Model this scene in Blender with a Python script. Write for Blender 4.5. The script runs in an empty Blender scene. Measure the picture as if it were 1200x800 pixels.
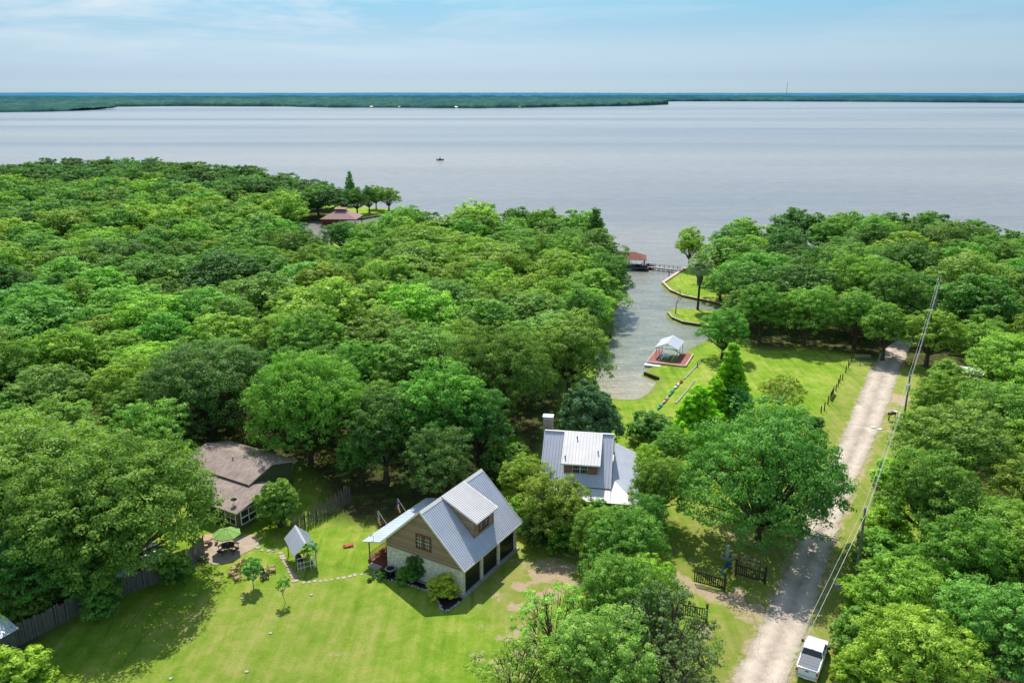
import bpy, math, random
import numpy as np
from mathutils import Vector, Matrix

random.seed(7)
scene = bpy.context.scene
COL = scene.collection
R = math.radians

# ------------------------------------------------------------------ survey helpers
# the photograph was surveyed with a pinhole model: camera 50 m above the lawn
F_PX = 960.0
PITCH = math.atan(292.0 / F_PX)
CAM_H = 50.0
_c, _s = math.cos(PITCH), math.sin(PITCH)

def g(px, py, z=0.0):
    x = (px - 600) / F_PX
    y = -(py - 400) / F_PX
    d = (x, _c + y * _s, -_s + y * _c)
    t = (z - CAM_H) / d[2]
    return (d[0] * t, d[1] * t)

def proj(X, Y, Z):
    zz = Z - CAM_H
    dep = Y * _c - zz * _s
    up = Y * _s + zz * _c
    return (600 + F_PX * X / dep, 400 - F_PX * up / dep, F_PX / dep)

# ------------------------------------------------------------------ materials
def new_mat(name):
    m = bpy.data.materials.new(name)
    m.use_nodes = True
    nt = m.node_tree
    for n in list(nt.nodes):
        nt.nodes.remove(n)
    out = nt.nodes.new('ShaderNodeOutputMaterial')
    return m, nt, out

def N(nt, typ, **kw):
    n = nt.nodes.new(typ)
    for k, v in kw.items():
        if k.startswith('i_'):
            n.inputs[k[2:].replace('_', ' ')].default_value = v
        elif k.startswith('n_'):
            n.inputs[int(k[2:])].default_value = v
        else:
            setattr(n, k, v)
    return n

def ramp(nt, stops, interp='LINEAR'):
    r = nt.nodes.new('ShaderNodeValToRGB')
    cr = r.color_ramp
    cr.interpolation = interp
    while len(cr.elements) < len(stops):
        cr.elements.new(0.5)
    for e, (p, c) in zip(cr.elements, stops):
        e.position = p
        e.color = (c[0], c[1], c[2], 1) if not isinstance(c, (int, float)) else (c, c, c, 1)
    return r

def mixc(nt, a, b, fac, blend='MIX'):
    m = nt.nodes.new('ShaderNodeMix')
    m.data_type = 'RGBA'
    m.blend_type = blend
    for sock, val in ((m.inputs[0], fac), (m.inputs[6], a), (m.inputs[7], b)):
        if isinstance(val, bpy.types.NodeSocket):
            nt.links.new(val, sock)
        elif isinstance(val, (int, float)):
            sock.default_value = val
        else:
            sock.default_value = (val[0], val[1], val[2], 1)
    return m.outputs[2]

def math_n(nt, op, a, b=None, c=None, clamp=False):
    m = nt.nodes.new('ShaderNodeMath')
    m.operation = op
    m.use_clamp = clamp
    for i, v in enumerate((a, b, c)):
        if v is None:
            continue
        if isinstance(v, bpy.types.NodeSocket):
            nt.links.new(v, m.inputs[i])
        else:
            m.inputs[i].default_value = v
    return m.outputs[0]

def noise(nt, vec, scale, detail=4, rough=0.55, dist=0.0):
    n = nt.nodes.new('ShaderNodeTexNoise')
    n.inputs['Scale'].default_value = scale
    n.inputs['Detail'].default_value = detail
    n.inputs['Roughness'].default_value = rough
    n.inputs['Distortion'].default_value = dist
    if vec is not None:
        nt.links.new(vec, n.inputs['Vector'])
    return n.outputs['Fac']

def simple(name, col, rough=0.7, var=0.25, scale=3.0, metal=0.0, bump=0.0, stretch=None, spec=0.4, dirt=0.0):
    """base colour broken up by two scales of noise"""
    m, nt, out = new_mat(name)
    tc = nt.nodes.new('ShaderNodeTexCoord')
    vec = tc.outputs['Object']
    if stretch:
        mp = nt.nodes.new('ShaderNodeMapping')
        mp.inputs['Scale'].default_value = stretch
        nt.links.new(vec, mp.inputs['Vector'])
        vec = mp.outputs['Vector']
    n1 = noise(nt, vec, scale, 5)
    n2 = noise(nt, vec, scale * 0.23, 3)
    f = math_n(nt, 'ADD', math_n(nt, 'MULTIPLY', n1, 0.6), math_n(nt, 'MULTIPLY', n2, 0.4))
    lo = [c * (1 - var) for c in col]
    hi = [min(1, c * (1 + var)) for c in col]
    rp = ramp(nt, [(0.3, lo), (0.7, hi)])
    nt.links.new(f, rp.inputs[0])
    colr = rp.outputs[0]
    if dirt > 0:
        dn = ramp(nt, [(0.45, 0.0), (0.75, dirt)])
        nt.links.new(noise(nt, vec, scale * 0.4, 6, 0.7), dn.inputs[0])
        colr = mixc(nt, colr, [c * 0.35 for c in col], dn.outputs[0])
    b = N(nt, 'ShaderNodeBsdfPrincipled', i_Roughness=rough, i_Metallic=metal)
    b.inputs['Specular IOR Level'].default_value = spec
    nt.links.new(colr, b.inputs['Base Color'])
    if bump > 0:
        bp = N(nt, 'ShaderNodeBump', i_Strength=bump, i_Distance=0.03)
        nt.links.new(n1, bp.inputs['Height'])
        nt.links.new(bp.outputs[0], b.inputs['Normal'])
    nt.links.new(b.outputs[0], out.inputs[0])
    return m

def leaf_mat(name, dark, mid, light, trans=0.35, use_inst=True):
    m, nt, out = new_mat(name)
    oi = nt.nodes.new('ShaderNodeObjectInfo')
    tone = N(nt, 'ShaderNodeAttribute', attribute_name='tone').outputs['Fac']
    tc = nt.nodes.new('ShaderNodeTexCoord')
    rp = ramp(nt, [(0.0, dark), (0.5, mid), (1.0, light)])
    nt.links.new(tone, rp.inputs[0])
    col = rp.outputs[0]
    tint = oi.outputs['Color']
    if use_inst:
        a1 = N(nt, 'ShaderNodeAttribute', attribute_type='INSTANCER', attribute_name='inst')
        a2 = N(nt, 'ShaderNodeAttribute', attribute_type='INSTANCER', attribute_name='tint')
        tint = mixc(nt, tint, a2.outputs['Color'], a1.outputs['Fac'])
    col = mixc(nt, col, tint, 1.0, 'MULTIPLY')
    hs = nt.nodes.new('ShaderNodeHueSaturation')
    nt.links.new(col, hs.inputs['Color'])
    nt.links.new(math_n(nt, 'ADD', 0.488, math_n(nt, 'MULTIPLY', oi.outputs['Random'], 0.026)), hs.inputs['Hue'])
    nt.links.new(math_n(nt, 'ADD', 0.80, math_n(nt, 'MULTIPLY', math_n(nt, 'FRACT', math_n(nt, 'MULTIPLY', oi.outputs['Random'], 7.31)), 0.40)), hs.inputs['Value'])
    col = hs.outputs[0]
    b = N(nt, 'ShaderNodeBsdfPrincipled', i_Roughness=0.55)
    b.inputs['Specular IOR Level'].default_value = 0.22
    nt.links.new(col, b.inputs['Base Color'])
    t = nt.nodes.new('ShaderNodeBsdfTranslucent')
    nt.links.new(mixc(nt, col, (1.0, 1.15, 0.35), 1.0, 'MULTIPLY'), t.inputs['Color'])
    mx = nt.nodes.new('ShaderNodeMixShader')
    mx.inputs[0].default_value = trans
    nt.links.new(b.outputs[0], mx.inputs[1])
    nt.links.new(t.outputs[0], mx.inputs[2])
    nt.links.new(mx.outputs[0], out.inputs[0])
    return m

M = {}
M['leaf'] = leaf_mat('leaf_oak', (0.118, 0.240, 0.044), (0.262, 0.460, 0.074), (0.52, 0.71, 0.160), .42)
M['leaf_cypress'] = leaf_mat('leaf_cypress', (0.15, 0.36, 0.03), (0.29, 0.60, 0.045), (0.45, 0.80, 0.07), 0.58, False)
M['leaf_grey'] = leaf_mat('leaf_willow', (0.11, 0.19, 0.07), (0.20, 0.31, 0.12), (0.32, 0.43, 0.19), 0.35, False)
M['bark'] = simple('bark', (0.10, 0.075, 0.055), 0.9, 0.45, 6, bump=0.6, stretch=(4, 4, .6))
M['bark_pale'] = simple('bark_pale', (0.30, 0.27, 0.23), 0.9, 0.35, 6, bump=0.5, stretch=(4, 4, .6))
M['metal_roof'] = simple('galvanised_roof', (0.57, 0.59, 0.63), 0.42, 0.10, 0.8, metal=0.15, dirt=0.12)
M['metal_roof_white'] = simple('weathered_white_roof', (0.66, 0.64, 0.61), 0.5, 0.08, 0.8, metal=0.1, dirt=0.15)
M['metal_blue'] = simple('blue_grey_sheet_metal', (0.60, 0.68, 0.74), 0.42, 0.12, 0.6, metal=0.2, dirt=0.1)
M['trim'] = simple('pale_metal_trim', (0.74, 0.71, 0.64), 0.5, 0.08, 1.5)
M['white'] = simple('white_paint', (0.78, 0.78, 0.76), 0.45, 0.05, 2)
M['cream'] = simple('cream_paint', (0.62, 0.58, 0.46), 0.6, 0.08, 2)
M['redbrown'] = simple('red_brown_paint', (0.20, 0.055, 0.04), 0.6, 0.15, 3)
M['redwood'] = simple('red_stained_wood', (0.42, 0.10, 0.04), 0.7, 0.25, 6, stretch=(1, 8, 1))
M['red_deck'] = simple('red_painted_decking', (0.30, 0.095, 0.075), 0.75, 0.18, 1.2)
M['pink_edge'] = simple('faded_pink_coping', (0.58, 0.43, 0.33), 0.8, 0.12, 2)
M['black'] = simple('black_paint', (0.012, 0.013, 0.014), 0.5, 0.2, 4)
M['dark_green'] = simple('dark_green_door_screen', (0.008, 0.014, 0.012), 0.35, 0.25, 1.5)
M['darkwood'] = simple('weathered_dark_wood', (0.055, 0.045, 0.036), 0.9, 0.4, 7, bump=.4, stretch=(3, 3, .5))
M['greywood'] = simple('weathered_grey_wood', (0.17, 0.155, 0.13), 0.9, 0.45, 5, bump=.4, stretch=(3, 3, .4))
M['palewood'] = simple('pale_weathered_wood', (0.42, 0.37, 0.30), 0.9, 0.25, 6)
M['concrete'] = simple('tan_patio_concrete', (0.42, 0.33, 0.24), 0.9, 0.22, 1.4, bump=.2)
M['concrete_grey'] = simple('grey_concrete', (0.38, 0.36, 0.33), 0.9, 0.2, 1.6, bump=.2)
M['stone_tan'] = simple('tan_flagstone', (0.45, 0.36, 0.26), 0.9, 0.3, 4, bump=.3)
M['stone_pale'] = simple('pale_limestone', (0.44, 0.41, 0.34), 0.9, 0.2, 4, bump=.3)
M['mulch'] = simple('dark_mulch', (0.022, 0.017, 0.015), 0.95, 0.5, 18, bump=.6)
M['plastic_blue'] = simple('blue_plastic', (0.02, 0.22, 0.33), 0.4, 0.15, 3)
M['grey_metal'] = simple('grey_metal', (0.42, 0.44, 0.46), 0.45, 0.1, 3, metal=.4)
M['green_wall'] = simple('olive_siding', (0.10, 0.115, 0.045), 0.8, 0.15, 2)
M['umbrella'] = simple('lime_green_canvas', (0.24, 0.42, 0.09), 0.8, 0.07, 2)
M['umbrella_pink'] = simple('faded_tan_canvas', (0.45, 0.30, 0.20), 0.8, 0.1, 2)
M['tan_wood'] = simple('tan_patio_wood', (0.46, 0.30, 0.17), 0.75, 0.2, 5)
M['red_roof'] = simple('faded_red_shingles', (0.36, 0.22, 0.20), 0.9, 0.15, 2, bump=.3)
M['brown_roof_red'] = simple('red_brown_shingles', (0.22, 0.085, 0.06), 0.9, 0.18, 2, bump=.3)
M['rust'] = simple('rusted_sheet_piling', (0.06, 0.035, 0.022), 0.9, 0.5, 3)
M['truck_white'] = simple('white_car_paint', (0.80, 0.81, 0.82), 0.22, 0.02, 1, spec=.6)
M['rubber'] = simple('black_rubber', (0.02, 0.02, 0.02), 0.8, 0.2, 8)
M['tonneau'] = simple('grey_vinyl_cover', (0.17, 0.18, 0.20), 0.55, 0.06, 1.5)
M['tail_red'] = simple('red_lamp_lens', (0.55, 0.02, 0.02), 0.2, 0.05, 3)
M['chrome'] = simple('brushed_chrome', (0.6, 0.6, 0.6), 0.2, 0.05, 3, metal=.9)
M['teal'] = simple('teal_plastic', (0.02, 0.42, 0.40), 0.4, .1, 3)
M['kayak_green'] = simple('green_plastic', (0.03, 0.35, 0.12), 0.4, .1, 3)
M['kayak_pink'] = simple('faded_pink_plastic', (0.62, 0.33, 0.28), 0.45, .15, 3)
M['kayak_white'] = simple('chalky_white_plastic', (0.72, 0.70, 0.66), 0.45, .1, 3)
M['kayak_red'] = simple('red_orange_plastic', (0.62, 0.10, 0.04), 0.45, .1, 3)
M['flower'] = simple('pale_blossom', (0.5, 0.55, 0.45), 0.8, .2, 5)

def glass_mat():
    m, nt, out = new_mat('window_glass')
    b = N(nt, 'ShaderNodeBsdfPrincipled', i_Roughness=0.06)
    b.inputs['Base Color'].default_value = (0.02, 0.025, 0.03, 1)
    b.inputs['Specular IOR Level'].default_value = 0.8
    nt.links.new(b.outputs[0], out.inputs[0])
    return m
M['glass'] = glass_mat()

def siding_mat(name, col, pitch, axis='Z', var=.3):
    """horizontal lap boards: saw-tooth bump and a tone per board"""
    m, nt, out = new_mat(name)
    tc = nt.nodes.new('ShaderNodeTexCoord')
    sp = nt.nodes.new('ShaderNodeSeparateXYZ')
    nt.links.new(tc.outputs['Object'], sp.inputs[0])
    q = math_n(nt, 'DIVIDE', sp.outputs[axis], pitch)
    fr = math_n(nt, 'FRACT', q)
    fl = math_n(nt, 'FLOOR', q)
    wn = nt.nodes.new('ShaderNodeTexWhiteNoise')
    wn.noise_dimensions = '1D'
    nt.links.new(fl, wn.inputs['W'])
    mp = nt.nodes.new('ShaderNodeMapping')
    mp.inputs['Scale'].default_value = (1, 1, 12) if axis == 'Z' else (12, 1, 1)
    nt.links.new(tc.outputs['Object'], mp.inputs['Vector'])
    n1 = noise(nt, mp.outputs[0], 2.2, 5)
    f = math_n(nt, 'ADD', math_n(nt, 'MULTIPLY', wn.outputs['Value'], 0.45), math_n(nt, 'MULTIPLY', n1, 0.6))
    rp = ramp(nt, [(0.15, [c * (1 - var) for c in col]), (0.9, [c * (1 + var) for c in col])])
    nt.links.new(f, rp.inputs[0])
    edge = ramp(nt, [(0.0, 0.35), (0.10, 1.0), (1.0, 1.0)])
    nt.links.new(fr, edge.inputs[0])
    c2 = mixc(nt, rp.outputs[0], edge.outputs[0], 1.0, 'MULTIPLY')
    b = N(nt, 'ShaderNodeBsdfPrincipled', i_Roughness=0.85)
    nt.links.new(c2, b.inputs['Base Color'])
    bp = N(nt, 'ShaderNodeBump', i_Strength=0.6, i_Distance=0.02)
    nt.links.new(fr, bp.inputs['Height'])
    nt.links.new(bp.outputs[0], b.inputs['Normal'])
    nt.links.new(b.outputs[0], out.inputs[0])
    return m
M['siding'] = siding_mat('brown_lap_siding', (0.36, 0.245, 0.165), 0.17, var=.4)
M['siding_red'] = siding_mat('red_brown_lap_siding', (0.32, 0.16, 0.10), 0.17, var=.4)

def stone_mat(name, col, mortar, scale):
    m, nt, out = new_mat(name)
    tc = nt.nodes.new('ShaderNodeTexCoord')
    mp = nt.nodes.new('ShaderNodeMapping')
    mp.inputs['Scale'].default_value = (1, 1, 1.9)
    nt.links.new(tc.outputs['Object'], mp.inputs['Vector'])
    v = nt.nodes.new('ShaderNodeTexVoronoi')
    v.inputs['Scale'].default_value = scale
    nt.links.new(mp.outputs[0], v.inputs['Vector'])
    v2 = nt.nodes.new('ShaderNodeTexVoronoi')
    v2.feature = 'DISTANCE_TO_EDGE'
    v2.inputs['Scale'].default_value = scale
    nt.links.new(mp.outputs[0], v2.inputs['Vector'])
    bw = nt.nodes.new('ShaderNodeRGBToBW')
    nt.links.new(v.outputs['Color'], bw.inputs[0])
    rp = ramp(nt, [(0.1, [c * .72 for c in col]), (0.9, [min(1, c * 1.25) for c in col])])
    nt.links.new(bw.outputs[0], rp.inputs[0])
    er = ramp(nt, [(0.0, 0), (0.09, 1)])
    nt.links.new(v2.outputs['Distance'], er.inputs[0])
    c2 = mixc(nt, mortar, rp.outputs[0], er.outputs[0])
    b = N(nt, 'ShaderNodeBsdfPrincipled', i_Roughness=0.9)
    nt.links.new(c2, b.inputs['Base Color'])
    bp = N(nt, 'ShaderNodeBump', i_Strength=0.5, i_Distance=0.03)
    nt.links.new(er.outputs[0], bp.inputs['Height'])
    nt.links.new(bp.outputs[0], b.inputs['Normal'])
    nt.links.new(b.outputs[0], out.inputs[0])
    return m
M['stone'] = stone_mat('cream_limestone', (0.80, 0.75, 0.60), (0.45, 0.41, 0.32), 4.2)
M['stone_brown'] = stone_mat('tan_fieldstone', (0.40, 0.31, 0.21), (0.25, 0.2, 0.15), 4)

def shingle_mat(name, col):
    m, nt, out = new_mat(name)
    tc = nt.nodes.new('ShaderNodeTexCoord')
    br = nt.nodes.new('ShaderNodeTexBrick')
    br.inputs['Scale'].default_value = 1.0
    br.inputs['Brick Width'].default_value = 0.45
    br.inputs['Row Height'].default_value = 0.18
    br.inputs['Mortar Size'].default_value = 0.012
    br.inputs['Color1'].default_value = (*[c * .80 for c in col], 1)
    br.inputs['Color2'].default_value = (*[c * 1.18 for c in col], 1)
    br.inputs['Mortar'].default_value = (*[c * .5 for c in col], 1)
    nt.links.new(tc.outputs['UV'], br.inputs['Vector'])
    nt.links.new(tc.outputs['Object'], br.inputs['Vector'])
    big = ramp(nt, [(0.35, 0.8), (0.7, 1.12)])
    nt.links.new(noise(nt, tc.outputs['Object'], 0.5, 6, .65), big.inputs[0])
    c2 = mixc(nt, br.outputs['Color'], big.outputs[0], 1.0, 'MULTIPLY')
    b = N(nt, 'ShaderNodeBsdfPrincipled', i_Roughness=0.95)
    nt.links.new(c2, b.inputs['Base Color'])
    nt.links.new(b.outputs[0], out.inputs[0])
    return m
M['shingle'] = shingle_mat('tan_grey_shingles', (0.36, 0.285, 0.235))

def rib_mat(): pass

# ------------------------------------------------------------------ mesh helpers
class MB:
    def __init__(s):
        s.v = []; s.f = []
    def add(s, vs, fs):
        o = len(s.v)
        s.v += [tuple(p) for p in vs]
        s.f += [tuple(i + o for i in f) for f in fs]
    def box(s, c, d, rz=0.0, rx=0.0, ry=0.0):
        hx, hy, hz = d[0] / 2, d[1] / 2, d[2] / 2
        vs = [Vector((x, y, z)) for x in (-hx, hx) for y in (-hy, hy) for z in (-hz, hz)]
        if rz or rx or ry:
            m = Matrix.Rotation(rz, 3, 'Z') @ Matrix.Rotation(ry, 3, 'Y') @ Matrix.Rotation(rx, 3, 'X')
            vs = [m @ v for v in vs]
        vs = [(v[0] + c[0], v[1] + c[1], v[2] + c[2]) for v in vs]
        s.add(vs, [(0, 1, 3, 2), (4, 6, 7, 5), (0, 4, 5, 1), (2, 3, 7, 6), (0, 2, 6, 4), (1, 5, 7, 3)])
        return s
    def bar(s, a, b, w, h=None):
        """rectangular bar from a to b"""
        h = h or w
        a = Vector(a); b = Vector(b)
        d = (b - a).normalized()
        up = Vector((0, 0, 1)) if abs(d.z) < .95 else Vector((1, 0, 0))
        x = d.cross(up).normalized() * (w / 2)
        y = x.cross(d).normalized() * (h / 2)
        vs = [a - x - y, a + x - y, a + x + y, a - x + y, b - x - y, b + x - y, b + x + y, b - x + y]
        s.add(vs, [(3, 2, 1, 0), (4, 5, 6, 7), (0, 1, 5, 4), (1, 2, 6, 5), (2, 3, 7, 6), (3, 0, 4, 7)])
        return s
    def tube(s, pts, rad, n=8, cap=True):
        pts = [Vector(p) for p in pts]
        if isinstance(rad, (int, float)):
            rad = [rad] * len(pts)
        vs = []; fs = []
        ref = Vector((0.13, 0.95, 0.27))
        for i, p in enumerate(pts):
            d = (pts[min(i + 1, len(pts) - 1)] - pts[max(i - 1, 0)]).normalized()
            x = d.cross(ref)
            if x.length < .1:
                x = d.cross(Vector((1, 0, 0)))
            x.normalize()
            y = d.cross(x).normalized()
            for k in range(n):
                a = 2 * math.pi * k / n
                vs.append(p + (x * math.cos(a) + y * math.sin(a)) * rad[i])
        for i in range(len(pts) - 1):
            for k in range(n):
                a = i * n + k; b = i * n + (k + 1) % n
                fs.append((a, b, b + n, a + n))
        if cap:
            fs.append(tuple(range(n - 1, -1, -1)))
            fs.append(tuple(range((len(pts) - 1) * n, len(pts) * n)))
        s.add(vs, fs)
        return s
    def lathe(s, prof, c=(0, 0, 0), n=16):
        vs = []; fs = []
        for r, z in prof:
            for k in range(n):
                a = 2 * math.pi * k / n
                vs.append((c[0] + r * math.cos(a), c[1] + r * math.sin(a), c[2] + z))
        for i in range(len(prof) - 1):
            for k in range(n):
                a = i * n + k; b = i * n + (k + 1) % n
                fs.append((a, b, b + n, a + n))
        fs.append(tuple(range(n - 1, -1, -1)))
        fs.append(tuple(range((len(prof) - 1) * n, len(prof) * n)))
        s.add(vs, fs)
        return s
    def prism(s, poly, z0, z1):
        """poly: ccw xy list extruded in z"""
        n = len(poly)
        vs = [(x, y, z0) for x, y in poly] + [(x, y, z1) for x, y in poly]
        fs = [tuple(range(n - 1, -1, -1)), tuple(range(n, 2 * n))]
        fs += [(i, (i + 1) % n, (i + 1) % n + n, i + n) for i in range(n)]
        s.add(vs, fs)
        return s
    def prism_x(s, poly, x0, x1):
        """poly in (y,z), extruded along x"""
        n = len(poly)
        vs = [(x0, y, z) for y, z in poly] + [(x1, y, z) for y, z in poly]
        fs = [tuple(range(n - 1, -1, -1)), tuple(range(n, 2 * n))]
        fs += [(i, (i + 1) % n, (i + 1) % n + n, i + n) for i in range(n)]
        s.add(vs, fs)
        return s
    def prism_y(s, poly, y0, y1):
        n = len(poly)
        vs = [(x, y0, z) for x, z in poly] + [(x, y1, z) for x, z in poly]
        fs = [tuple(range(n)), tuple(range(2 * n - 1, n - 1, -1))]
        fs += [(i, i + n, (i + 1) % n + n, (i + 1) % n) for i in range(n)]
        s.add(vs, fs)
        return s
    def slab(s, p, th):
        """four corners (ccw from outside), thickness inward"""
        p = [Vector(q) for q in p]
        nrm = (p[1] - p[0]).cross(p[-1] - p[0]).normalized() * th
        n = len(p)
        vs = p + [q - nrm for q in p]
        fs = [tuple(range(n)), tuple(range(2 * n - 1, n - 1, -1))]
        fs += [(i, i + n, (i + 1) % n + n, (i + 1) % n) for i in range(n)]
        s.add(vs, fs)
        return s
    def ribbed(s, p0, p1, p2, p3, pitch=0.3, rib=0.05, hgt=0.04, th=0.03):
        """ribbed sheet: p0-p1 lower edge, p3-p2 upper edge, ribs run up the slope"""
        p0, p1, p2, p3 = [Vector(q) for q in (p0, p1, p2, p3)]
        nrm = (p1 - p0).cross(p3 - p0).normalized()
        L = (p1 - p0).length
        n = max(1, int(round(L / pitch)))
        ts = []
        for i in range(n):
            a = i / n
            w = rib / L
            ts += [(a, 0), (a + .15 * w, hgt), (a + w, hgt), (a + 1.15 * w, 0)]
        ts.append((1, 0))
        vs = []
        for t, h in ts:
            vs.append(p0.lerp(p1, t) + nrm * h)
            vs.append(p3.lerp(p2, t) + nrm * h)
        fs = [(2 * i, 2 * i + 2, 2 * i + 3, 2 * i + 1) for i in range(len(ts) - 1)]
        s.add(vs, fs)
        q = [p - nrm * 0.002 for p in (p0, p1, p2, p3)]
        s.slab(q, th)
        return s
    def ellipsoid(s, c, r, n=10, m=6):
        prof = []
        vs = []; fs = []
        for i in range(m + 1):
            th = math.pi * i / m
            for k in range(n):
                a = 2 * math.pi * k / n
                vs.append((c[0] + r[0] * math.sin(th) * math.cos(a), c[1] + r[1] * math.sin(th) * math.sin(a), c[2] + r[2] * math.cos(th)))
        for i in range(m):
            for k in range(n):
                a = i * n + k; b = i * n + (k + 1) % n
                fs.append((a, a + n, b + n, b))
        s.add(vs, fs)
        return s
    def build(s, name, mat, parent=None, loc=None, rz=None, bevel=0, smooth=False):
        me = bpy.data.meshes.new(name)
        me.from_pydata(s.v, [], s.f)
        me.update()
        if smooth:
            for p in me.polygons:
                p.use_smooth = True
        me.materials.append(mat)
        o = bpy.data.objects.new(name, me)
        COL.objects.link(o)
        if parent:
            o.parent = parent
        if loc:
            o.location = loc
        if rz is not None:
            o.rotation_euler.z = rz
        if bevel:
            b = o.modifiers.new('bevel', 'BEVEL')
            b.width = bevel
            b.segments = 2
            b.limit_method = 'ANGLE'
        return o

def tag(o, label=None, cat=None, group=None, kind=None):
    if label: o['label'] = label
    if cat: o['category'] = cat
    if group: o['group'] = group
    if kind: o['kind'] = kind
    return o

def thing(name, label, cat, loc=(0, 0, 0), rz=0.0, group=None):
    o = bpy.data.objects.new(name, None)
    o.empty_display_size = .3
    COL.objects.link(o)
    o.location = loc if len(loc) == 3 else (loc[0], loc[1], 0)
    o.rotation_euler.z = rz
    return tag(o, label, cat, group)

def copy_tree(o, parent=None):
    c = o.copy()
    COL.objects.link(c)
    c.parent = parent
    for ch in list(o.children):
        copy_tree(ch, c)
    return c

def np_mesh(name, verts, faces_flat, nper, mat, attrs=None):
    """fast mesh: faces with a constant number of corners"""
    me = bpy.data.meshes.new(name)
    nv = len(verts); nf = len(faces_flat) // nper
    me.vertices.add(nv)
    me.vertices.foreach_set('co', np.asarray(verts, dtype=np.float32).ravel())
    me.loops.add(nf * nper)
    me.loops.foreach_set('vertex_index', np.asarray(faces_flat, dtype=np.int32))
    me.polygons.add(nf)
    me.polygons.foreach_set('loop_start', np.arange(0, nf * nper, nper, dtype=np.int32))
    me.update(calc_edges=True)
    if attrs:
        for k, (dom, arr) in attrs.items():
            a = me.attributes.new(k, 'FLOAT', dom)
            a.data.foreach_set('value', np.asarray(arr, dtype=np.float32))
    me.materials.append(mat)
    me.validate()
    return me

M['wire'] = simple('weathered_cable', (0.50, 0.51, 0.48), .5, .1, 1)

# ------------------------------------------------------------------ land and lake
shore_px = [(470, 248), (455, 251), (425, 256), (365, 257), (345, 262), (350, 276), (400, 286), (455, 284), (480, 280),
            (560, 283), (640, 283), (700, 286), (722, 298), (729, 320), (722, 350), (714, 370), (716, 390), (706, 404),
            (692, 412), (694, 440), (703, 462), (712, 465), (740, 467), (753, 465), (765, 457), (774, 446), (771, 442),
            (756, 437), (768, 426), (773, 420), (790, 414), (806, 412), (815, 405), (830, 397), (850, 391), (852, 386),
            (826, 381), (800, 377), (788, 372), (783, 366), (788, 360), (815, 361), (835, 363), (852, 364), (852, 358),
            (828, 352), (800, 346), (786, 340), (777, 331), (786, 325), (795, 319), (803, 314), (815, 308), (850, 301),
            (900, 294), (960, 289), (1050, 285), (1150, 291), (1250, 300), (1400, 312)]
LAND = [(-450, 20), (-450, 505), (-200, 500), (-165, 478), (-128, 432), (-85, 388), (-52, 368)] + [g(*p) for p in shore_px] + [(450, 215), (450, 20)]
LANDA = np.array(LAND)

def sdf(poly, X, Y):
    """signed distance, positive inside"""
    P = np.asarray(poly, dtype=float)
    Q = np.roll(P, -1, axis=0)
    d2 = np.full(X.shape, 1e18)
    inside = np.zeros(X.shape, dtype=bool)
    for (ax, ay), (bx, by) in zip(P, Q):
        ex, ey = bx - ax, by - ay
        wx, wy = X - ax, Y - ay
        t = np.clip((wx * ex + wy * ey) / (ex * ex + ey * ey + 1e-9), 0, 1)
        dx, dy = wx - ex * t, wy - ey * t
        d2 = np.minimum(d2, dx * dx + dy * dy)
        cnd = ((ay > Y) != (by > Y))
        with np.errstate(divide='ignore', invalid='ignore'):
            xi = ax + (Y - ay) * ex / (by - ay if by != ay else 1e-9)
        inside ^= cnd & (X < xi)
    d = np.sqrt(d2)
    return np.where(inside, d, -d)

def dist_line(pts, X, Y):
    d2 = np.full(X.shape, 1e18)
    for (ax, ay), (bx, by) in zip(pts[:-1], pts[1:]):
        ex, ey = bx - ax, by - ay
        wx, wy = X - ax, Y - ay
        t = np.clip((wx * ex + wy * ey) / (ex * ex + ey * ey + 1e-9), 0, 1)
        dx, dy = wx - ex * t, wy - ey * t
        d2 = np.minimum(d2, dx * dx + dy * dy)
    return np.sqrt(d2)

def sst(a, b, x):
    t = np.clip((x - a) / (b - a), 0, 1)
    return t * t * (3 - 2 * t)

# woodland outlines (surveyed at crown height, 8 m)
WOOD_A = [g(*p, 8) for p in [(-190, 205), (0, 200), (60, 196), (180, 194), (300, 207), (380, 222), (425, 236),
          (400, 246), (345, 250), (330, 262), (345, 280), (400, 290), (470, 262), (560, 257), (640, 255), (690, 268), (706, 290),
          (706, 335), (690, 375), (668, 400), (672, 430), (655, 465), (625, 490), (600, 510), (575, 525), (520, 535), (480, 552),
          (410, 548), (375, 545), (350, 500), (310, 480), (240, 492), (205, 500), (170, 545), (90, 640), (20, 690), (-120, 740), (-350, 700)]]
WOOD_B = [g(*p, 8) for p in [(845, 275), (900, 266), (1000, 258), (1050, 260), (1150, 270), (1200, 276), (1380, 290), (1600, 500), (1600, 800),
          (1200, 860), (1050, 800), (1035, 740), (1062, 660), (1078, 600), (1098, 530), (1118, 470), (1112, 425), (1090, 385), (1040, 378),
          (1000, 372), (950, 365), (900, 368), (862, 360), (850, 340), (842, 300)]]

ROAD_L = [(848, 820), (856, 805), (875, 762), (902, 710), (922, 665), (940, 620), (960, 570), (978, 533), (996, 492), (1010, 455), (1018, 437), (1032, 415), (1038, 400)]
ROAD_R = [(915, 820), (921, 805), (936, 762), (955, 710), (967, 665), (982, 620), (1001, 570), (1017, 533), (1034, 492), (1048, 455), (1053, 437), (1063, 415), (1070, 400)]
road_c = [((g(*a)[0] + g(*b)[0]) / 2, (g(*a)[1] + g(*b)[1]) / 2) for a, b in zip(ROAD_L, ROAD_R)]
drive_c = [g(*p) for p in [(790, 672), (815, 690), (850, 700), (880, 716), (905, 728)]]

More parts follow.
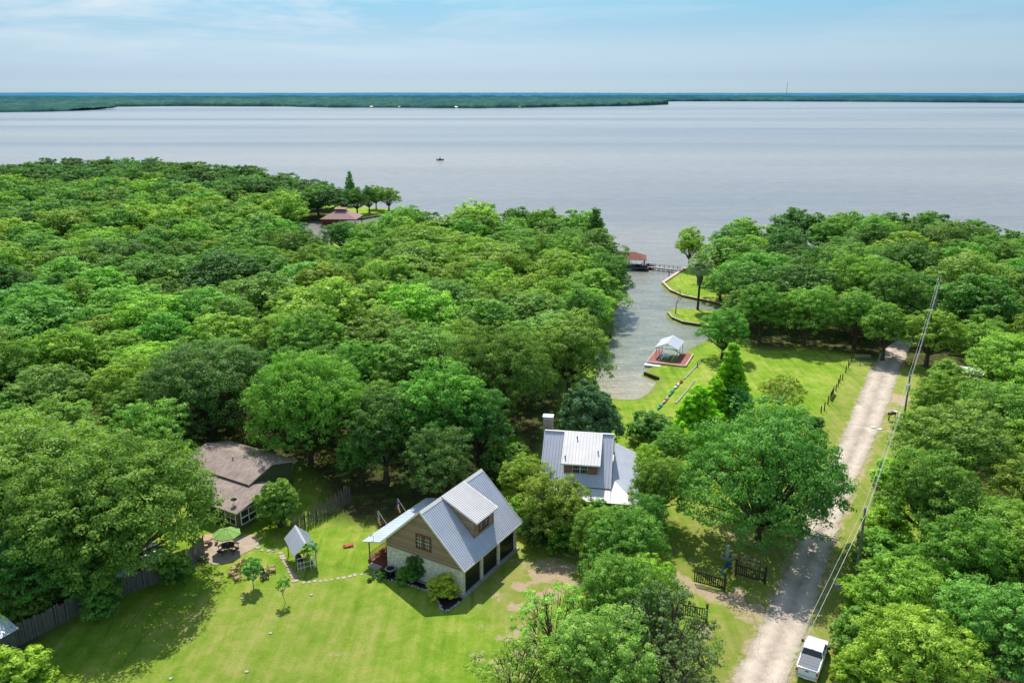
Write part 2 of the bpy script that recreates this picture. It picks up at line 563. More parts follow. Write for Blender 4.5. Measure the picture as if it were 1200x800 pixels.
def build_ground():
    xs = np.concatenate([np.arange(-450, -70, 2.5), np.arange(-70, 100, 0.7), np.arange(100, 451, 2.5)])
    ys = np.concatenate([np.arange(20, 56, 3.0), np.arange(56, 210, 0.7), np.arange(210, 300, 1.2), np.arange(300, 512, 2.0)])
    X, Y = np.meshgrid(xs, ys)
    d = sdf(LANDA, X, Y)
    Z = np.where(d > 0, -0.16 * np.exp(-d / 1.2), 0) + np.where(d <= 0, -0.16 + np.clip(d, -6, 0) * 0.55, 0)
    lawnwob = 0.05 * np.sin(X * .11 + 1.3) * np.sin(Y * .09) * sst(6, 20, d)
    bare = np.zeros(X.shape)
    rng = np.random.RandomState(3)
    wob = (np.sin(X * 1.3 + np.sin(Y * .9) * 2) + np.sin(Y * 1.7 + np.sin(X * 1.1) * 2)) * .35
    for px, py, r, s in [(650, 668, 2.0, .95), (632, 676, 1.8, .7), (668, 682, 1.6, .7), (612, 672, .8, .4), (618, 745, 1.5, .95), (600, 712, 1.1, .85), (636, 700, 1.9, .8), (585, 700, .7, .6), (570, 735, .8, .6), (560, 770, .9, .6), (610, 688, 1.0, .8), (395, 770, .6, .5), (810, 655, .8, .5),
                         (590, 742, .8, .5), (612, 772, 1.6, .9), (598, 790, 1.5, .6), (655, 668, 2.5, .5), (585, 778, .9, .7), (872, 632, 3.0, .5), (885, 650, 3.0, .35),
                         (1052, 468, 2.4, .95), (1043, 480, 2.2, .6), (1030, 500, 2.4, .5), (950, 712, 1.2, .4), (965, 745, .9, .35),
                         (828, 745, .9, .7), (822, 735, .7, .6), (862, 700, 1.6, .8), (880, 715, 1.8, .8), (840, 700, 1.5, .7), (640, 480, 3, .35), (830, 440, 2.5, .4), (240, 498, 5, .6),
                         (620, 655, 1.0, .5), (985, 690, .8, .5), (600, 420, 12, .2), (610, 658, .7, .7)]:
        cx, cy = g(px, py)
        rr = np.sqrt((X - cx) ** 2 + ((Y - cy) * 1.0) ** 2) + wob
        bare = np.maximum(bare, s * (1 - sst(r * .55, r * 1.5, rr)))
    bare = np.maximum(bare, .8 * (1 - sst(.5, 1.9, dist_line(drive_c, X, Y) + wob * .8)))
    rd = dist_line(road_c, X, Y)
    bare = np.maximum(bare, .55 * (1 - sst(2.3, 3.6, rd + wob * .5)))
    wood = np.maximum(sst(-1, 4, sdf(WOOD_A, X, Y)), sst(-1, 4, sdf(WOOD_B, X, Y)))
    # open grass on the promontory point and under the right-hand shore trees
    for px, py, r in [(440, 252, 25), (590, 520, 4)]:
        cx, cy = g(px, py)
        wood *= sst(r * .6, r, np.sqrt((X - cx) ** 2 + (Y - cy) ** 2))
    dry = .9 * (1 - sst(4.0, 9.0, rd + wob)) * (1 - sst(120, 170, Y) * .7)
    c1 = g(820, 640)
    dry = np.maximum(dry, .85 * (1 - sst(5, 15, np.sqrt((X - c1[0]) ** 2 + (Y - c1[1]) ** 2))))
    c1 = g(640, 690)
    dry = np.maximum(dry, .85 * (1 - sst(4, 11, np.sqrt((X - c1[0]) ** 2 + (Y - c1[1]) ** 2))))
    c1 = g(330, 760)
    dry = np.maximum(dry, .55 * (1 - sst(5, 18, np.sqrt((X - c1[0]) ** 2 + (Y - c1[1]) ** 2))))
    Z = Z + lawnwob * 0
    ny, nx = X.shape
    idx = np.arange(nx * ny).reshape(ny, nx)
    q = np.stack([idx[:-1, :-1], idx[:-1, 1:], idx[1:, 1:], idx[1:, :-1]], -1).reshape(-1, 4)
    me = np_mesh('ground', np.stack([X, Y, Z], -1).reshape(-1, 3), q.ravel(), 4, ground_mat(),
                 {'bare': ('POINT', bare.ravel()), 'wood': ('POINT', wood.ravel()), 'dry': ('POINT', dry.ravel()),
                  'shore': ('POINT', (1 - sst(0, 2.2, d)).ravel())})
    me.polygons.foreach_set('use_smooth', np.ones(len(me.polygons), dtype=bool))
    o = bpy.data.objects.new('ground', me)
    COL.objects.link(o)
    tag(o, kind='structure')

def ground_mat():
    m, nt, out = new_mat('lawn_and_soil')
    tc = nt.nodes.new('ShaderNodeTexCoord')
    vec = tc.outputs['Object']
    def at(n):
        return N(nt, 'ShaderNodeAttribute', attribute_name=n).outputs['Fac']
    n_big = noise(nt, vec, 0.09, 5, .6)
    n_mid = noise(nt, vec, 0.55, 6, .65, .4)
    n_fine = noise(nt, vec, 4.0, 8, .85)
    mp = nt.nodes.new('ShaderNodeMapping')
    mp.inputs['Rotation'].default_value = (0, 0, R(-30))
    mp.inputs['Scale'].default_value = (1, .06, 1)
    nt.links.new(vec, mp.inputs['Vector'])
    n_mow = noise(nt, mp.outputs[0], 1.1, 2, .5)
    f = math_n(nt, 'ADD', math_n(nt, 'MULTIPLY', n_big, .26), math_n(nt, 'MULTIPLY', n_mid, .34))
    f = math_n(nt, 'ADD', f, math_n(nt, 'MULTIPLY', n_fine, .34))
    f = math_n(nt, 'ADD', f, math_n(nt, 'MULTIPLY', n_mow, .20))
    grass = ramp(nt, [(0.40, (0.075, 0.175, 0.014)), (0.49, (0.170, 0.315, 0.020)), (0.57, (0.255, 0.395, 0.034)), (0.66, (0.44, 0.46, 0.10))])
    nt.links.new(f, grass.inputs[0])
    dry = ramp(nt, [(0.36, (0.13, 0.19, 0.03)), (0.52, (0.25, 0.30, 0.05)), (0.68, (0.40, 0.38, 0.12))])
    nt.links.new(f, dry.inputs[0])
    dfac = math_n(nt, 'MULTIPLY', at('dry'), math_n(nt, 'MULTIPLY_ADD', n_mid, 3.2, -0.7, clamp=True), clamp=True)
    col = mixc(nt, grass.outputs[0], dry.outputs[0], dfac)
    soil = ramp(nt, [(0.3, (0.36, 0.26, 0.14)), (0.7, (0.70, 0.56, 0.36))])
    nt.links.new(n_fine, soil.inputs[0])
    bf = math_n(nt, 'ADD', at('bare'), math_n(nt, 'MULTIPLY_ADD', noise(nt, vec, 1.1, 7, .72, .6), 1.7, -0.85))
    bfr = ramp(nt, [(0.42, 0.0), (0.68, 1.0)])
    nt.links.new(bf, bfr.inputs[0])
    gate = math_n(nt, 'MULTIPLY', bfr.outputs[0], math_n(nt, 'MULTIPLY', at('bare'), 4.0, clamp=True))
    col = mixc(nt, col, soil.outputs[0], gate)
    spots = ramp(nt, [(0.63, 0.0), (0.70, .8)])
    nt.links.new(noise(nt, vec, 0.75, 7, .8, .2), spots.inputs[0])
    col = mixc(nt, col, (0.50, 0.44, 0.22), spots.outputs[0])
    clover = ramp(nt, [(0.60, 0.0), (0.68, .7)])
    nt.links.new(noise(nt, mp.outputs[0], 0.5, 6, .7, 1.0), clover.inputs[0])
    col = mixc(nt, col, (0.075, 0.19, 0.02), clover.outputs[0])
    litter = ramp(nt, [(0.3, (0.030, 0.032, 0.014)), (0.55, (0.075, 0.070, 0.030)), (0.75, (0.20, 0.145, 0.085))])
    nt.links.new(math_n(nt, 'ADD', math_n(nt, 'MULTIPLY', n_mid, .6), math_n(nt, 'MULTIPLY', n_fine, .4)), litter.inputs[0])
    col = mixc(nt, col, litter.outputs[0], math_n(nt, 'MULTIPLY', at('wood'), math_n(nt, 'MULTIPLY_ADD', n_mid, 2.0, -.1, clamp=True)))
    col = mixc(nt, col, (0.14, 0.12, 0.06), math_n(nt, 'MULTIPLY', at('shore'), .35))
    b = N(nt, 'ShaderNodeBsdfPrincipled', i_Roughness=0.95)
    b.inputs['Specular IOR Level'].default_value = 0.1
    nt.links.new(col, b.inputs['Base Color'])
    bp = N(nt, 'ShaderNodeBump', i_Strength=1.0, i_Distance=0.2)
    nt.links.new(n_fine, bp.inputs['Height'])
    nt.links.new(bp.outputs[0], b.inputs['Normal'])
    nt.links.new(b.outputs[0], out.inputs[0])
    return m
build_ground()

def water():
    m, nt, out = new_mat('lake_water')
    tc = nt.nodes.new('ShaderNodeTexCoord')
    vec = tc.outputs['Object']
    mp = nt.nodes.new('ShaderNodeMapping')
    mp.inputs['Scale'].default_value = (0.10, 1, 1)
    mp.inputs['Rotation'].default_value = (0, 0, R(8))
    nt.links.new(vec, mp.inputs['Vector'])
    streak = noise(nt, mp.outputs[0], 0.0028, 5, .55, .3)
    mp2 = nt.nodes.new('ShaderNodeMapping')
    mp2.inputs['Scale'].default_value = (0.45, 1, 1)
    nt.links.new(vec, mp2.inputs['Vector'])
    n1 = noise(nt, mp2.outputs[0], 0.9, 4, .6)
    n2 = noise(nt, mp2.outputs[0], 0.22, 4, .6)
    n3 = noise(nt, mp2.outputs[0], 0.03, 3, .6)
    base = ramp(nt, [(0.36, (0.135, 0.152, 0.155)), (0.47, (0.235, 0.232, 0.198)), (0.58, (0.32, 0.297, 0.235))])  # broad darker bands paint cloud shade and wind streaks into the colour
    nt.links.new(streak, base.inputs[0])
    # shallow silty water of cove and creek, tree reflections painted in as green tint
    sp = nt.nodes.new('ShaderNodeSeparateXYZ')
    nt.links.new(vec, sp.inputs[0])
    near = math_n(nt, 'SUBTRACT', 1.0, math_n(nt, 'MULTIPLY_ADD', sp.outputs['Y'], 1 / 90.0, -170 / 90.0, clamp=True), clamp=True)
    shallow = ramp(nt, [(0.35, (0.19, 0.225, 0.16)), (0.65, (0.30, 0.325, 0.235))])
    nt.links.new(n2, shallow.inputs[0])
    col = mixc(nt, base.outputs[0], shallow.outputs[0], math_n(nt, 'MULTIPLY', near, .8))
    brown = math_n(nt, 'SUBTRACT', 1.0, math_n(nt, 'MULTIPLY_ADD', sp.outputs['Y'], 1 / 32.0, -122 / 32.0, clamp=True), clamp=True)
    col = mixc(nt, col, (0.52, 0.43, 0.28), math_n(nt, 'MULTIPLY', brown, .8))
    rip = ramp(nt, [(0.32, .66), (0.68, 1.34)])  # light and dark of the ripples, multiplied into the water colour
    nt.links.new(math_n(nt, 'ADD', math_n(nt, 'MULTIPLY', noise(nt, vec, 1.3, 5, .7, .5), .65), math_n(nt, 'MULTIPLY', n2, .35)), rip.inputs[0])
    col = mixc(nt, col, rip.outputs[0], 1.0, 'MULTIPLY')
    b = N(nt, 'ShaderNodeBsdfPrincipled', i_Roughness=0.22)
    b.inputs['IOR'].default_value = 1.33
    b.inputs['Specular IOR Level'].default_value = 0.5
    nt.links.new(col, b.inputs['Base Color'])
    h = math_n(nt, 'ADD', math_n(nt, 'MULTIPLY', n1, .5), math_n(nt, 'ADD', math_n(nt, 'MULTIPLY', n2, 1.2), math_n(nt, 'MULTIPLY', n3, 2.0)))
    bp = N(nt, 'ShaderNodeBump', i_Strength=0.9, i_Distance=0.6)
    nt.links.new(h, bp.inputs['Height'])
    nt.links.new(bp.outputs[0], b.inputs['Normal'])
    nt.links.new(b.outputs[0], out.inputs[0])
    mb = MB()
    mb.add([(-60000, -2000, 0), (60000, -2000, 0), (60000, 90000, 0), (-60000, 90000, 0)], [(0, 1, 2, 3)])
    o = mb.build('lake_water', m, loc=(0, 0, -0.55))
    tag(o, kind='structure')
water()

# ------------------------------------------------------------------ road
def strip(name, left, right, mat, z, jit=0.18, sub=10, seed=1):
    rng = random.Random(seed)
    L = [Vector((*p, 0)) for p in left]; Rr = [Vector((*p, 0)) for p in right]
    vs = []; fs = []
    cols = 9
    rows = 0
    for i in range(len(L) - 1):
        for k in range(sub):
            t = k / sub
            a = L[i].lerp(L[i + 1], t); b = Rr[i].lerp(Rr[i + 1], t)
            d = (b - a).normalized()
            a = a + d * rng.uniform(-jit, jit); b = b + d * rng.uniform(-jit, jit)
            for c in range(cols):
                p = a.lerp(b, c / (cols - 1))
                vs.append((p.x, p.y, z))
            rows += 1
    for r in range(rows - 1):
        for c in range(cols - 1):
            i = r * cols + c
            fs.append((i, i + 1, i + 1 + cols, i + cols))
    mb = MB(); mb.add(vs, fs)
    o = mb.build(name, mat)
    a = o.data.attributes.new('across', 'FLOAT', 'POINT')
    a.data.foreach_set('value', np.tile(np.linspace(0, 1, cols), rows).astype(np.float32))
    return o

def road_mat():
    m, nt, out = new_mat('worn_road_surface')
    tc = nt.nodes.new('ShaderNodeTexCoord')
    vec = tc.outputs['Object']
    a = noise(nt, vec, 0.35, 6, .7, .5)
    b_ = noise(nt, vec, 6.0, 6, .8)
    f = math_n(nt, 'ADD', math_n(nt, 'MULTIPLY', a, .55), math_n(nt, 'MULTIPLY', b_, .45))
    rp = ramp(nt, [(0.34, (0.29, 0.24, 0.18)), (0.5, (0.50, 0.42, 0.325)), (0.66, (0.66, 0.56, 0.44))])
    nt.links.new(f, rp.inputs[0])
    # cracks
    v = nt.nodes.new('ShaderNodeTexVoronoi')
    v.feature = 'DISTANCE_TO_EDGE'
    v.inputs['Scale'].default_value = 0.33
    wv = mixc(nt, vec, N(nt, 'ShaderNodeTexNoise', i_Scale=1.2).outputs['Color'], .12)
    nt.links.new(wv, v.inputs['Vector'])
    cr = ramp(nt, [(0.0, .75), (0.009, 1.0)])
    nt.links.new(v.outputs['Distance'], cr.inputs[0])
    col = mixc(nt, rp.outputs[0], cr.outputs[0], 1.0, 'MULTIPLY')
    # oil and leaf stains
    st = ramp(nt, [(0.56, 0.0), (0.74, .40)])
    nt.links.new(noise(nt, vec, .9, 5, .7), st.inputs[0])
    col = mixc(nt, col, (0.27, 0.22, 0.165), st.outputs[0])
    # pale chalky scuffs
    pl = ramp(nt, [(0.64, 0.0), (0.72, .6)])
    nt.links.new(noise(nt, vec, .7, 7, .75, .8), pl.inputs[0])
    col = mixc(nt, col, (0.62, 0.56, 0.50), pl.outputs[0])
    ac = N(nt, 'ShaderNodeAttribute', attribute_name='across').outputs['Fac']
    acn = math_n(nt, 'ADD', ac, math_n(nt, 'MULTIPLY_ADD', a, .22, -.11))
    tr = ramp(nt, [(0.0, .82), (0.10, .94), (0.24, 1.14), (0.36, 1.0), (0.5, .80), (0.64, 1.0), (0.76, 1.14), (0.9, .94), (1.0, .82)])
    nt.links.new(acn, tr.inputs[0])
    col = mixc(nt, col, tr.outputs[0], 1.0, 'MULTIPLY')
    gr = ramp(nt, [(0.0, .9), (0.05, .35), (0.13, 0.0), (0.87, 0.0), (0.95, .35), (1.0, .9)])
    nt.links.new(ac, gr.inputs[0])
    gm = math_n(nt, 'MULTIPLY', gr.outputs[0], math_n(nt, 'MULTIPLY_ADD', noise(nt, vec, 1.6, 7, .8), 6.0, -2.6, clamp=True))
    col = mixc(nt, col, (0.17, 0.22, 0.04), gm)
    b = N(nt, 'ShaderNodeBsdfPrincipled', i_Roughness=0.92)
    nt.links.new(col, b.inputs['Base Color'])
    bp = N(nt, 'ShaderNodeBump', i_Strength=0.5, i_Distance=0.03)
    nt.links.new(b_, bp.inputs['Height'])
    nt.links.new(bp.outputs[0], b.inputs['Normal'])
    nt.links.new(b.outputs[0], out.inputs[0])
    return m
M['road'] = road_mat()
tag(strip('road', [g(*p) for p in ROAD_L], [g(*p) for p in ROAD_R], M['road'], 0.03, jit=.26), kind='structure')

# ------------------------------------------------------------------ far shores
def far_mat(name, a, b, c, scale):
    m, nt, out = new_mat(name)
    tc = nt.nodes.new('ShaderNodeTexCoord')
    mp = nt.nodes.new('ShaderNodeMapping')
    mp.inputs['Scale'].default_value = (1, .35, 1)
    nt.links.new(tc.outputs['Object'], mp.inputs['Vector'])
    f = math_n(nt, 'ADD', math_n(nt, 'MULTIPLY', noise(nt, mp.outputs[0], scale, 4, .7), .6), math_n(nt, 'MULTIPLY', noise(nt, mp.outputs[0], scale * .12, 3), .4))
    rp = ramp(nt, [(0.36, a), (0.5, b), (0.64, c)])
    nt.links.new(f, rp.inputs[0])
    bs = N(nt, 'ShaderNodeBsdfPrincipled', i_Roughness=1.0)
    bs.inputs['Specular IOR Level'].default_value = 0
    nt.links.new(rp.outputs[0], bs.inputs['Base Color'])
    nt.links.new(bs.outputs[0], out.inputs[0])
    return m

def far_wood(name, front, depth, top, seed, mat, dx=9.0, rows=60, lump=4.5, taper=None, endh=0):
    """wooded shore: front = polyline of world points (left to right), canopy rises behind it"""
    rng = np.random.RandomState(seed)
    P = np.array(front, float)
    seg = np.sqrt(((P[1:] - P[:-1]) ** 2).sum(1)); cum = np.concatenate([[0], np.cumsum(seg)])
    n = int(cum[-1] / dx)
    s = np.linspace(0, cum[-1], n)
    fx = np.interp(s, cum, P[:, 0]); fy = np.interp(s, cum, P[:, 1])
    fy = fy + np.interp(s, np.arange(0, cum[-1] + 200, 90), rng.uniform(-25, 25, int(cum[-1] / 90) + 4)[:len(np.arange(0, cum[-1] + 200, 90))])
    offs = [0.0, 5.0]
    while offs[-1] < depth: offs.append(offs[-1] + 6 + offs[-1] * .09)
    t = np.minimum(np.array(offs) / depth, 1.0); rows = len(t)
    X = np.repeat(fx[None], rows, 0); dp = np.interp(s, [0, cum[-1] - taper[0], cum[-1]], [depth, depth, taper[1]])[None] if taper else depth
    Y = fy[None] + t[:, None] * dp
    rise = np.interp(t * depth, [0, 1, 20, 140, depth], [0.0, .35, .75, 1.0, 1.0])[:, None]
    hvar = np.interp(s, np.arange(0, cum[-1] + 200, 45), rng.uniform(.75, 1.25, len(np.arange(0, cum[-1] + 200, 45))))[None]
    Z = -0.5 + rise * (top * hvar * (1 + 0.0 * t[:, None])) + rise * rng.uniform(-lump, lump, X.shape)
    if endh:
        e = np.clip((cum[-1] - s) / endh, .05, 1)[None]
        Z = -0.5 + (Z + .5) * e
    Z[0] = -1.2
    idx = np.arange(n * rows).reshape(rows, n)
    q = np.stack([idx[:-1, :-1], idx[:-1, 1:], idx[1:, 1:], idx[1:, :-1]], -1).reshape(-1, 4)
    me = np_mesh(name, np.stack([X, Y, Z], -1).reshape(-1, 3), q.ravel(), 4, mat)
    o = bpy.data.objects.new(name, me)
    COL.objects.link(o)
    tag(o, 'distant wood along the far shore of the lake', 'wood', kind='stuff')
    return o

fm1 = far_mat('far_wood_near', (0.028, 0.085, 0.090), (0.045, 0.120, 0.105), (0.085, 0.18, 0.12), 0.035)  # blue aerial haze is mixed into these far canopy colours
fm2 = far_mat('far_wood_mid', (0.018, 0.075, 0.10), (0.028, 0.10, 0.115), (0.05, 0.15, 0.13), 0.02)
fm3 = far_mat('far_wood_blue', (0.035, 0.15, 0.26), (0.045, 0.175, 0.28), (0.06, 0.20, 0.30), 0.006)  # strongest distance haze, painted as blue
W = lambda px, py: g(px, py, 0)
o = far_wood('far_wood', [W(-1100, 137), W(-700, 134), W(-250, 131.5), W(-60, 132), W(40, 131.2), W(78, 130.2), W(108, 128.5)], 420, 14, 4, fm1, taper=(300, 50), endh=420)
o['label'] = 'nearest wooded shore at the far left of the lake'
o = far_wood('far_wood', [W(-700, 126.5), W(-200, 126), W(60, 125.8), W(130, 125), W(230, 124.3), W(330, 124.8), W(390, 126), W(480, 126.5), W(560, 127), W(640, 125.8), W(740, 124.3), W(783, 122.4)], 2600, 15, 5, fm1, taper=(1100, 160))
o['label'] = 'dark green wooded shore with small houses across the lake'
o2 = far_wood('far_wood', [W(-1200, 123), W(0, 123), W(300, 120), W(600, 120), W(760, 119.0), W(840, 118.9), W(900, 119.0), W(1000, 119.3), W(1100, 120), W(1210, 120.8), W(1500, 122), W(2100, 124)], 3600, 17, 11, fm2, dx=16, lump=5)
o2['label'] = 'hazy blue-green wooded shore beyond the open lake'
def far_ridge(name, y0, y1, z0, z1, mat, seed, label):
    rng = np.random.RandomState(seed)
    xs = np.linspace(-26000, 26000, 900); ys = np.linspace(y0, y1, 12)
    X, Y = np.meshgrid(xs, ys)
    t = ((Y - y0) / (y1 - y0))
    und = np.interp(xs, np.linspace(-26000, 26000, 40), rng.uniform(.75, 1.15, 40))[None]
    Z = z0 + (z1 - z0) * np.sqrt(t) * und + rng.uniform(-3, 3, X.shape)
    idx = np.arange(X.size).reshape(X.shape)
    q = np.stack([idx[:-1, :-1], idx[:-1, 1:], idx[1:, 1:], idx[1:, :-1]], -1).reshape(-1, 4)
    me = np_mesh(name, np.stack([X, Y, Z], -1).reshape(-1, 3), q.ravel(), 4, mat)
    o = bpy.data.objects.new(name, me); COL.objects.link(o)
    tag(o, kind='structure')
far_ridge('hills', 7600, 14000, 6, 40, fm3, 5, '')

# ------------------------------------------------------------------ trees
def rand_dirs(rng, n, zmin=-1.0):
    out = []
    while len(out) < n:
        v = rng.normal(size=(n * 2, 3))
        v /= np.linalg.norm(v, axis=1)[:, None]
        v = v[v[:, 2] > zmin]
        out += list(v)
    return np.array(out[:n])

def cards(rng, C, Nrm, size, tone, name, mat, aspect=1.5):
    """C centres, Nrm normals, size -> irregular kite-shaped leaf sprays"""
    n = len(C)
    ref = rng.normal(size=(n, 3))
    T = np.cross(Nrm, ref); T /= np.linalg.norm(T, axis=1)[:, None] + 1e-9
    B = np.cross(Nrm, T)
    s = size[:, None]
    j = lambda: rng.uniform(.65, 1.25, (n, 1))
    p0 = C - T * s * aspect * .5 * j()
    p1 = C - B * s * .42 * j() + Nrm * s * .12
    p2 = C + T * s * aspect * .5 * j()
    p3 = C + B * s * .42 * j() + Nrm * s * .12
    V = np.stack([p0, p1, p2, p3], 1).reshape(-1, 3)
    F = np.arange(n * 4)
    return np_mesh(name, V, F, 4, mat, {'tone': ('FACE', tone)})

def lobes_dome(rng, Rr, z0, z1, nl, spread=.70):
    """lobe centres over an oak-like dome"""
    H = z1 - z0
    out = []
    tries = 0
    mind = Rr * 1.75 / math.sqrt(nl)
    while len(out) < nl and tries < 4000:
        tries += 1
        d = rand_dirs(rng, 1, -.35)[0]
        r = rng.uniform(.84, 1.10)
        p = np.array([d[0] * Rr * spread * r, d[1] * Rr * spread * r, z0 + H * .34 + d[2] * H * .52 * r])
        if all(np.linalg.norm((p - q[0]) * np.array([1, 1, 1.2])) > mind for q in out):
            out.append((p, Rr * rng.uniform(.20, .36)))
        else:
            mind *= .9985
    return out

def crown(name, seed, Rr, z0, z1, nl=18, tufts=26, leaves=20, ls=.45, mat=None, spread=.70, droop=0.0, inner=.12, flat=.84, lobes=None, aspect=1.5, tsz=.72):
    rng = np.random.RandomState(seed)
    if lobes is None:
        lobes = lobes_dome(rng, Rr, z0, z1, nl, spread)
        lobes.append((np.array([0, 0, z0 + (z1 - z0) * .42]), Rr * .55))
    cc = np.array([0, 0, z0 + (z1 - z0) * .35])
    Cs, Ns, Ss, Ts = [], [], [], []
    for c, r in lobes:
        tr0 = tsz * (1.0 if Rr > 3 else .6)
        nt_ = max(6, int(tufts * (r / (Rr * .33)) ** 2))
        d = rand_dirs(rng, nt_, -.45)
        out = c - cc
        out = out / (np.linalg.norm(out) + .01)
        d = d[(d @ out) > -.35]
        if len(d) == 0:
            continue
        rad = r * rng.uniform(.80, 1.14, (len(d), 1))
        tc = c + d * rad * np.array([1, 1, flat])
        tc[:, 2] -= droop * rng.uniform(0, 1, len(d)) * r
        ttone = rng.uniform(0, 1, len(d)) * .48 + np.clip(d[:, 2] * .5 + .3, 0, .8) * .25 - .04  # random tone per tuft, upper tufts painted lighter like sunlit tops
        tr = tr0 * rng.uniform(.55, 1.25, len(d)) * min(1.3, max(.7, r / 2.2))
        k = leaves
        e = rng.normal(size=(len(d), k, 3)); e /= np.linalg.norm(e, axis=2)[:, :, None]
        e[:, :, 2] = np.where(e[:, :, 2] < -.2, -e[:, :, 2], e[:, :, 2])
        # each spray leans outwards with its bough
        shell = rng.uniform(.55, 1.12, (len(d), k, 1))
        off = e * shell * tr[:, None, None] * np.array([1.1, 1.1, .74])
        if droop:
            off[:, :, 2] -= np.abs(rng.normal(size=(len(d), k))) * droop * .8
        P = tc[:, None, :] + off
        nn = e * .85 + d[:, None, :] * .25 + np.array([0, 0, .30]) + rng.normal(size=(len(d), k, 3)) * .32
        nn /= np.linalg.norm(nn, axis=2)[:, :, None] + 1e-9
        lt = np.clip(ttone[:, None] + e[:, :, 2] * .22 + rng.uniform(-.15, .2, (len(d), k)), 0, 1)  # top leaves lightened, underside shade put into the tone
        Cs.append(P.reshape(-1, 3)); Ns.append(nn.reshape(-1, 3))
        Ss.append(ls * rng.uniform(.55, 1.25, len(d) * k))
        Ts.append(lt.ravel())
    # sparse inner foliage hides the far side, toned dark to paint the crown's inner shade
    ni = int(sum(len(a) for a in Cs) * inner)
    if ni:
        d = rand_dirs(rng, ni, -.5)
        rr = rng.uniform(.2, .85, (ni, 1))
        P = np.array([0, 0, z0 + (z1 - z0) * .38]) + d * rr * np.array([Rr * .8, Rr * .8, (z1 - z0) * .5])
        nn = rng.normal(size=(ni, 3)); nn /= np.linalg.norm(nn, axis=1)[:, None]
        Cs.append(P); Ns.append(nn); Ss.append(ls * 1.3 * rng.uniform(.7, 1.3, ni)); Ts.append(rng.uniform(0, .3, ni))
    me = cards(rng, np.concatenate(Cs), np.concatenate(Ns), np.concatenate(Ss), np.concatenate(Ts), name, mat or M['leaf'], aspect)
    return me, lobes

def trunk_mesh(name, seed, z0, lobes, r0=.38, mat=None, lean=0.0, twigs=0, frac=.9):
    rng = random.Random(seed)
    mb = MB()
    fork = z0 * rng.uniform(.75, 1.0)
    sx, sy = rng.uniform(-.3, .3) + lean, rng.uniform(-.3, .3)
    top = (sx, sy, fork)
    mb.tube([(0, 0, -.4), (0, 0, .15), (sx * .3, sy * .3, fork * .4), top], [r0 * 1.5, r0 * 1.1, r0 * .9, r0 * .75], 9)
    for c, r in lobes:
        c = Vector(c)
        if rng.random() > frac:
            continue
        t = Vector(top)
        mid = t.lerp(c, .5) + Vector((rng.uniform(-.5, .5), rng.uniform(-.5, .5), -abs(c.z - t.z) * .08 + rng.uniform(0, .5)))
        mb.tube([t - Vector((0, 0, .2)), mid, c], [r0 * .48, r0 * .28, r0 * .10], 6)
        for k in range(3 + twigs):
            d = Vector((rng.uniform(-1, 1), rng.uniform(-1, 1), rng.uniform(-.2, 1))).normalized() * r * rng.uniform(.7, 1.0)
            s = mid.lerp(c, rng.uniform(.3, 1))
            mb.tube([s, s + d * .55 + Vector((0, 0, .1)), c + d], [r0 * .12, r0 * .07, r0 * .03], 4, cap=False)
    me = bpy.data.meshes.new(name)
    me.from_pydata(mb.v, [], mb.f)
    me.materials.append(mat or M['bark'])
    return me

# library: (crown mesh, trunk mesh, nominal radius, nominal height)
def species(kind, seed, Rr, Ht, z0f=.30, **kw):
    tm = kw.pop('bark', None); r0 = kw.pop('r0', .30 + Rr * .03); tw = kw.pop('twigs', 0)
    z0 = Ht * z0f
    cm, lobes = crown('crown_' + kind, seed, Rr, z0, Ht, **kw)
    return dict(crown=cm, trunk=trunk_mesh('trunk_' + kind, seed, z0, lobes, r0, tm, twigs=tw), R=Rr, H=Ht)

LIB = {}
# woodland oaks, mid distance (radius 6.5 m, height 13 m)
LIB['oak'] = [species('oak', 11 + i, 6.6, 13.0, .28, nl=[20, 24, 17, 22, 19, 26][i], tufts=22, leaves=32, ls=.34, tsz=.9, spread=[.72, .68, .76, .70, .74, .66][i]) for i in range(6)]
# near, finely leaved
LIB['near'] = [species('near_oak', 31 + i, 7.5, 14.5, .26, nl=[26, 32, 29, 24][i], tufts=26, leaves=44, ls=.27, tsz=.72, spread=[.72, .70, .74, .72][i], twigs=2) for i in range(4)]
# coarser for the far woods
LIB['far'] = [species('far_oak', 51 + i, 6.4, 12.5, .22, nl=[16, 19, 14, 18][i], tufts=18, leaves=20, ls=.52, tsz=1.05) for i in range(4)]

def cone_lobes(rng, Rr, z0, z1, n, p=1.0):
    out = []
    for i in range(n):
        t = (i + rng.uniform(0, .8)) / n
        z = z0 + (z1 - z0) * t
        rad = Rr * (1 - t) ** p * .62
        a = i * 2.4 + rng.uniform(-.4, .4)
        out.append((np.array([math.cos(a) * rad, math.sin(a) * rad, z]), max(.32, Rr * (.18 + .34 * (1 - t)))))
    out.append((np.array([0, 0, z1 - .2]), .35))
    return out

def conifer(kind, seed, Rr, Ht, z0=1.0, n=34, mat=None, p=.8, **kw):
    rng = np.random.RandomState(seed)
    lb = cone_lobes(rng, Rr, z0, Ht, n, p)
    cm, _ = crown('crown_' + kind, seed, Rr, z0, Ht, lobes=lb, mat=mat or M['leaf_cypress'], inner=.15, **kw)
    mb = MB(); mb.tube([(0, 0, -.3), (0, 0, Ht * .5), (0, 0, Ht - .3)], [.28, .16, .03], 8)
    for c, r in lb[::2]:
        mb.tube([(0, 0, c[2] - .3), tuple(c)], [.06, .02], 4)
    me = bpy.data.meshes.new('trunk_' + kind); me.from_pydata(mb.v, [], mb.f); me.materials.append(M['bark'])
    return dict(crown=cm, trunk=me, R=Rr, H=Ht)

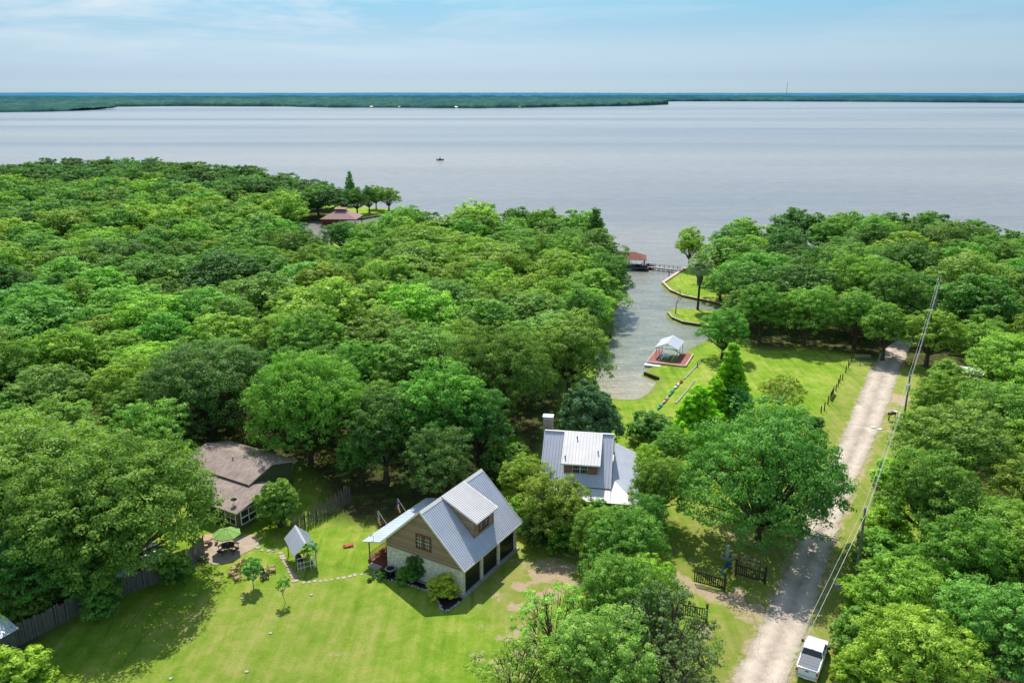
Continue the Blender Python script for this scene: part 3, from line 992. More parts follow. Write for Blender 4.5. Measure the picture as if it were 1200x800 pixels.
LIB['cypress'] = [conifer('cypress', 61, 3.2, 11.5, tufts=14, leaves=30, ls=.26, tsz=.5, flat=.55, droop=.15, aspect=2.2)]
LIB['cypress_low'] = [conifer('cypress_low', 62, 3.8, 8.5, n=38, tufts=15, leaves=30, ls=.26, tsz=.5, flat=.5, droop=.1, aspect=2.2, p=.6)]
LIB['cypress_dark'] = [conifer('shore_cypress', 63, 5.0, 17, n=40, mat=M['leaf'], tufts=18, leaves=18, ls=.42, flat=.6, aspect=2.0, p=.7)]
LIB['juniper'] = [species('juniper', 64, 3.0, 6.5, .05, nl=26, tufts=26, leaves=28, ls=.22, tsz=.6, spread=.66)]
LIB['willow'] = [species('willow', 65, 4.8, 10.5, .15, nl=28, tufts=22, leaves=44, ls=.24, tsz=.6, mat=M['leaf_grey'], droop=.35, aspect=2.8, inner=.06)]
LIB['sparse'] = [species('sparse_tree', 66 + i, 5.8, 10.5, .22, nl=28, tufts=15, leaves=24, ls=.24, tsz=.6, inner=.01, twigs=6, spread=.8, mat=M['leaf_grey'] if i == 1 else None) for i in range(2)]
LIB['pecan'] = [species('pecan', 70, 10.4, 16.5, .12, nl=64, tufts=30, leaves=44, ls=.28, tsz=.75, spread=.80, twigs=3, inner=.05, r0=.5)]
LIB['bigoak'] = [species('big_oak', 71 + i, 10.5, 16.5, .24, nl=60, tufts=34, leaves=46, ls=.27, tsz=.75, spread=.78, twigs=3, inner=.06, r0=.55) for i in range(2)]
LIB['bush'] = [species('bush', 75 + i, 2.8, 4.4, .02, nl=18, tufts=18, leaves=34, ls=.22, tsz=.85, inner=.25, r0=.10) for i in range(3)]
LIB['lawn_tree'] = [species('lawn_tree', 80, 3.4, 5.6, .26, nl=34, tufts=14, leaves=20, ls=.19, tsz=.45, inner=.02, twigs=5, spread=.82, bark=M['bark_pale'], r0=.16)]
LIB['small'] = [species('small_tree', 82, 1.3, 3.4, .40, nl=12, tufts=14, leaves=26, ls=.13, tsz=.4, inner=.05, bark=M['bark_pale'], r0=.05)]
LIB['sapling'] = [species('sapling', 83, .8, 3.8, .40, nl=9, tufts=10, leaves=14, ls=.12, tsz=.35, inner=.0, bark=M['bark_pale'], r0=.035)]
LIB['shrub'] = [species('shrub', 84 + i, 1.6, 2.9, .05, nl=14, tufts=18, leaves=30, ls=.14, tsz=.5, inner=.2, r0=.06) for i in range(2)]
LIB['magnolia'] = [species('mottled_tree', 88, 3.6, 7.6, .10, nl=30, tufts=24, leaves=30, ls=.22, tsz=.55, inner=.15, spread=.7)]

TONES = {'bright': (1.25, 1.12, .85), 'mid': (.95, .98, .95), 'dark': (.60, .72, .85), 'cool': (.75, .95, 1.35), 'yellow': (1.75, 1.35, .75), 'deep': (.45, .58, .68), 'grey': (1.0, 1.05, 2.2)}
PLACED = []
COUNT = {}

def tree(kind, pos, r, h, tone='mid', label=None, cat='tree', name='oak_tree', group=None, idx=None, var=.08, rz=None, seed=None):
    rng = random.Random(int(abs(pos[0]) * 131 + pos[1] * 17) if seed is None else seed)
    lib = LIB[kind]
    k = rng.randrange(len(lib)) if idx is None else idx % len(lib)
    L = lib[k]
    o = thing(name, label or 'green tree', cat, (pos[0], pos[1], 0), rng.uniform(0, 6.28) if rz is None else rz, group)
    sr = r / L['R']; sh = h / L['H']
    t = TONES[tone] if isinstance(tone, str) else tone
    for part, me in (('crown', L['crown']), ('trunk', L['trunk'])):
        c = bpy.data.objects.new(part, me)
        COL.objects.link(c)
        c.parent = o
        c.scale = (sr * rng.uniform(.94, 1.06), sr * rng.uniform(.94, 1.06), sh) if part == 'crown' else (sr, sr, sh)
        c.color = (t[0] * rng.uniform(1 - var, 1 + var), t[1] * rng.uniform(1 - var, 1 + var), t[2], 1)
    PLACED.append((pos[0], pos[1], r))
    return o

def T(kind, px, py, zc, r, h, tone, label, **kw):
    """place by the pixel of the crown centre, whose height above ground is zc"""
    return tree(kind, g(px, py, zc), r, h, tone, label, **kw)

# --- trees one can single out
T('pecan', 896, 554, 8.5, 8.6, 15.5, (.80, .92, .95), 'huge spreading dark green pecan tree overhanging the road above the driveway gate', name='pecan_tree', idx=0, rz=.6)
T('lawn_tree', 915, 458, 3.4, 3.5, 5.8, (1.6, 1.35, .9), 'small light green spreading tree alone in the mown lawn beside the post row', name='ornamental_tree')
T('cypress', 856, 450, 5.5, 3.5, 12.0, (1.25, 1.2, .9), 'tall bright green conical cypress at the edge of the lawn', name='cypress_tree')
T('cypress_low', 818, 490, 4.0, 3.9, 8.6, (1.3, 1.2, .9), 'feathery lime green cypress left of the tall conical one', name='cypress_tree')
T('juniper', 861, 475, 3.0, 3.0, 6.2, 'cool', 'rounded dark green juniper in front of the tall conical cypress', name='juniper_tree')
T('cypress_low', 838, 470, 3.5, 3.0, 7.0, (1.3, 1.2, .9), 'lime green young cypress tucked behind the feathery one', name='cypress_tree')
T('bush', 763, 503, 2.2, 3.4, 4.8, 'dark', 'dark round leafy tree standing right behind the grey roofed cottage', name='round_tree')
T('willow', 690, 482, 6.0, 5.0, 10.5, (.75, .95, .85), 'silvery grey-green willow right behind the chimney side of the cottage roof', name='willow_tree')
T('near', 650, 588, 4.8, 4.5, 8.4, 'bright', 'bright green tree in front of the cottage dormer window', idx=0)
T('near', 614, 562, 3.6, 3.6, 7.0, 'bright', 'light green tree just behind the far end of the metal roofed garage')
T('near', 772, 570, 5.0, 3.6, 9.0, 'mid', 'leafy green tree covering the right end of the cottage porch roof', idx=2)
T('near', 760, 541, 2.8, 2.2, 5.4, 'bright', 'small light green tree poking over the low right wing of the cottage', idx=1)
T('near', 790, 528, 3.5, 3.4, 6.5, 'mid', 'bushy green tree between the cottage and the huge pecan', idx=3)
T('near', 734, 645, 5.0, 4.4, 9.2, 'mid', 'dense green tree with knobbly crown on the lawn right of the garage', idx=1)
T('near', 697, 622, 4.2, 2.7, 7.2, 'mid', 'green tree squeezed between the garage and the knobbly crowned tree', idx=2)
T('near', 720, 624, 3.6, 3.0, 6.6, (1.1, 1.08, .8), 'light green tree right in front of the cottage porch')
T('near', 762, 608, 4.0, 2.7, 7.0, 'dark', 'dark green tree on the right side below the cottage')
T('sparse', 655, 748, 4.0, 4.4, 8.0, (1.3, 1.2, 1.2), 'thin crowned tree whose dark branches show, over bare soil in the front lawn', name='sparse_tree', idx=0)
T('sparse', 608, 795, 4.0, 3.8, 7.0, (1.3, 1.2, 1.2), 'sparse pale tree at the bottom edge below the garage lawn', name='sparse_tree', idx=0)
T('near', 722, 705, 5.0, 4.4, 9.5, (1.05, 1.1, 1.0), 'tall green tree in the middle of the near clump of trees', idx=0)
T('near', 705, 780, 5.0, 4.8, 9.5, (1.2, 1.25, 1.4), 'broad fresh green tree at the bottom edge of the near clump', idx=3)
T('sparse', 778, 738, 4.5, 4.6, 8.6, (1.2, 1.15, 1.0), 'olive green fine leaved tree left of the driveway mouth', name='olive_leaved_tree', idx=1)
T('sparse', 790, 790, 3.6, 3.6, 7.0, (1.2, 1.15, 1.0), 'pale olive tree at the bottom edge beside the road', name='olive_leaved_tree', idx=1)
T('near', 757, 688, 4.0, 3.0, 7.5, 'bright', 'light green tree between the knobbly crowned tree and the driveway gate', idx=2)
T('bigoak', 136, 588, 9.5, 8.9, 15.2, (.85, 1.0, .9), 'great spreading oak leaning over the picket fence beside the brown roofed house', idx=0, rz=.3)
T('bigoak', 45, 560, 9.5, 9.6, 15.0, 'mid', 'great oak at the left edge behind the picket fence', idx=1)
T('near', 45, 655, 5.0, 5.5, 9.0, (.6, .8, .9), 'dark bluish green tree low behind the picket fence at the left edge')
T('near', 90, 668, 4.0, 3.8, 7.2, 'dark', 'dark green small tree right behind the middle of the picket fence')
T('bush', 28, 712, 1.5, 2.6, 3.6, (.95, 1.0, .9), 'green garden bush between the shed and the picket fence', name='bush', cat='bush')
T('bush', 60, 700, 1.5, 2.2, 3.2, (.7, .85, .9), 'dark garden bush close behind the picket fence', name='bush', cat='bush')
T('bush', 22, 790, 1.8, 3.0, 4.2, (1.55, 1.3, .8), 'yellow-green bush in the bottom left corner in front of the fence', name='bush', cat='bush')
T('magnolia', 326, 590, 3.0, 2.7, 6.4, (1.15, 1.05, 1.1), 'mottled pale green tree beside the right corner of the brown roofed house', name='garden_tree')
T('bigoak', 243, 448, 9.5, 8.8, 15.0, (.62, .85, 1.15), 'big round grey-green oak rising behind the brown roofed house', idx=1, rz=1.2)
T('bigoak', 358, 462, 10.5, 8.0, 15.5, (1.0, 1.08, .9), 'broad bright green oak above the rail fence between the two houses', idx=0, rz=2.0)
T('near', 450, 505, 7.5, 6.0, 13.5, (.55, .75, .75), 'dark green tree behind the porch of the garage', idx=0)
T('near', 508, 478, 9.5, 7.2, 15.5, (.75, .9, .85), 'tall green oak second from the front behind the garage roof', idx=1)
T('near', 422, 530, 4.5, 3.2, 7.5, (.6, .8, .85), 'low dark tree at the far end of the rail fence', idx=2)
T('near', 560, 500, 6.5, 5.4, 12.0, (.6, .8, .85), 'dark tree directly behind the garage ridge', idx=3)
T('bigoak', 585, 430, 10.0, 8.4, 16, (.85, .98, .85), 'big round oak left of the slender trunked one above the garage', idx=1, rz=3.3)
T('near', 668, 410, 9.0, 7.0, 15.0, 'mid', 'tall slender trunked oak overhanging the head of the cove', idx=2)
T('bush', 600, 535, 1.5, 3.2, 3.6, (.9, 1.0, .8), 'low light green bush in the shade left of the cottage', name='bush', cat='bush')
T('near', 712, 325, 8.0, 6.6, 13.5, 'dark', 'dark green oak leaning over the left bank of the cove', idx=3)
T('cypress_dark', 697, 285, 8.0, 5.2, 17.5, (.95, 1.0, .9), 'tall pointed cypress above the boathouse on the left shore', name='cypress_tree')
T('near', 660, 300, 8.0, 6.5, 13.5, 'mid', 'round oak just left of the tall pointed cypress')
T('oak', 809, 291, 6.0, 4.6, 11.5, (1.5, 1.3, .9), 'slim light green tree at the shore end of the footbridge', name='shore_tree')
T('near', 848, 392, 5.0, 5.0, 10.0, (.7, .85, .8), 'dark oak on the lawn nearest the white roofed boat dock', idx=0)
T('near', 892, 368, 6.0, 6.0, 12.5, (.85, .92, .8), 'oak with bare trunk standing in shade at the top of the lawn', idx=1)
T('near', 945, 372, 6.0, 6.2, 12.5, (.8, .92, .9), 'wide dark oak left of the road end', idx=2)
T('near', 1000, 330, 9.0, 8.0, 15.0, (.85, .95, .8), 'large round oak above the shaded end of the road', idx=3)
T('near', 1055, 345, 9.0, 7.0, 14.5, (.75, .9, .85), 'tall oak arching over the shaded end of the road', idx=0)
T('near', 1108, 476, 4.5, 5.4, 9.5, 'bright', 'light green roadside tree beyond the mail boxes', idx=1)
T('near', 1118, 535, 6.0, 7.2, 12.5, (1.05, 1.1, 1.0), 'broad fresh green roadside oak on the right of the road', idx=2)
T('near', 1090, 592, 6.0, 5.8, 12.5, (.7, .85, .8), 'dark roadside oak right of the near power pole', idx=3)
T('bush', 1040, 650, 2.0, 3.5, 4.6, (1.1, 1.2, 1.0), 'bright green roadside thicket at the foot of the near power pole', name='bush', cat='bush')
T('bush', 1012, 700, 1.6, 2.8, 4.0, (1.5, 1.35, .9), 'feathery light green bush reaching over the verge behind the pickup', name='bush', cat='bush')
T('near', 1055, 700, 4.0, 4.6, 8.0, (1.25, 1.2, .9), 'fresh green tree right of the verge ahead of the pickup', idx=0)
T('near', 1125, 660, 5.5, 5.2, 10.5, (.9, 1.05, .85), 'round mid green tree in the thicket on the right', idx=1)
T('near', 1075, 775, 4.5, 4.8, 9.0, (1.3, 1.25, .9), 'feathery light green tree in the bottom right thicket', idx=2)
T('near', 1160, 745, 5.0, 5.4, 10.0, (.95, 1.1, 1.1), 'mid green tree in the bottom right corner', idx=3)
T('bush', 1000, 745, 1.6, 2.4, 3.8, (.8, .95, .9), 'dark green bush on the verge right beside the pickup', name='bush', cat='bush')
T('bush', 1005, 785, 1.6, 2.2, 3.4, (1.5, 1.4, .9), 'light green bush at the bottom edge right of the pickup', name='bush', cat='bush')
T('bush', 1048, 556, 2.0, 2.6, 4.0, (1.15, 1.2, .9), 'green thicket bush on the verge below the wires', name='bush', cat='bush')
T('bush', 1040, 608, 2.0, 3.0, 4.2, (1.3, 1.25, .9), 'light thicket bush just beyond the near power pole', name='bush', cat='bush')
T('bush', 1070, 500, 2.0, 3.0, 4.6, (1.3, 1.25, .9), 'light green bush close behind the mail boxes', name='bush', cat='bush')
T('bush', 1110, 438, 2.0, 3.4, 4.6, (1.1, 1.15, 1.3), 'pale green bush right of the far power pole', name='bush', cat='bush')
T('small', 295, 668, 2.2, 1.35, 3.4, (.75, .95, 1.1), 'small round lawn tree with a thin trunk among the garden chairs', name='lawn_tree')
T('sapling', 332, 682, 2.4, .75, 3.4, (.9, 1.15, 1.2), 'slender sapling right of the garden chairs', name='sapling')
T('sapling', 363, 640, 2.6, .95, 3.6, (1.1, 1.25, 1.2), 'light green climbing vine at the right gable of the metal roofed shelter', name='vine', cat='vine')
T('bush', 957, 497, 1.2, 1.35, 2.5, (.55, .75, .9), 'dark drooping bush standing at the near end of the post row', name='bush', cat='bush', idx=0)
T('shrub', 487, 664, 1.6, 1.5, 3.3, (.55, .75, .7), 'dark green shrub against the cream stone gable wall', name='shrub', cat='shrub', idx=0)
T('shrub', 476, 672, .9, 1.3, 1.7, (.65, .85, .7), 'low dark green shrub beside the black barrel planter', name='shrub', cat='shrub', idx=1)
T('shrub', 520, 688, 1.1, 1.75, 2.5, (2.1, 1.55, .9), 'rounded yellow-green shrub at the garage corner', name='shrub', cat='shrub', idx=1)
T('shrub', 447, 673, .5, .6, .9, (.8, 1.0, .9), 'small round plant in the ring of stones by the porch', name='shrub', cat='shrub', idx=0)
T('shrub', 433, 679, .2, .28, .4, (.5, .7, .7), 'tiny dark plant on the lawn below the porch step', name='plant', cat='plant', idx=1)
T('bush', 205, 664, 1.6, 2.2, 3.2, (.75, .9, .9), 'loose green bush spilling over the far half of the picket fence', name='bush', cat='bush')
T('bush', 118, 698, 1.8, 2.4, 3.6, (.7, .85, .9), 'dark bush spilling over the picket fence under the great oak', name='bush', cat='bush')
T('bush', 612, 604, 1.6, 2.5, 3.6, (.85, .95, .9), 'green bush hugging the far corner of the garage', name='bush', cat='bush')
T('bush', 634, 622, 1.6, 2.6, 3.8, (.7, .85, .9), 'dark green bush under the bright tree right of the garage', name='bush', cat='bush', idx=1)
T('bush', 664, 628, 1.6, 2.5, 3.6, (.9, 1.0, .9), 'green bush right of the dark bush beside the garage', name='bush', cat='bush', idx=2)
T('bush', 585, 552, 1.6, 2.8, 4.4, (.8, .95, .9), 'green bush behind the garage ridge on the left of the cottage', name='bush', cat='bush', idx=0)
T('bush', 700, 598, 1.5, 1.9, 3.2, (.85, 1.0, 1.0), 'small leafy bush against the cottage front porch', name='bush', cat='bush', idx=1)
# trees of the promontory point
for i, (px, py, r, h, t) in enumerate([(455, 228, 5.6, 10.5, 'mid'), (432, 230, 4.6, 11, 'dark'), (440, 226, 4.0, 10.5, 'mid'), (418, 232, 5.2, 11, 'dark'), (402, 232, 5.4, 12, 'dark'), (372, 232, 6.2, 13, 'mid')]):
    T('oak', px, py + 2, 6.5, r, h, t, ['round green tree at the very tip of the wooded point', 'second tree from the tip of the wooded point', 'slim tree third from the tip of the wooded point',
      'dark tree fourth from the tip of the wooded point', 'dark tree behind the red roofed boathouse', 'green tree behind the left end of the red boathouse roof'][i], name='oak_tree')
T('cypress_dark', 410, 215, 10, 3.4, 15, 'grey', 'dark pointed tree top rising above the wooded point', name='pine_tree')
T('near', 402, 276, 7, 6.6, 11.5, (.62, .85, .9), 'dark round tree right in front of the red roofed boathouse')
T('oak', 478, 258, 7, 6.6, 12.0, (.75, .9, .9), 'dark crowned oak by the creek mouth right of the red roofed boathouse')
T('oak', 345, 272, 7, 6.0, 11.0, 'dark', 'dark oak left of the red roofed boathouse near the creek')
T('oak', 182, 283, 6, 5.2, 10.5, 'yellow', 'yellow-green tree standing out brightest in the middle of the left wood')
T('oak', 150, 278, 6, 4.6, 9.5, 'yellow', 'second yellow-green tree left of the brightest one in the left wood')

# --- the woods around them
def clear_spots(x, y):
    for cx, cy, r in CLEAR:
        if (x - cx) ** 2 + (y - cy) ** 2 < r * r:
            return False
    return True
CLEAR = [(*g(268, 575, 2), 11.5), (*g(232, 640), 6.5), (*g(330, 560), 7.0), (*g(690, 530, 3), 11), (*g(125, 660, 2), 4.5), (*g(10, 740, 2), 4), (*g(1045, 405), 8), (*g(1062, 390, 0), 7), (*g(350, 560), 5), (*g(385, 575), 6), (*g(205, 268, 8), 3), (*g(402, 606), 6.5), (*g(425, 590), 6), (*g(365, 600), 5)]

def fill(poly, seed, smin):
    P = np.array(poly)
    rng = np.random.RandomState(seed)
    x0, y0 = P.min(0); x1, y1 = P.max(0)
    n = int((x1 - x0) * (y1 - y0) / 4)
    C = np.stack([rng.uniform(x0, x1, n), rng.uniform(y0, y1, n)], 1)
    ok = sdf(P, C[:, 0], C[:, 1]) > 0
    C = C[ok & (sdf(LANDA, C[:, 0], C[:, 1]) > 2.5)]
    pts = []
    cell = {}
    hero = [(x, y, r * .70) for x, y, r in PLACED]
    for x, y in C:
        if abs(x) > y * .86 + 16 or y < 58:
            continue
        d = math.hypot(x, y)
        r = rng.choice([rng.uniform(4.6, 6.0), rng.uniform(6.6, 9.6), rng.uniform(6.6, 9.6)]) if d < 240 else rng.uniform(5.2, 8.4)
        s = r * 1.28
        if any((x - a) ** 2 + (y - b) ** 2 < (rr + r * .70) ** 2 for a, b, rr in hero):
            continue
        if not clear_spots(x, y):
            continue
        k = (int(x // 10), int(y // 10))
        bad = False
        for i in (-1, 0, 1):
            for j in (-1, 0, 1):
                for a, b, rr in cell.get((k[0] + i, k[1] + j), ()):
                    if (x - a) ** 2 + (y - b) ** 2 < ((r + rr) * .69) ** 2:
                        bad = True; break
                if bad: break
            if bad: break
        if bad:
            continue
        cell.setdefault(k, []).append((x, y, r))
        pts.append((x, y, r))
    return pts

def vis_noise(x, y):
    return math.sin(x * .035 + 1.7) * math.cos(y * .028 + .6) + .5 * math.sin(x * .11 + y * .07)

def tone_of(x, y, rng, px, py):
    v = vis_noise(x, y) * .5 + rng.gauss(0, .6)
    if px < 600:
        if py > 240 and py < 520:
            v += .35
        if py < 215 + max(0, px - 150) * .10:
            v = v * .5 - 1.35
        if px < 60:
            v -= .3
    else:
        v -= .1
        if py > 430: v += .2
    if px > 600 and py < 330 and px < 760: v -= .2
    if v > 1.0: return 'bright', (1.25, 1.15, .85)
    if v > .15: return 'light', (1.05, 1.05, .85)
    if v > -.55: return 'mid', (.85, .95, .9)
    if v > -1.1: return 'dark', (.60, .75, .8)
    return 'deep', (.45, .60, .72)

woodpts = [(x, y, r, 'A') for x, y, r in fill(WOOD_A, 5, 9)] + [(x, y, r, 'B') for x, y, r in fill(WOOD_B, 6, 9)]
woodpts.sort(key=lambda p: p[1])
def in_view(p):
    a = proj(p[0], p[1], 8)
    return -60 < a[0] < 1260 and a[1] < 880
near_pts = [p for p in woodpts if in_view(p)]
N_IND = 300 - len([1 for o in bpy.data.objects if o.get('category') == 'tree'])
ind = near_pts[:N_IND]
rest_set = set(id(p) for p in ind)
rest = [p for p in woodpts if id(p) not in rest_set]
print('woods', len(woodpts), 'individual', len(ind), 'rest', len(rest))

TW = {'bright': 'yellow-green', 'light': 'light green', 'mid': 'mid green', 'dark': 'dark green', 'deep': 'blackish green'}
def where(px, py, d, side):
    if side == 'A':
        col = 'at the left edge' if px < 110 else 'behind the picket-fence oak' if px < 240 else 'beyond the brown-roofed house' if px < 360 else \
              'beyond the gap between houses' if px < 480 else 'beyond the metal-roofed garage' if px < 620 else 'close to the cove'
        row = 'front of left wood' if py > 460 else 'lower part of left wood' if py > 390 else 'middle of left wood' if py > 330 else 'back of left wood'
    else:
        col = 'right of the cove' if px < 930 else 'above the road end' if px < 1080 else 'right of the wires' if px < 1150 else 'at the right edge'
        row = 'near right thicket' if py > 560 else 'middle of right wood' if py > 420 else 'upper right wood' if py > 330 else 'back of right wood'
    return col, row

groups = {}
for i, (x, y, r, side) in enumerate(ind):
    rng = random.Random(i * 7 + 1)
    px, py, _ = proj(x, y, 9)
    tn, tc = tone_of(x, y, rng, px, py)
    h = rng.uniform(8.6, 12.2) + (r - 5.5) * .9
    kind = 'near' if math.hypot(x, y) < 150 else 'oak'
    col, row = where(px, py, y, side)
    size = 'broad' if r > 6.3 else 'medium' if r > 5.4 else 'narrow'
    lab = '%s %s oak %s, %s' % (size, TW[tn], col, row)
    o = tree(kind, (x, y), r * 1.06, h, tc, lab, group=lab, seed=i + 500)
    groups.setdefault(lab, []).append((px, o))
# where several share one description, tell them apart by their order in the picture
ORD = ['leftmost'] + ['%s from left:' % w for w in ('second', 'third', 'fourth', 'fifth', 'sixth', 'seventh', 'eighth', 'ninth', 'tenth')]
for lab, lst in groups.items():
    lst.sort(key=lambda t: t[0])
    for k, (px, o) in enumerate(lst):
        base = lab
        o['group'] = 'oaks of the left wood' if 'left wood' in lab else 'oaks of the right wood'
        if len(lst) > 1 and k < len(ORD):
            o['label'] = (ORD[k] if k < len(lst) - 1 or k == 0 else 'rightmost') + ' ' + base
        else:
            o['label'] = base

def wood_stuff(pts):
    n = len(pts)
    rng = np.random.RandomState(9)
    me = bpy.data.meshes.new('oak_wood')
    me.from_pydata([(x, y, 0) for x, y, r, s in pts], [], [])
    idx = rng.randint(0, 4, n)
    sc = np.array([(r / 6.4 * 1.1) for x, y, r, s in pts])
    sz = sc ** .6 * rng.uniform(.84, 1.08, n)
    tint = []
    for x, y, r, s in pts:
        px, py, _ = proj(x, y, 9)
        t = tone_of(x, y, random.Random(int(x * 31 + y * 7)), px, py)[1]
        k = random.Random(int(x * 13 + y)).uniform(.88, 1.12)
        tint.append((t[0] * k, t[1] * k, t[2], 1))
    for nm, arr in (('inst', np.ones(n)), ('rz', rng.uniform(0, 6.28, n)), ('sx', sc), ('sz', sz)):
        a = me.attributes.new(nm, 'FLOAT', 'POINT'); a.data.foreach_set('value', arr.astype(np.float32))
    a = me.attributes.new('idx', 'INT', 'POINT'); a.data.foreach_set('value', idx.astype(np.int32))
    a = me.attributes.new('tint', 'FLOAT_COLOR', 'POINT'); a.data.foreach_set('color', np.array(tint, np.float32).ravel())
    o = bpy.data.objects.new('oak_wood', me); COL.objects.link(o)
    tag(o, 'dark mass of oak wood farther off on the point and along both shores', 'wood', kind='stuff')
    ng = bpy.data.node_groups.new('plant_wood', 'GeometryNodeTree')
    ng.interface.new_socket('Geometry', in_out='INPUT', socket_type='NodeSocketGeometry')
    ng.interface.new_socket('Geometry', in_out='OUTPUT', socket_type='NodeSocketGeometry')
    gi = ng.nodes.new('NodeGroupInput'); go = ng.nodes.new('NodeGroupOutput')
    jn = ng.nodes.new('GeometryNodeJoinGeometry')
    def attr(nm, tp):
        a = ng.nodes.new('GeometryNodeInputNamedAttribute'); a.data_type = tp; a.inputs['Name'].default_value = nm
        return [s for s in a.outputs if s.enabled and s.name == 'Attribute'][0]
    A_i = attr('idx', 'INT'); A_r = attr('rz', 'FLOAT'); A_x = attr('sx', 'FLOAT'); A_z = attr('sz', 'FLOAT')
    rot = ng.nodes.new('ShaderNodeCombineXYZ'); ng.links.new(A_r, rot.inputs[2])
    scl = ng.nodes.new('ShaderNodeCombineXYZ'); ng.links.new(A_x, scl.inputs[0]); ng.links.new(A_x, scl.inputs[1]); ng.links.new(A_z, scl.inputs[2])
    for k in range(4):
        src = FAR_SRC[k]
        ob = ng.nodes.new('GeometryNodeObjectInfo'); ob.inputs['Object'].default_value = src
        ob.inputs['As Instance'].default_value = True
        cmp_ = ng.nodes.new('FunctionNodeCompare'); cmp_.data_type = 'INT'; cmp_.operation = 'EQUAL'
        ia = [s for s in cmp_.inputs if s.enabled]
        ng.links.new(A_i, ia[0]); ia[1].default_value = k
        ip = ng.nodes.new('GeometryNodeInstanceOnPoints')
        ng.links.new(gi.outputs[0], ip.inputs['Points'])
        ng.links.new(cmp_.outputs[0], ip.inputs['Selection'])
        ng.links.new(ob.outputs['Geometry'], ip.inputs['Instance'])
        ng.links.new(rot.outputs[0], ip.inputs['Rotation'])
        ng.links.new(scl.outputs[0], ip.inputs['Scale'])
        ng.links.new(ip.outputs[0], jn.inputs[0])
    ng.links.new(jn.outputs[0], go.inputs[0])
    md = o.modifiers.new('plant', 'NODES'); md.node_group = ng

# four of the woodland trees double as the pattern for the far woods
FAR_SRC = []
far_spots = [p for p in rest if in_view(p)][:4]
for k, p in enumerate(far_spots):
    px, py, _ = proj(p[0], p[1], 9)
    col, row = where(px, py, p[1], p[3])
    o = tree('far', (p[0], p[1]), p[2] * 1.06, 12.5, (.85, .95, .85), '%s oak at the start of the far wood, %s' % (['tall', 'rounded', 'wide', 'lobed'][k], col), group='oaks of the left wood', idx=k, seed=k)
    FAR_SRC.append([c for c in o.children if c.name.startswith('crown')][0])
rest = [p for p in rest if p not in far_spots]
wood_stuff(rest)

# ------------------------------------------------------------------ building kit
def V3(a): return Vector(a)

def window(parent, o, ux, nrm, w, h, nx=2, ny=2, mat=None, fr=.09, sill=True, name='window', mun=.035):
    """o = lower left corner on the wall face; ux along the wall, nrm outward"""
    o = V3(o); ux = V3(ux).normalized(); nn = V3(nrm).normalized(); uz = Vector((0, 0, 1))
    mat = mat or M['white']
    P = lambda a, b, c=0.03: o + ux * a + uz * b + nn * c
    f = MB()
    f.bar(P(-fr / 2, 0), P(w + fr / 2, 0), fr, fr * .9).bar(P(-fr / 2, h), P(w + fr / 2, h), fr, fr * .9)
    f.bar(P(0, fr / 2), P(0, h - fr / 2), fr * .95).bar(P(w, fr / 2), P(w, h - fr / 2), fr * .95)
    fo = f.build(name, mat, parent)
    mm = MB()
    for i in range(1, nx):
        mm.bar(P(w * i / nx, fr / 2, .035), P(w * i / nx, h - fr / 2, .035), mun)
    for j in range(1, ny):
        t = mun * (1.8 if j * 2 == ny else 1)
        mm.bar(P(fr / 2, h * j / ny, .037), P(w - fr / 2, h * j / ny, .037), t)
    if mm.v:
        mm.build('glazing_bars', M['cream'] if mat != M['white'] else M['white'], fo)
    p = MB()
    a, b, c, d = P(fr / 2, fr / 2, .012), P(w - fr / 2, fr / 2, .012), P(w - fr / 2, h - fr / 2, .012), P(fr / 2, h - fr / 2, .012)
    p.add([a, b, c, d], [(0, 1, 2, 3)])
    p.build('pane', M['glass'], fo)
    return fo

def adirondack(parent_name, label, pos, rz, mat, group, cat='garden chair'):
    t = thing(parent_name, label, cat, (pos[0], pos[1], pos[2] if len(pos) > 2 else 0), rz, group)
    s = MB()
    for k in range(5):
        s.box((-.22 + k * .11, .0, .34 - 0), (.095, .52, .025), rx=R(12))
    s.build('seat', mat, t)
    b = MB()
    for k in range(5):
        hgt = .62 + .10 * (1 - abs(k - 2) / 2)
        b.box((-.22 + k * .11, .36 + .10, .34 + hgt / 2), (.095, .025, hgt), rx=R(-20))
    b.build('backrest', mat, t)
    for sx in (-1, 1):
        MB().box((sx * .33, .05, .55), (.12, .70, .03)).build('arm', mat, t)
        MB().box((sx * .31, -.24, .27), (.05, .09, .54)).build('leg', mat, t)
        MB().bar((sx * .31, -.20, .30), (sx * .27, .62, .03), .05, .10).build('leg', mat, t)
    return t

def flag_us(parent):
    me_v, me_f, mi = [], [], []
    w, h = 1.5, .9
    nx, ny = 15, 13
    def pt(i, j, off=0):
        x = w * i / nx; z = -h * j / ny
        return (x, .06 * math.sin(x * 5) + off, z - .12 * x)
    for i in range(nx):
        for j in range(ny):
            b = len(me_v)
            me_v += [pt(i, j), pt(i, j + 1), pt(i + 1, j + 1), pt(i + 1, j)]
            me_f.append((b, b + 1, b + 2, b + 3))
            mi.append(2 if (i < 6 and j < 7) else (0 if j % 2 == 0 else 1))
    for r in range(9):
        for c in range(6 if r % 2 == 0 else 5):
            cx = .6 * (c + (.5 if r % 2 == 0 else 1)) / 6; cz = -(7 * h / ny) * (r + .5) / 9
            for off in (.012, -.012):
                b = len(me_v)
                for k in range(10):
                    rr = .02 if k % 2 == 0 else .009
                    a = math.pi / 2 + k * math.pi / 5
                    x = cx + rr * math.cos(a)
                    me_v.append((x, .06 * math.sin(x * 5) + off, cz + rr * math.sin(a) - .12 * x))
                me_f.append(tuple(range(b, b + 10))); mi.append(1)
    return flag_mesh(parent, me_v, me_f, mi)

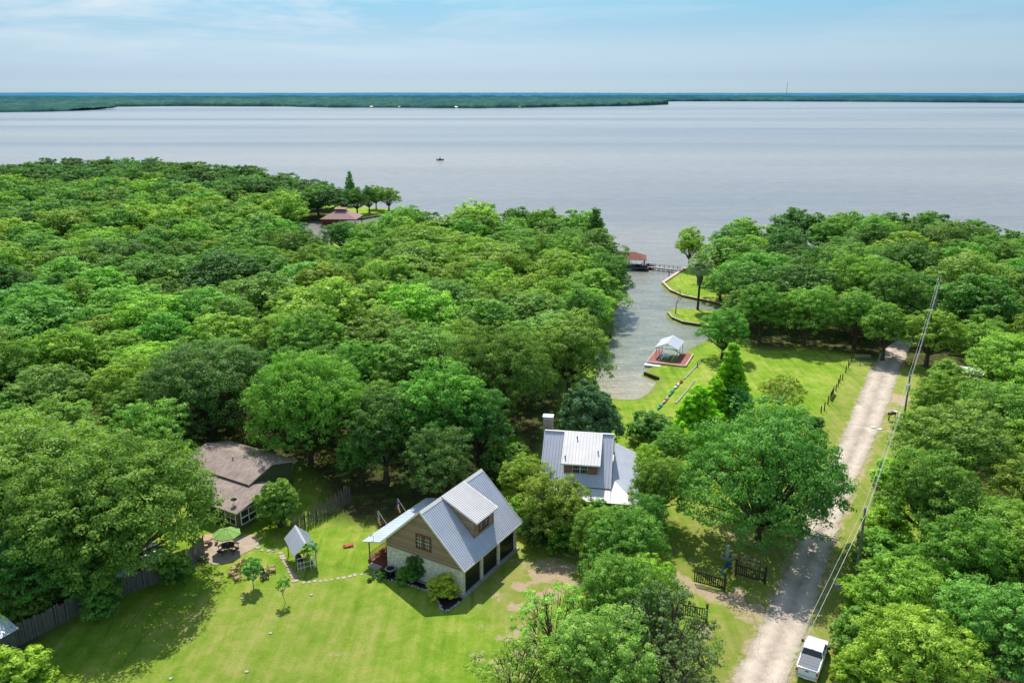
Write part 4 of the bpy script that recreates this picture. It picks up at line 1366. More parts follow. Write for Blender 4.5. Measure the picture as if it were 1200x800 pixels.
def flag_tx(parent):
    me_v, me_f, mi = [], [], []
    w, h = 1.5, .9
    def pt(i, j, nx=15, ny=6):
        x = w * i / nx; z = -h * j / ny
        return (x, .06 * math.sin(x * 5 + .5), z - .15 * x)
    for i in range(15):
        for j in range(6):
            b = len(me_v)
            me_v += [pt(i, j), pt(i, j + 1), pt(i + 1, j + 1), pt(i + 1, j)]
            me_f.append((b, b + 1, b + 2, b + 3))
            mi.append(2 if i < 5 else (1 if j < 3 else 0))
    for off in (.014, -.014):
        b = len(me_v)
        for k in range(10):
            rr = .17 if k % 2 == 0 else .068
            a = math.pi / 2 + k * math.pi / 5
            x = .25 + rr * math.cos(a)
            me_v.append((x, .06 * math.sin(x * 5 + .5) + off, -.45 + rr * math.sin(a) - .15 * x))
        me_f.append(tuple(range(b, b + 10))); mi.append(1)
    return flag_mesh(parent, me_v, me_f, mi)

M['flag_red'] = simple('flag_red_cloth', (0.55, 0.03, 0.04), .8, .05, 3)
M['flag_white'] = simple('flag_white_cloth', (0.75, 0.75, 0.75), .8, .03, 3)
M['flag_blue'] = simple('flag_blue_cloth', (0.02, 0.05, 0.28), .8, .05, 3)
def flag_mesh(parent, v, f, mi):
    me = bpy.data.meshes.new('flag_cloth')
    me.from_pydata(v, [], f)
    for m in ('flag_red', 'flag_white', 'flag_blue'):
        me.materials.append(M[m])
    me.polygons.foreach_set('material_index', mi)
    o = bpy.data.objects.new('flag_cloth', me)
    COL.objects.link(o); o.parent = parent
    return o

def dish(label, pos, rz, group=None, mat=None):
    t = thing('satellite_dish', label, 'satellite dish', pos, rz)
    m = mat or M['grey_metal']
    MB().tube([(0, 0, 0), (0, 0, .45), (0, -.08, .62)], .025, 6).build('mast', m, t)
    d = MB()
    prof = [(0.02, 0), (.15, .02), (.28, .06), (.36, .11), (.365, .12), (.28, .075), (.15, .035), (.02, .015)]
    d.lathe(prof, n=16)
    o = d.build('reflector', m, t, smooth=True)
    o.location = (0, -.12, .68); o.rotation_euler = (R(60), 0, 0)
    MB().tube([(0, -.14, .5), (0, -.55, .62)], .014, 5).box((0, -.58, .64), (.08, .12, .07)).build('feed_arm', m, t)
    return t

# ------------------------------------------------------------------ metal roofed garage
GA = (-5.04, 73.52); GR = R(59)
gu = Vector((math.cos(GR), math.sin(GR))); gv = Vector((-gu.y, gu.x))
def gw(x, y): return (GA[0] + x * gu.x + y * gv.x, GA[1] + x * gu.y + y * gv.y)

def garage():
    t = thing('garage_house', 'one-and-a-half storey garage with ribbed metal roof, brown siding gable and three dark doors', 'house', (*GA, 0), GR)
    W, LN = 10.0, 10.8
    zr, slope = 8.6, .954
    zof = lambda y: zr - abs(y - 5) * slope
    MB().box((LN / 2, 5, .06), (LN + .5, W + .5, .24)).build('foundation', M['concrete_grey'], t)
    w = MB()
    w.prism([(0, .30), (LN, .30), (LN, W), (0, W)], .18, 2.95)
    # stone piers and lintel between the three doors
    for x0, x1 in ((0, .42), (3.35, 3.82), (6.75, 7.22), (10.3, LN)):
        w.box(((x0 + x1) / 2, .145, 1.56), (x1 - x0, .29, 2.77))
    w.build('wall', M['stone'], t)
    MB().box((LN / 2, .15, 3.2), (LN - .01, .28, .5)).build('lintel', M['cream'], t)
    s = MB()
    s.prism_x([(.02, 2.95), (W + .02, 2.95), (W + .02, zof(W) - .12), (5, zr - .16), (.02, zof(0) - .12)], -.035, LN + .03)
    s.build('gable_siding', M['siding'], t)
    MB().box((-.045, 5.0, 2.94), (.05, W + .06, .13)).build('band_board', M['cream'], t)
    for x0, x1 in ((.44, 3.33), (3.84, 6.73), (7.24, 10.28)):
        d = MB()
        d.box(((x0 + x1) / 2, .20, 1.56), (x1 - x0, .05, 2.74))
        do = d.build('garage_door', M['dark_green'], t)
        r = MB()
        for z in (.75, 1.4, 2.05):
            r.box(((x0 + x1) / 2, .168, z), (x1 - x0 - .04, .012, .03))
        for x in (x0 + .03, x1 - .03):
            r.box((x, .16, 1.56), (.06, .03, 2.74))
        r.box(((x0 + x1) / 2, .15, .22), (x1 - x0 - .12, .02, .05))
        r.build('door_frame', M['black'], do)
    # main roof
    ze = zof(-.45)
    r = MB()
    r.ribbed((-.45, -.45, ze), (LN + .45, -.45, ze), (LN + .45, 5, zr), (-.45, 5, zr), pitch=.30, rib=.07, hgt=.05)
    r.ribbed((LN + .45, W + .45, ze), (-.45, W + .45, ze), (-.45, 5, zr), (LN + .45, 5, zr), pitch=.30, rib=.07, hgt=.05)
    ro = r.build('roof', M['metal_roof'], t)
    c = MB()
    c.slab([(-.47, 4.72, zr - .18), (LN + .47, 4.72, zr - .18), (LN + .47, 5, zr + .09), (-.47, 5, zr + .09)], .02)
    c.slab([(LN + .47, 5.28, zr - .18), (-.47, 5.28, zr - .18), (-.47, 5, zr + .09), (LN + .47, 5, zr + .09)], .02)
    c.build('ridge_cap', M['trim'], ro)
    f = MB()
    for x in (-.47, LN + .47):
        for a, b in (((x, -.50, ze - .07), (x, 5, zr - .02)), ((x, W + .50, ze - .07), (x, 5, zr - .02))):
            f.bar(a, b, .05, .20)
    f.bar((-.44, -.49, ze - .1), (LN + .44, -.49, ze - .1), .05, .17)
    f.build('barge_board', M['trim'], t)
    # shed dormer
    dx0, dx1 = 3.35, 7.55
    dr = MB()
    dr.ribbed((dx0, .45, 6.78), (dx1, .45, 6.78), (dx1, 4.95, zr + .12), (dx0, 4.95, zr + .12), pitch=.30, rib=.07, hgt=.05)
    dro = dr.build('dormer_roof', M['metal_roof_white'], t)
    b = MB()
    b.bar((dx0 - .02, .40, 6.68), (dx1 + .02, .40, 6.68), .05, .16)
    b.bar((dx0 - .02, .42, 6.69), (dx0 - .02, 4.9, zr + .02), .05, .16)
    b.bar((dx1 + .02, .42, 6.69), (dx1 + .02, 4.9, zr + .02), .05, .16)
    b.build('fascia', M['trim'], dro)
    dw = MB()
    dw.prism_x([(.92, zof(.92) - .1), (4.8, zof(4.8) - .1), (4.8, 8.60), (.92, 6.90)], dx0 + .22, dx1 - .22)
    dwo = dw.build('dormer_wall', M['siding'], t)
    for x in (dx0 + .24, dx1 - .24):
        MB().box((x, .905, 5.75), (.12, .06, 2.0)).build('corner_board', M['siding_red'], dwo)
    for k in (0, 1):
        window(t, (4.42 + k * .98, .915, 5.12), (1, 0, 0), (0, -1, 0), .86, 1.38, 2, 4, M['redbrown'], fr=.10)
    # pair of gable windows
    for k in (0, 1):
        window(t, (-.04, 5.85 - k * 1.0, 4.05), (0, -1, 0), (-1, 0, 0), .88, 1.62, 3, 4, M['redbrown'], fr=.11)
    # lean-to porch roof and posts
    p = MB()
    p.ribbed((LN + .35, 13.0, 2.80), (-.45, 13.0, 2.80), (-.45, 10.3, 3.52), (LN + .35, 10.3, 3.52), pitch=.42, rib=.06, hgt=.035)
    po = p.build('porch_roof', M['metal_blue'], t)
    q = MB(); q.bar((-.46, 13.03, 2.72), (LN + .36, 13.03, 2.72), .05, .15); q.bar((-.47, 13.0, 2.74), (-.47, 10.4, 3.44), .05, .13)
    q.build('fascia', M['trim'], po)
    MB().box((LN / 2, 11.45, .2), (LN, 2.7, .36)).build('porch_deck', M['redbrown'], t)
    MB().box((-.45, 11.4, .12), (.7, 1.5, .22)).build('step', M['palewood'], t)
    for x in (.15, 3.6, 7.1, 10.6):
        MB().tube([(x, 12.65, .3), (x, 12.65, 2.8)], .075, 8).build('post', M['cream'] if x > 1 else M['greywood'], t)
    rl = MB()
    for x0, x1 in ((.2, 3.55), (3.65, 7.05), (7.15, 10.55)):
        rl.bar((x0, 12.66, 1.15), (x1, 12.66, 1.15), .06).bar((x0, 12.66, .5), (x1, 12.66, .5), .05)
        n = int((x1 - x0) / .16)
        for i in range(1, n):
            x = x0 + (x1 - x0) * i / n
            rl.bar((x, 12.66, .5), (x, 12.66, 1.13), .03)
    rl.build('railing', M['redwood'], t)
    MB().box((.35, .12, 3.1), (.18, .14, .22)).build('wall_lamp', M['black'], t)
    MB().box((LN * .35, W + .04, 1.3), (1.0, .06, 2.2)).build('door', M['redbrown'], t)
garage()
for k, (x, lab) in enumerate([(1.0, 'red wooden porch chair at the near end of the garage porch'), (2.2, 'red wooden porch chair behind the nearest one on the garage porch')]):
    adirondack('porch_chair', lab, (*gw(x, 12.0), .38), GR + R(180), M['redwood'], 'red chairs on the garage porch', 'chair')
def side_table():
    t = thing('side_table', 'little round black table on the garage porch beside the red chairs', 'table', (*gw(3.0, 11.8), .38))
    MB().lathe([(.26, .48), (.28, .49), (.28, .52), (.05, .52)]).build('table_top', M['black'], t)
    for a in (0, 2.1, 4.2):
        MB().tube([(.08 * math.cos(a), .08 * math.sin(a), .48), (.22 * math.cos(a), .22 * math.sin(a), 0)], .018, 5).build('leg', M['black'], t)
side_table()
dish('small grey satellite dish on the near corner of the porch roof', (*gw(-.25, 11.6), 3.18), GR + R(200))
for x, fn, lab in ((3.6, flag_us, 'stars and stripes flag on a slanting pole at the porch eave'), (7.1, flag_tx, 'blue, white and red single-star flag on a slanting pole at the far porch post')):
    px_, py_ = gw(x, 12.8)
    t = thing('flag', lab, 'flag', (px_, py_, 2.45), GR)
    MB().tube([(0, -.1, .2), (0, 1.25, 1.75)], .022, 6).ellipsoid((0, 1.27, 1.78), (.045, .045, .045), 8, 5).build('flag_pole', M['white'], t)
    c = fn(t)
    c.location = (0.01, 1.2, 1.68); c.rotation_euler = (0, R(62), R(-120))

def barrel_planter():
    p = g(458, 673)
    t = thing('planter', 'black half-barrel planter with pale rim in the bed at the garage corner', 'planter', (*p, 0))
    MB().lathe([(.42, 0), (.50, .2), (.55, .5), (.52, .74)], n=20).build('barrel', M['black'], t, smooth=False)
    MB().lathe([(.50, .72), (.58, .73), (.58, .80), (.47, .80)], n=20).build('rim', M['stone_pale'], t)
    MB().lathe([(.02, .80), (.46, .805), (.46, .81), (.02, .812)], n=16).build('soil', M['mulch'], t)
barrel_planter()

# planting bed and its stone edging
bed_px = [(439, 671.5), (440, 677), (447, 679.5), (458, 680), (470, 682.5), (485, 687), (500, 692), (511, 699), (515, 708), (517, 714), (524, 716.5), (533, 711), (540, 704)]
bed = [g(*p) for p in bed_px] + [gw(-.27, -.1), gw(-.27, 9.9), g(448, 667)]
tag(MB().prism(bed[::-1], .0, .035).build('mulch_bed', M['mulch']), 'dark mulch planting bed along the stone gable wall of the garage', 'planting bed')
rng = random.Random(4)
def stones_along(pts, step, size, name, mat, label, cat, group, flat=.5, jit=.1, zc=.04):
    P = [Vector((*p, 0)) for p in pts]
    d = 0
    for a, b in zip(P[:-1], P[1:]):
        L = (b - a).length
        while d < L:
            q = a.lerp(b, d / L)
            n = rng.randint(6, 8)
            s = size * rng.uniform(.75, 1.25)
            poly = []
            for k in range(n):
                an = 2 * math.pi * k / n
                rr = s * rng.uniform(.75, 1.1)
                poly.append((math.cos(an) * rr, math.sin(an) * rr * .8))
            mb = MB(); mb.prism(poly, 0, flat * size * rng.uniform(.8, 1.2))
            o = mb.build(name, mat, loc=(q.x + rng.uniform(-jit, jit), q.y + rng.uniform(-jit, jit), zc), rz=rng.uniform(0, 3), bevel=.02)
            tag(o, label, cat, group)
            d += step * rng.uniform(.85, 1.15)
        d -= L
stones_along([g(*p) for p in bed_px], .36, .17, 'edging_stone', M['stone_pale'], 'rough pale stone edging the dark mulch bed by the garage gable', 'edging stone', 'stones edging the mulch bed', flat=.9, jit=.03, zc=.0)
stones_along([g(*p) for p in [(431, 672), (418, 673), (405, 676), (392, 678.5), (378, 680.5), (368, 681), (355, 682.5)]], .62, .26, 'stepping_stone', M['stone_pale'], 'pale stepping stone in the lawn path leading to the garage porch', 'stepping stone', 'pale stepping stones in the lawn', flat=.16, jit=.06, zc=.01)
stones_along([g(*p) for p in [(328, 648), (331, 652), (334, 658), (338, 665), (342, 672), (347, 680)]], .62, .38, 'flagstone', M['stone_tan'], 'tan flagstone in the path along the metal roofed shelter', 'flagstone', 'tan flagstones along the shelter', flat=.14, jit=.08, zc=.01)
stones_along([g(*p) for p in [(302, 642), (310, 645), (320, 645), (327, 646)]], .75, .30, 'flagstone', M['stone_pale'], 'pale flagstone between the patio and the shelter path', 'flagstone', 'pale flagstones beside the patio', flat=.2, jit=.12, zc=.01)
for k, (px, py, lab) in enumerate([(284, 701, 'white rock on the grass left of the small round lawn tree'), (365, 697, 'small white stone lying on the lawn right of the sapling'), (317, 742, 'pinkish stone alone in the open lawn below the sapling'), (289, 787, 'pale flat stone near the bottom edge of the lawn'), (200, 795, 'small tan stone at the bottom edge of the lawn')]):
    q = g(px, py)
    mb = MB(); mb.prism([(math.cos(a) * .22 * rng.uniform(.8, 1.1), math.sin(a) * .18) for a in [i * 1.05 for i in range(6)]], 0, .1)
    tag(mb.build('stone', M['stone_pale'], loc=(q[0], q[1], 0), bevel=.03), lab, 'stone')

# ------------------------------------------------------------------ grey roofed cottage
def cottage():
    a0 = g(639, 504, 8.6)
    rz = R(-9.07)
    t = thing('cottage', 'cottage with grey metal roof, white dormer roof and low white porch roof among trees', 'house', (a0[0], a0[1], 0), rz)
    LN, zr, sl = 8.7, 8.6, .90
    MB().prism([(.3, -4.9), (8.4, -4.9), (8.4, 4.9), (.3, 4.9)], 0, 3.9).build('wall', M['stone'], t)
    MB().prism_x([(-4.9, 3.9), (4.9, 3.9), (4.9, 4.1), (0, zr - .15), (-4.9, 4.1)], .3, 8.4).build('gable_siding', M['siding_red'], t)
    r = MB()
    r.ribbed((0, -5.4, zr - 5.4 * sl), (LN, -5.4, zr - 5.4 * sl), (LN, 0, zr), (0, 0, zr), pitch=.38, rib=.07, hgt=.05)
    r.ribbed((LN, 5.4, zr - 5.4 * sl), (0, 5.4, zr - 5.4 * sl), (0, 0, zr), (LN, 0, zr), pitch=.38, rib=.07, hgt=.05)
    ro = r.build('roof', M['metal_roof'], t)
    f = MB()
    f.bar((-.03, 0, zr + .03), (LN + .03, 0, zr + .03), .28, .10)
    for x in (-.03, LN + .03):
        for s in (-1, 1):
            f.bar((x, s * 5.42, zr - 5.42 * sl - .06), (x, 0, zr - .03), .06, .2)
    f.build('barge_board', M['white'], ro)
    d = MB()
    d.ribbed((2.55, -4.5, 6.28), (7.3, -4.5, 6.28), (7.3, -.05, zr + .12), (2.55, -.05, zr + .12), pitch=.38, rib=.07, hgt=.05)
    do = d.build('dormer_roof', M['metal_roof_white'], t)
    b = MB()
    b.bar((2.53, -4.52, 6.20), (7.32, -4.52, 6.20), .05, .16)
    for x in (2.53, 7.32):
        b.bar((x, -4.5, 6.22), (x, -.1, zr + .04), .05, .16)
    b.build('fascia', M['white'], do)
    for x, y in ((4.2, -1.1), (6.95, -2.9), (2.95, -3.8)):
        z = 6.28 + (y + 4.5) * (zr + .12 - 6.28) / 4.45
        MB().lathe([(.07, 0), (.07, .28), (.10, .29), (.10, .34), (.02, .36)], (x, y, z), 10).build('vent_pipe', M['black'], do)
    MB().prism_x([(-4.15, 4.78), (-.3, 8.2), (-.3, 8.45), (-4.15, 6.35)], 2.85, 7.0).build('dormer_wall', M['siding_red'], t)
    for k in (0, 1):
        window(t, (3.95 + k * .95, -4.155, 4.95), (1, 0, 0), (0, -1, 0), .85, 1.15, 3, 2, M['cream'], fr=.08)
    # low skirt roofs: front porch and right wing
    p = MB()
    p.ribbed((-.3, -7.2, 2.75), (8.75, -7.2, 2.75), (8.75, -5.42, 3.60), (-.3, -5.42, 3.60), pitch=.45, rib=.06, hgt=.035)
    p.slab([(8.78, -7.2, 2.75), (12.2, -7.2, 2.75), (8.78, -3.6, 4.36)], .05)
    po = p.build('porch_roof', M['metal_roof_white'], t)
    for x in (0, 3, 6, 9, 11.8):
        MB().tube([(x, -6.95, 0), (x, -6.95, 2.8)], .08, 8).build('post', M['white'], t)
    w = MB()
    w.ribbed((12.22, -7.18, 2.75), (12.22, 7.2, 2.75), (8.80, 7.2, 4.36), (8.80, -3.58, 4.36), pitch=.45, rib=.05, hgt=.03)
    w.build('wing_roof', M['metal_roof'], t)  # grey sheet carries this slope's shade, the paler front skirt its sunlight
    MB().prism([(8.42, -4.0), (11.7, -4.0), (11.7, 6.9), (8.42, 6.9)], 0, 2.72).build('wing_wall', M['stone'], t)
    MB().box((2.0, -4.93, 1.1), (1.0, .06, 2.1)).build('door', M['redbrown'], t)
    for x in (3.4, 5.6, 9.2):
        window(t, (x, -4.9 if x < 8 else -4.0, 1.0), (1, 0, 0), (0, -1, 0), 1.2, 1.2, 2, 2, M['white'])
    MB().box((.2, 1.5, 4.8), (1.25, .95, 9.5)).build('chimney', M['stone_brown'], t)
    c = [o for o in t.children if o.name.startswith('chimney')][0]
    MB().box((.2, 1.5, 9.78), (1.2, .9, .42)).build('flue_cover', M['grey_metal'], c)
    MB().box((.2, 1.5, 10.02), (1.4, 1.1, .06)).build('chimney_cap', M['white'], c)
cottage()

# ------------------------------------------------------------------ brown roofed house on the left
BH = (-32.35, 86.1); BR = R(60)
bu = Vector((math.cos(BR), math.sin(BR))); bv = Vector((-bu.y, bu.x))
def bw(x, y): return (BH[0] + x * bu.x + y * bv.x, BH[1] + x * bu.y + y * bv.y)
def brown_house():
    t = thing('brown_roofed_house', 'low olive green house with tan-brown shingle roof in two steps behind the patio', 'house', (*BH, 0), BR)
    MB().prism([(.45, .45), (5.4, .45), (5.4, 9.5), (.45, 9.5)], 0, 2.62).build('wall', M['green_wall'], t)
    MB().prism([(4.9, 3.0), (12.2, 3.0), (12.2, 14.5), (4.9, 14.5)], 0, 3.62).build('wall', M['green_wall'], t)
    MB().prism_y([(4.9, 3.62), (12.2, 3.62), (8.5, 4.82)], 3.02, 14.4).build('gable', M['green_wall'], t)
    MB().prism_y([(.45, 2.62), (5.8, 2.62), (5.0, 3.50)], .47, 9.4).build('gable', M['green_wall'], t)
    r1 = MB()
    r1.slab([(0, 9.8, 2.72), (0, 0, 2.72), (5.0, 0, 3.68), (5.0, 9.8, 3.68)], .09)
    r1.slab([(5.02, 9.8, 3.68), (5.02, 0, 3.68), (7.0, 0, 3.22), (7.0, 9.8, 3.22)], .09)
    a = r1.build('roof', M['shingle'], t)
    r2 = MB()
    r2.slab([(4.4, 15, 3.85), (4.4, 2.6, 3.85), (8.5, 2.6, 5.05), (8.5, 15, 5.05)], .09)
    r2.slab([(8.52, 15, 5.05), (8.52, 2.6, 5.05), (12.8, 2.6, 3.75), (12.8, 15, 3.75)], .09)
    r2.build('roof', M['shingle'], t)
    f = MB()
    f.bar((-.03, -.02, 2.62), (-.03, 9.8, 2.62), .05, .18).bar((-.0, -.04, 2.64), (5.0, -.04, 3.60), .05, .18)
    f.bar((4.4, 2.57, 3.76), (8.5, 2.57, 4.96), .05, .18).bar((8.5, 2.57, 4.96), (12.8, 2.57, 3.66), .05, .18)
    f.build('fascia', M['palewood'], t)
    for x in (7.4, 10.2):
        MB().lathe([(.08, 0), (.08, .4), (.12, .41), (.12, .5)], (x, 8.5, 4.65), 8).build('vent_pipe', M['grey_metal'], t)
    window(t, (.45, 2.5, .75), (0, -1, 0), (-1, 0, 0), 1.75, 1.55, 2, 2, M['white'])
    MB().box((.43, 3.9, 1.1), (.05, 1.1, 2.15)).build('door', M['black'], t)
    window(t, (.45, 7.6, .8), (0, -1, 0), (-1, 0, 0), 2.4, 1.5, 3, 2, M['white'])
    window(t, (.95, .45, .65), (1, 0, 0), (0, -1, 0), 3.6, 1.75, 3, 2, M['white'], fr=.11, mun=.08)
    window(t, (6.0, 3.0, 1.2), (1, 0, 0), (0, -1, 0), 1.2, 1.3, 2, 2, M['white'])
brown_house()
dish('dark satellite dish standing on the near brown shingle roof', (*bw(.9, 1.3), 2.95), R(200), mat=M['black'])

# patio
patio_px = [(242, 651), (243, 658), (250, 662), (263, 660.5), (273, 656.5), (281, 651.5), (289, 647), (296, 643.5), (303, 638.5), (304, 634), (301.5, 630), (296, 626.5), (288, 626), (279, 630), (270, 631), (256, 628), (240, 627), (232, 634), (236, 644)]
tag(MB().prism([g(*p) for p in patio_px], .0, .06).build('patio', M['concrete']), kind='structure')

def umbrella():
    c = g(265, 621.5, 2.55)
    t = thing('patio_umbrella', 'lime green octagonal patio umbrella open over a round table', 'umbrella', (c[0], c[1], .06))
    MB().tube([(0, 0, 0), (0, 0, 2.75)], .025, 8).build('pole', M['white'], t)
    cv = MB()
    n = 8; r = 1.62
    top = (0, 0, 2.72)
    ring = [(r * math.cos(2 * math.pi * k / n), r * math.sin(2 * math.pi * k / n), 2.08) for k in range(n)]
    mid = [(r * .5 * math.cos(2 * math.pi * k / n), r * .5 * math.sin(2 * math.pi * k / n), 2.47) for k in range(n)]
    mm = [(r * .52 * math.cos(2 * math.pi * (k + .5) / n) * .92, r * .52 * math.sin(2 * math.pi * (k + .5) / n) * .92, 2.41) for k in range(n)]
    em = [(r * .9 * math.cos(2 * math.pi * (k + .5) / n), r * .9 * math.sin(2 * math.pi * (k + .5) / n), 2.06) for k in range(n)]
    vs = [top] + ring + mid + mm + em
    fs = []
    for k in range(n):
        k2 = (k + 1) % n
        R0, R1, M0, M1, C_, E_ = 1 + k, 1 + k2, 9 + k, 9 + k2, 17 + k, 25 + k
        fs += [(0, M0, C_), (0, C_, M1), (M0, R0, E_, C_), (M1, C_, E_, R1)]
    cv.add(vs, fs)
    cv.build('canopy', M['umbrella'], t)
    ed = MB()
    for k in range(n):
        ed.bar(ring[k], em[k], .02, .10).bar(em[k], ring[(k + 1) % n], .02, .10)
        ed.bar(tuple(np.array(mid[k]) + (0, 0, .012)), tuple(np.array(ring[k]) + (0, 0, .012)), .03, .02).bar((0, 0, 2.735), tuple(np.array(mid[k]) + (0, 0, .012)), .03, .02)
    ed.build('ribs', M['umbrella'], t)
umbrella()

def picnic_set(c, rz, lab, mat, top_r=.75):
    t = thing('picnic_table', lab, 'table', (c[0], c[1], .06), rz)
    MB().lathe([(.03, .72), (top_r, .72), (top_r, .76), (.03, .76)], n=20).build('table_top', mat, t)
    MB().bar((-.5, -.5, .05), (.45, .45, .70), .08).bar((.5, .5, .05), (-.45, -.45, .70), .08).bar((-.5, .5, .05), (.45, -.45, .70), .08).bar((.5, -.5, .05), (-.45, .45, .70), .08).build('legs', mat, t)
    for k in range(4):
        a = k * math.pi / 2 + .78
        b = MB()
        ca, sa = math.cos(a), math.sin(a)
        b.box((ca * 1.15, sa * 1.15, .44), (.32, .9, .045), rz=a)
        b.build('bench_seat', mat, t)
        l = MB()
        for s in (-.35, .35):
            x, y = ca * 1.15 - sa * s, sa * 1.15 + ca * s
            l.bar((x, y, 0), (x, y, .43), .06)
        l.build('bench_legs', M['darkwood'], t)
    return t
c = g(265, 621.5, 2.55)
picnic_set((c[0] + .05, c[1] - .12), .3, 'round brown picnic table with curved benches under the green umbrella', M['darkwood'])
picnic_set(g(242, 637), .9, 'round tan topped patio table with benches left of the green umbrella', M['tan_wood'])
c2 = g(241, 631)
for k, (px, py, rz, mat, lab) in enumerate([
        (286, 661, 200, 'tan_wood', 'tan garden chair at the back of the circle, closest to the patio'),
        (276, 667, 240, 'tan_wood', 'tan garden chair second from the patio on the left of the circle'),
        (271.5, 673, 270, 'tan_wood', 'leftmost tan garden chair of the circle on the lawn'),
        (277.5, 679, 300, 'tan_wood', 'front left tan garden chair of the circle, left of the lawn tree'),
        (310.5, 678, 45, 'darkwood', 'dark garden chair right beside the small round lawn tree'),
        (312, 672, 80, 'tan_wood', 'tan garden chair behind the dark one, right of the lawn tree'),
        (320, 669, 110, 'tan_wood', 'rightmost tan garden chair of the circle on the lawn'),
        (240, 655, 230, 'greywood', 'grey slatted lounge chair at the left corner of the patio'),
        (232, 657, 210, 'greywood', 'grey lounge chair on the grass off the left patio corner')]):
    adirondack('garden_chair', lab, g(px, py), R(rz), M[mat], 'garden chairs around the lawn circle' if k < 7 else None)
def fire_pit():
    t = thing('fire_pit', 'low round stone fire ring between the garden chairs', 'fire pit', (*g(293, 668), 0))
    mb = MB()
    for k in range(12):
        a = k * math.pi / 6
        mb.box((.5 * math.cos(a), .5 * math.sin(a), .13), (.18, .25, .26), rz=a)
    mb.build('stone_ring', M['stone_tan'], t)
    MB().lathe([(.02, .02), (.41, .02), (.41, .05), (.02, .06)]).build('ash', M['black'], t)
fire_pit()

# cornhole boards on the shaded lawn
for (px, py, rz, lab) in ((408, 640, 20, 'orange-red wooden toss board on the lawn left of the garage porch'), (449, 614, 215, 'orange-red wooden toss board in the shade beyond the porch flag')):
    t = thing('toss_board', lab, 'toss board', (*g(px, py), 0), R(rz))
    bd = MB()
    n = 20; cx = .42; rr = .08
    outer = [(-.6, -.3), (.6, -.3), (.6, .3), (-.6, .3)]
    zf = lambda x: .10 + (x + .6) / 1.2 * .22
    hole = [(cx + rr * math.cos(2 * math.pi * k / n), rr * math.sin(2 * math.pi * k / n)) for k in range(n)]
    sq = []
    for k in range(n):
        a = 2 * math.pi * k / n
        ca, sa = math.cos(a), math.sin(a)
        s = min((.6 - cx) / ca if ca > 1e-6 else (-.6 - cx) / ca if ca < -1e-6 else 9, .3 / abs(sa) if abs(sa) > 1e-6 else 9)
        sq.append((cx + ca * s, sa * s))
    vs = [(x, y, zf(x)) for x, y in hole] + [(x, y, zf(x)) for x, y in sq] + [(-.6, -.3, zf(-.6)), (-.6, .3, zf(-.6))]
    fs = [(k, n + k, n + (k + 1) % n, (k + 1) % n) for k in range(n)]
    bd.add(vs, fs)
    bd.add([(-.6, -.3, zf(-.6)), (.6, -.3, zf(.6)), (.6, -.3, zf(.6) - .08), (-.6, -.3, zf(-.6) - .08), (-.6, .3, zf(-.6)), (.6, .3, zf(.6)), (.6, .3, zf(.6) - .08), (-.6, .3, zf(-.6) - .08)],
           [(0, 3, 2, 1), (4, 5, 6, 7), (1, 2, 6, 5), (0, 4, 7, 3)])
    bd.add([(-.6, -.3, zf(-.6)), (-.6, .3, zf(-.6)), (-.3, .3, zf(-.3)), (-.3, -.3, zf(-.3))], [(0, 3, 2, 1)])
    bd.build('board', M['redwood'], t)
    for s in (-.25, .25):
        MB().bar((.5, s, 0), (.5, s, .27), .05).build('leg', M['redwood'], t)
    MB().box((-.5, 0, .04), (.08, .5, .06)).build('foot_rail', M['redwood'], t)

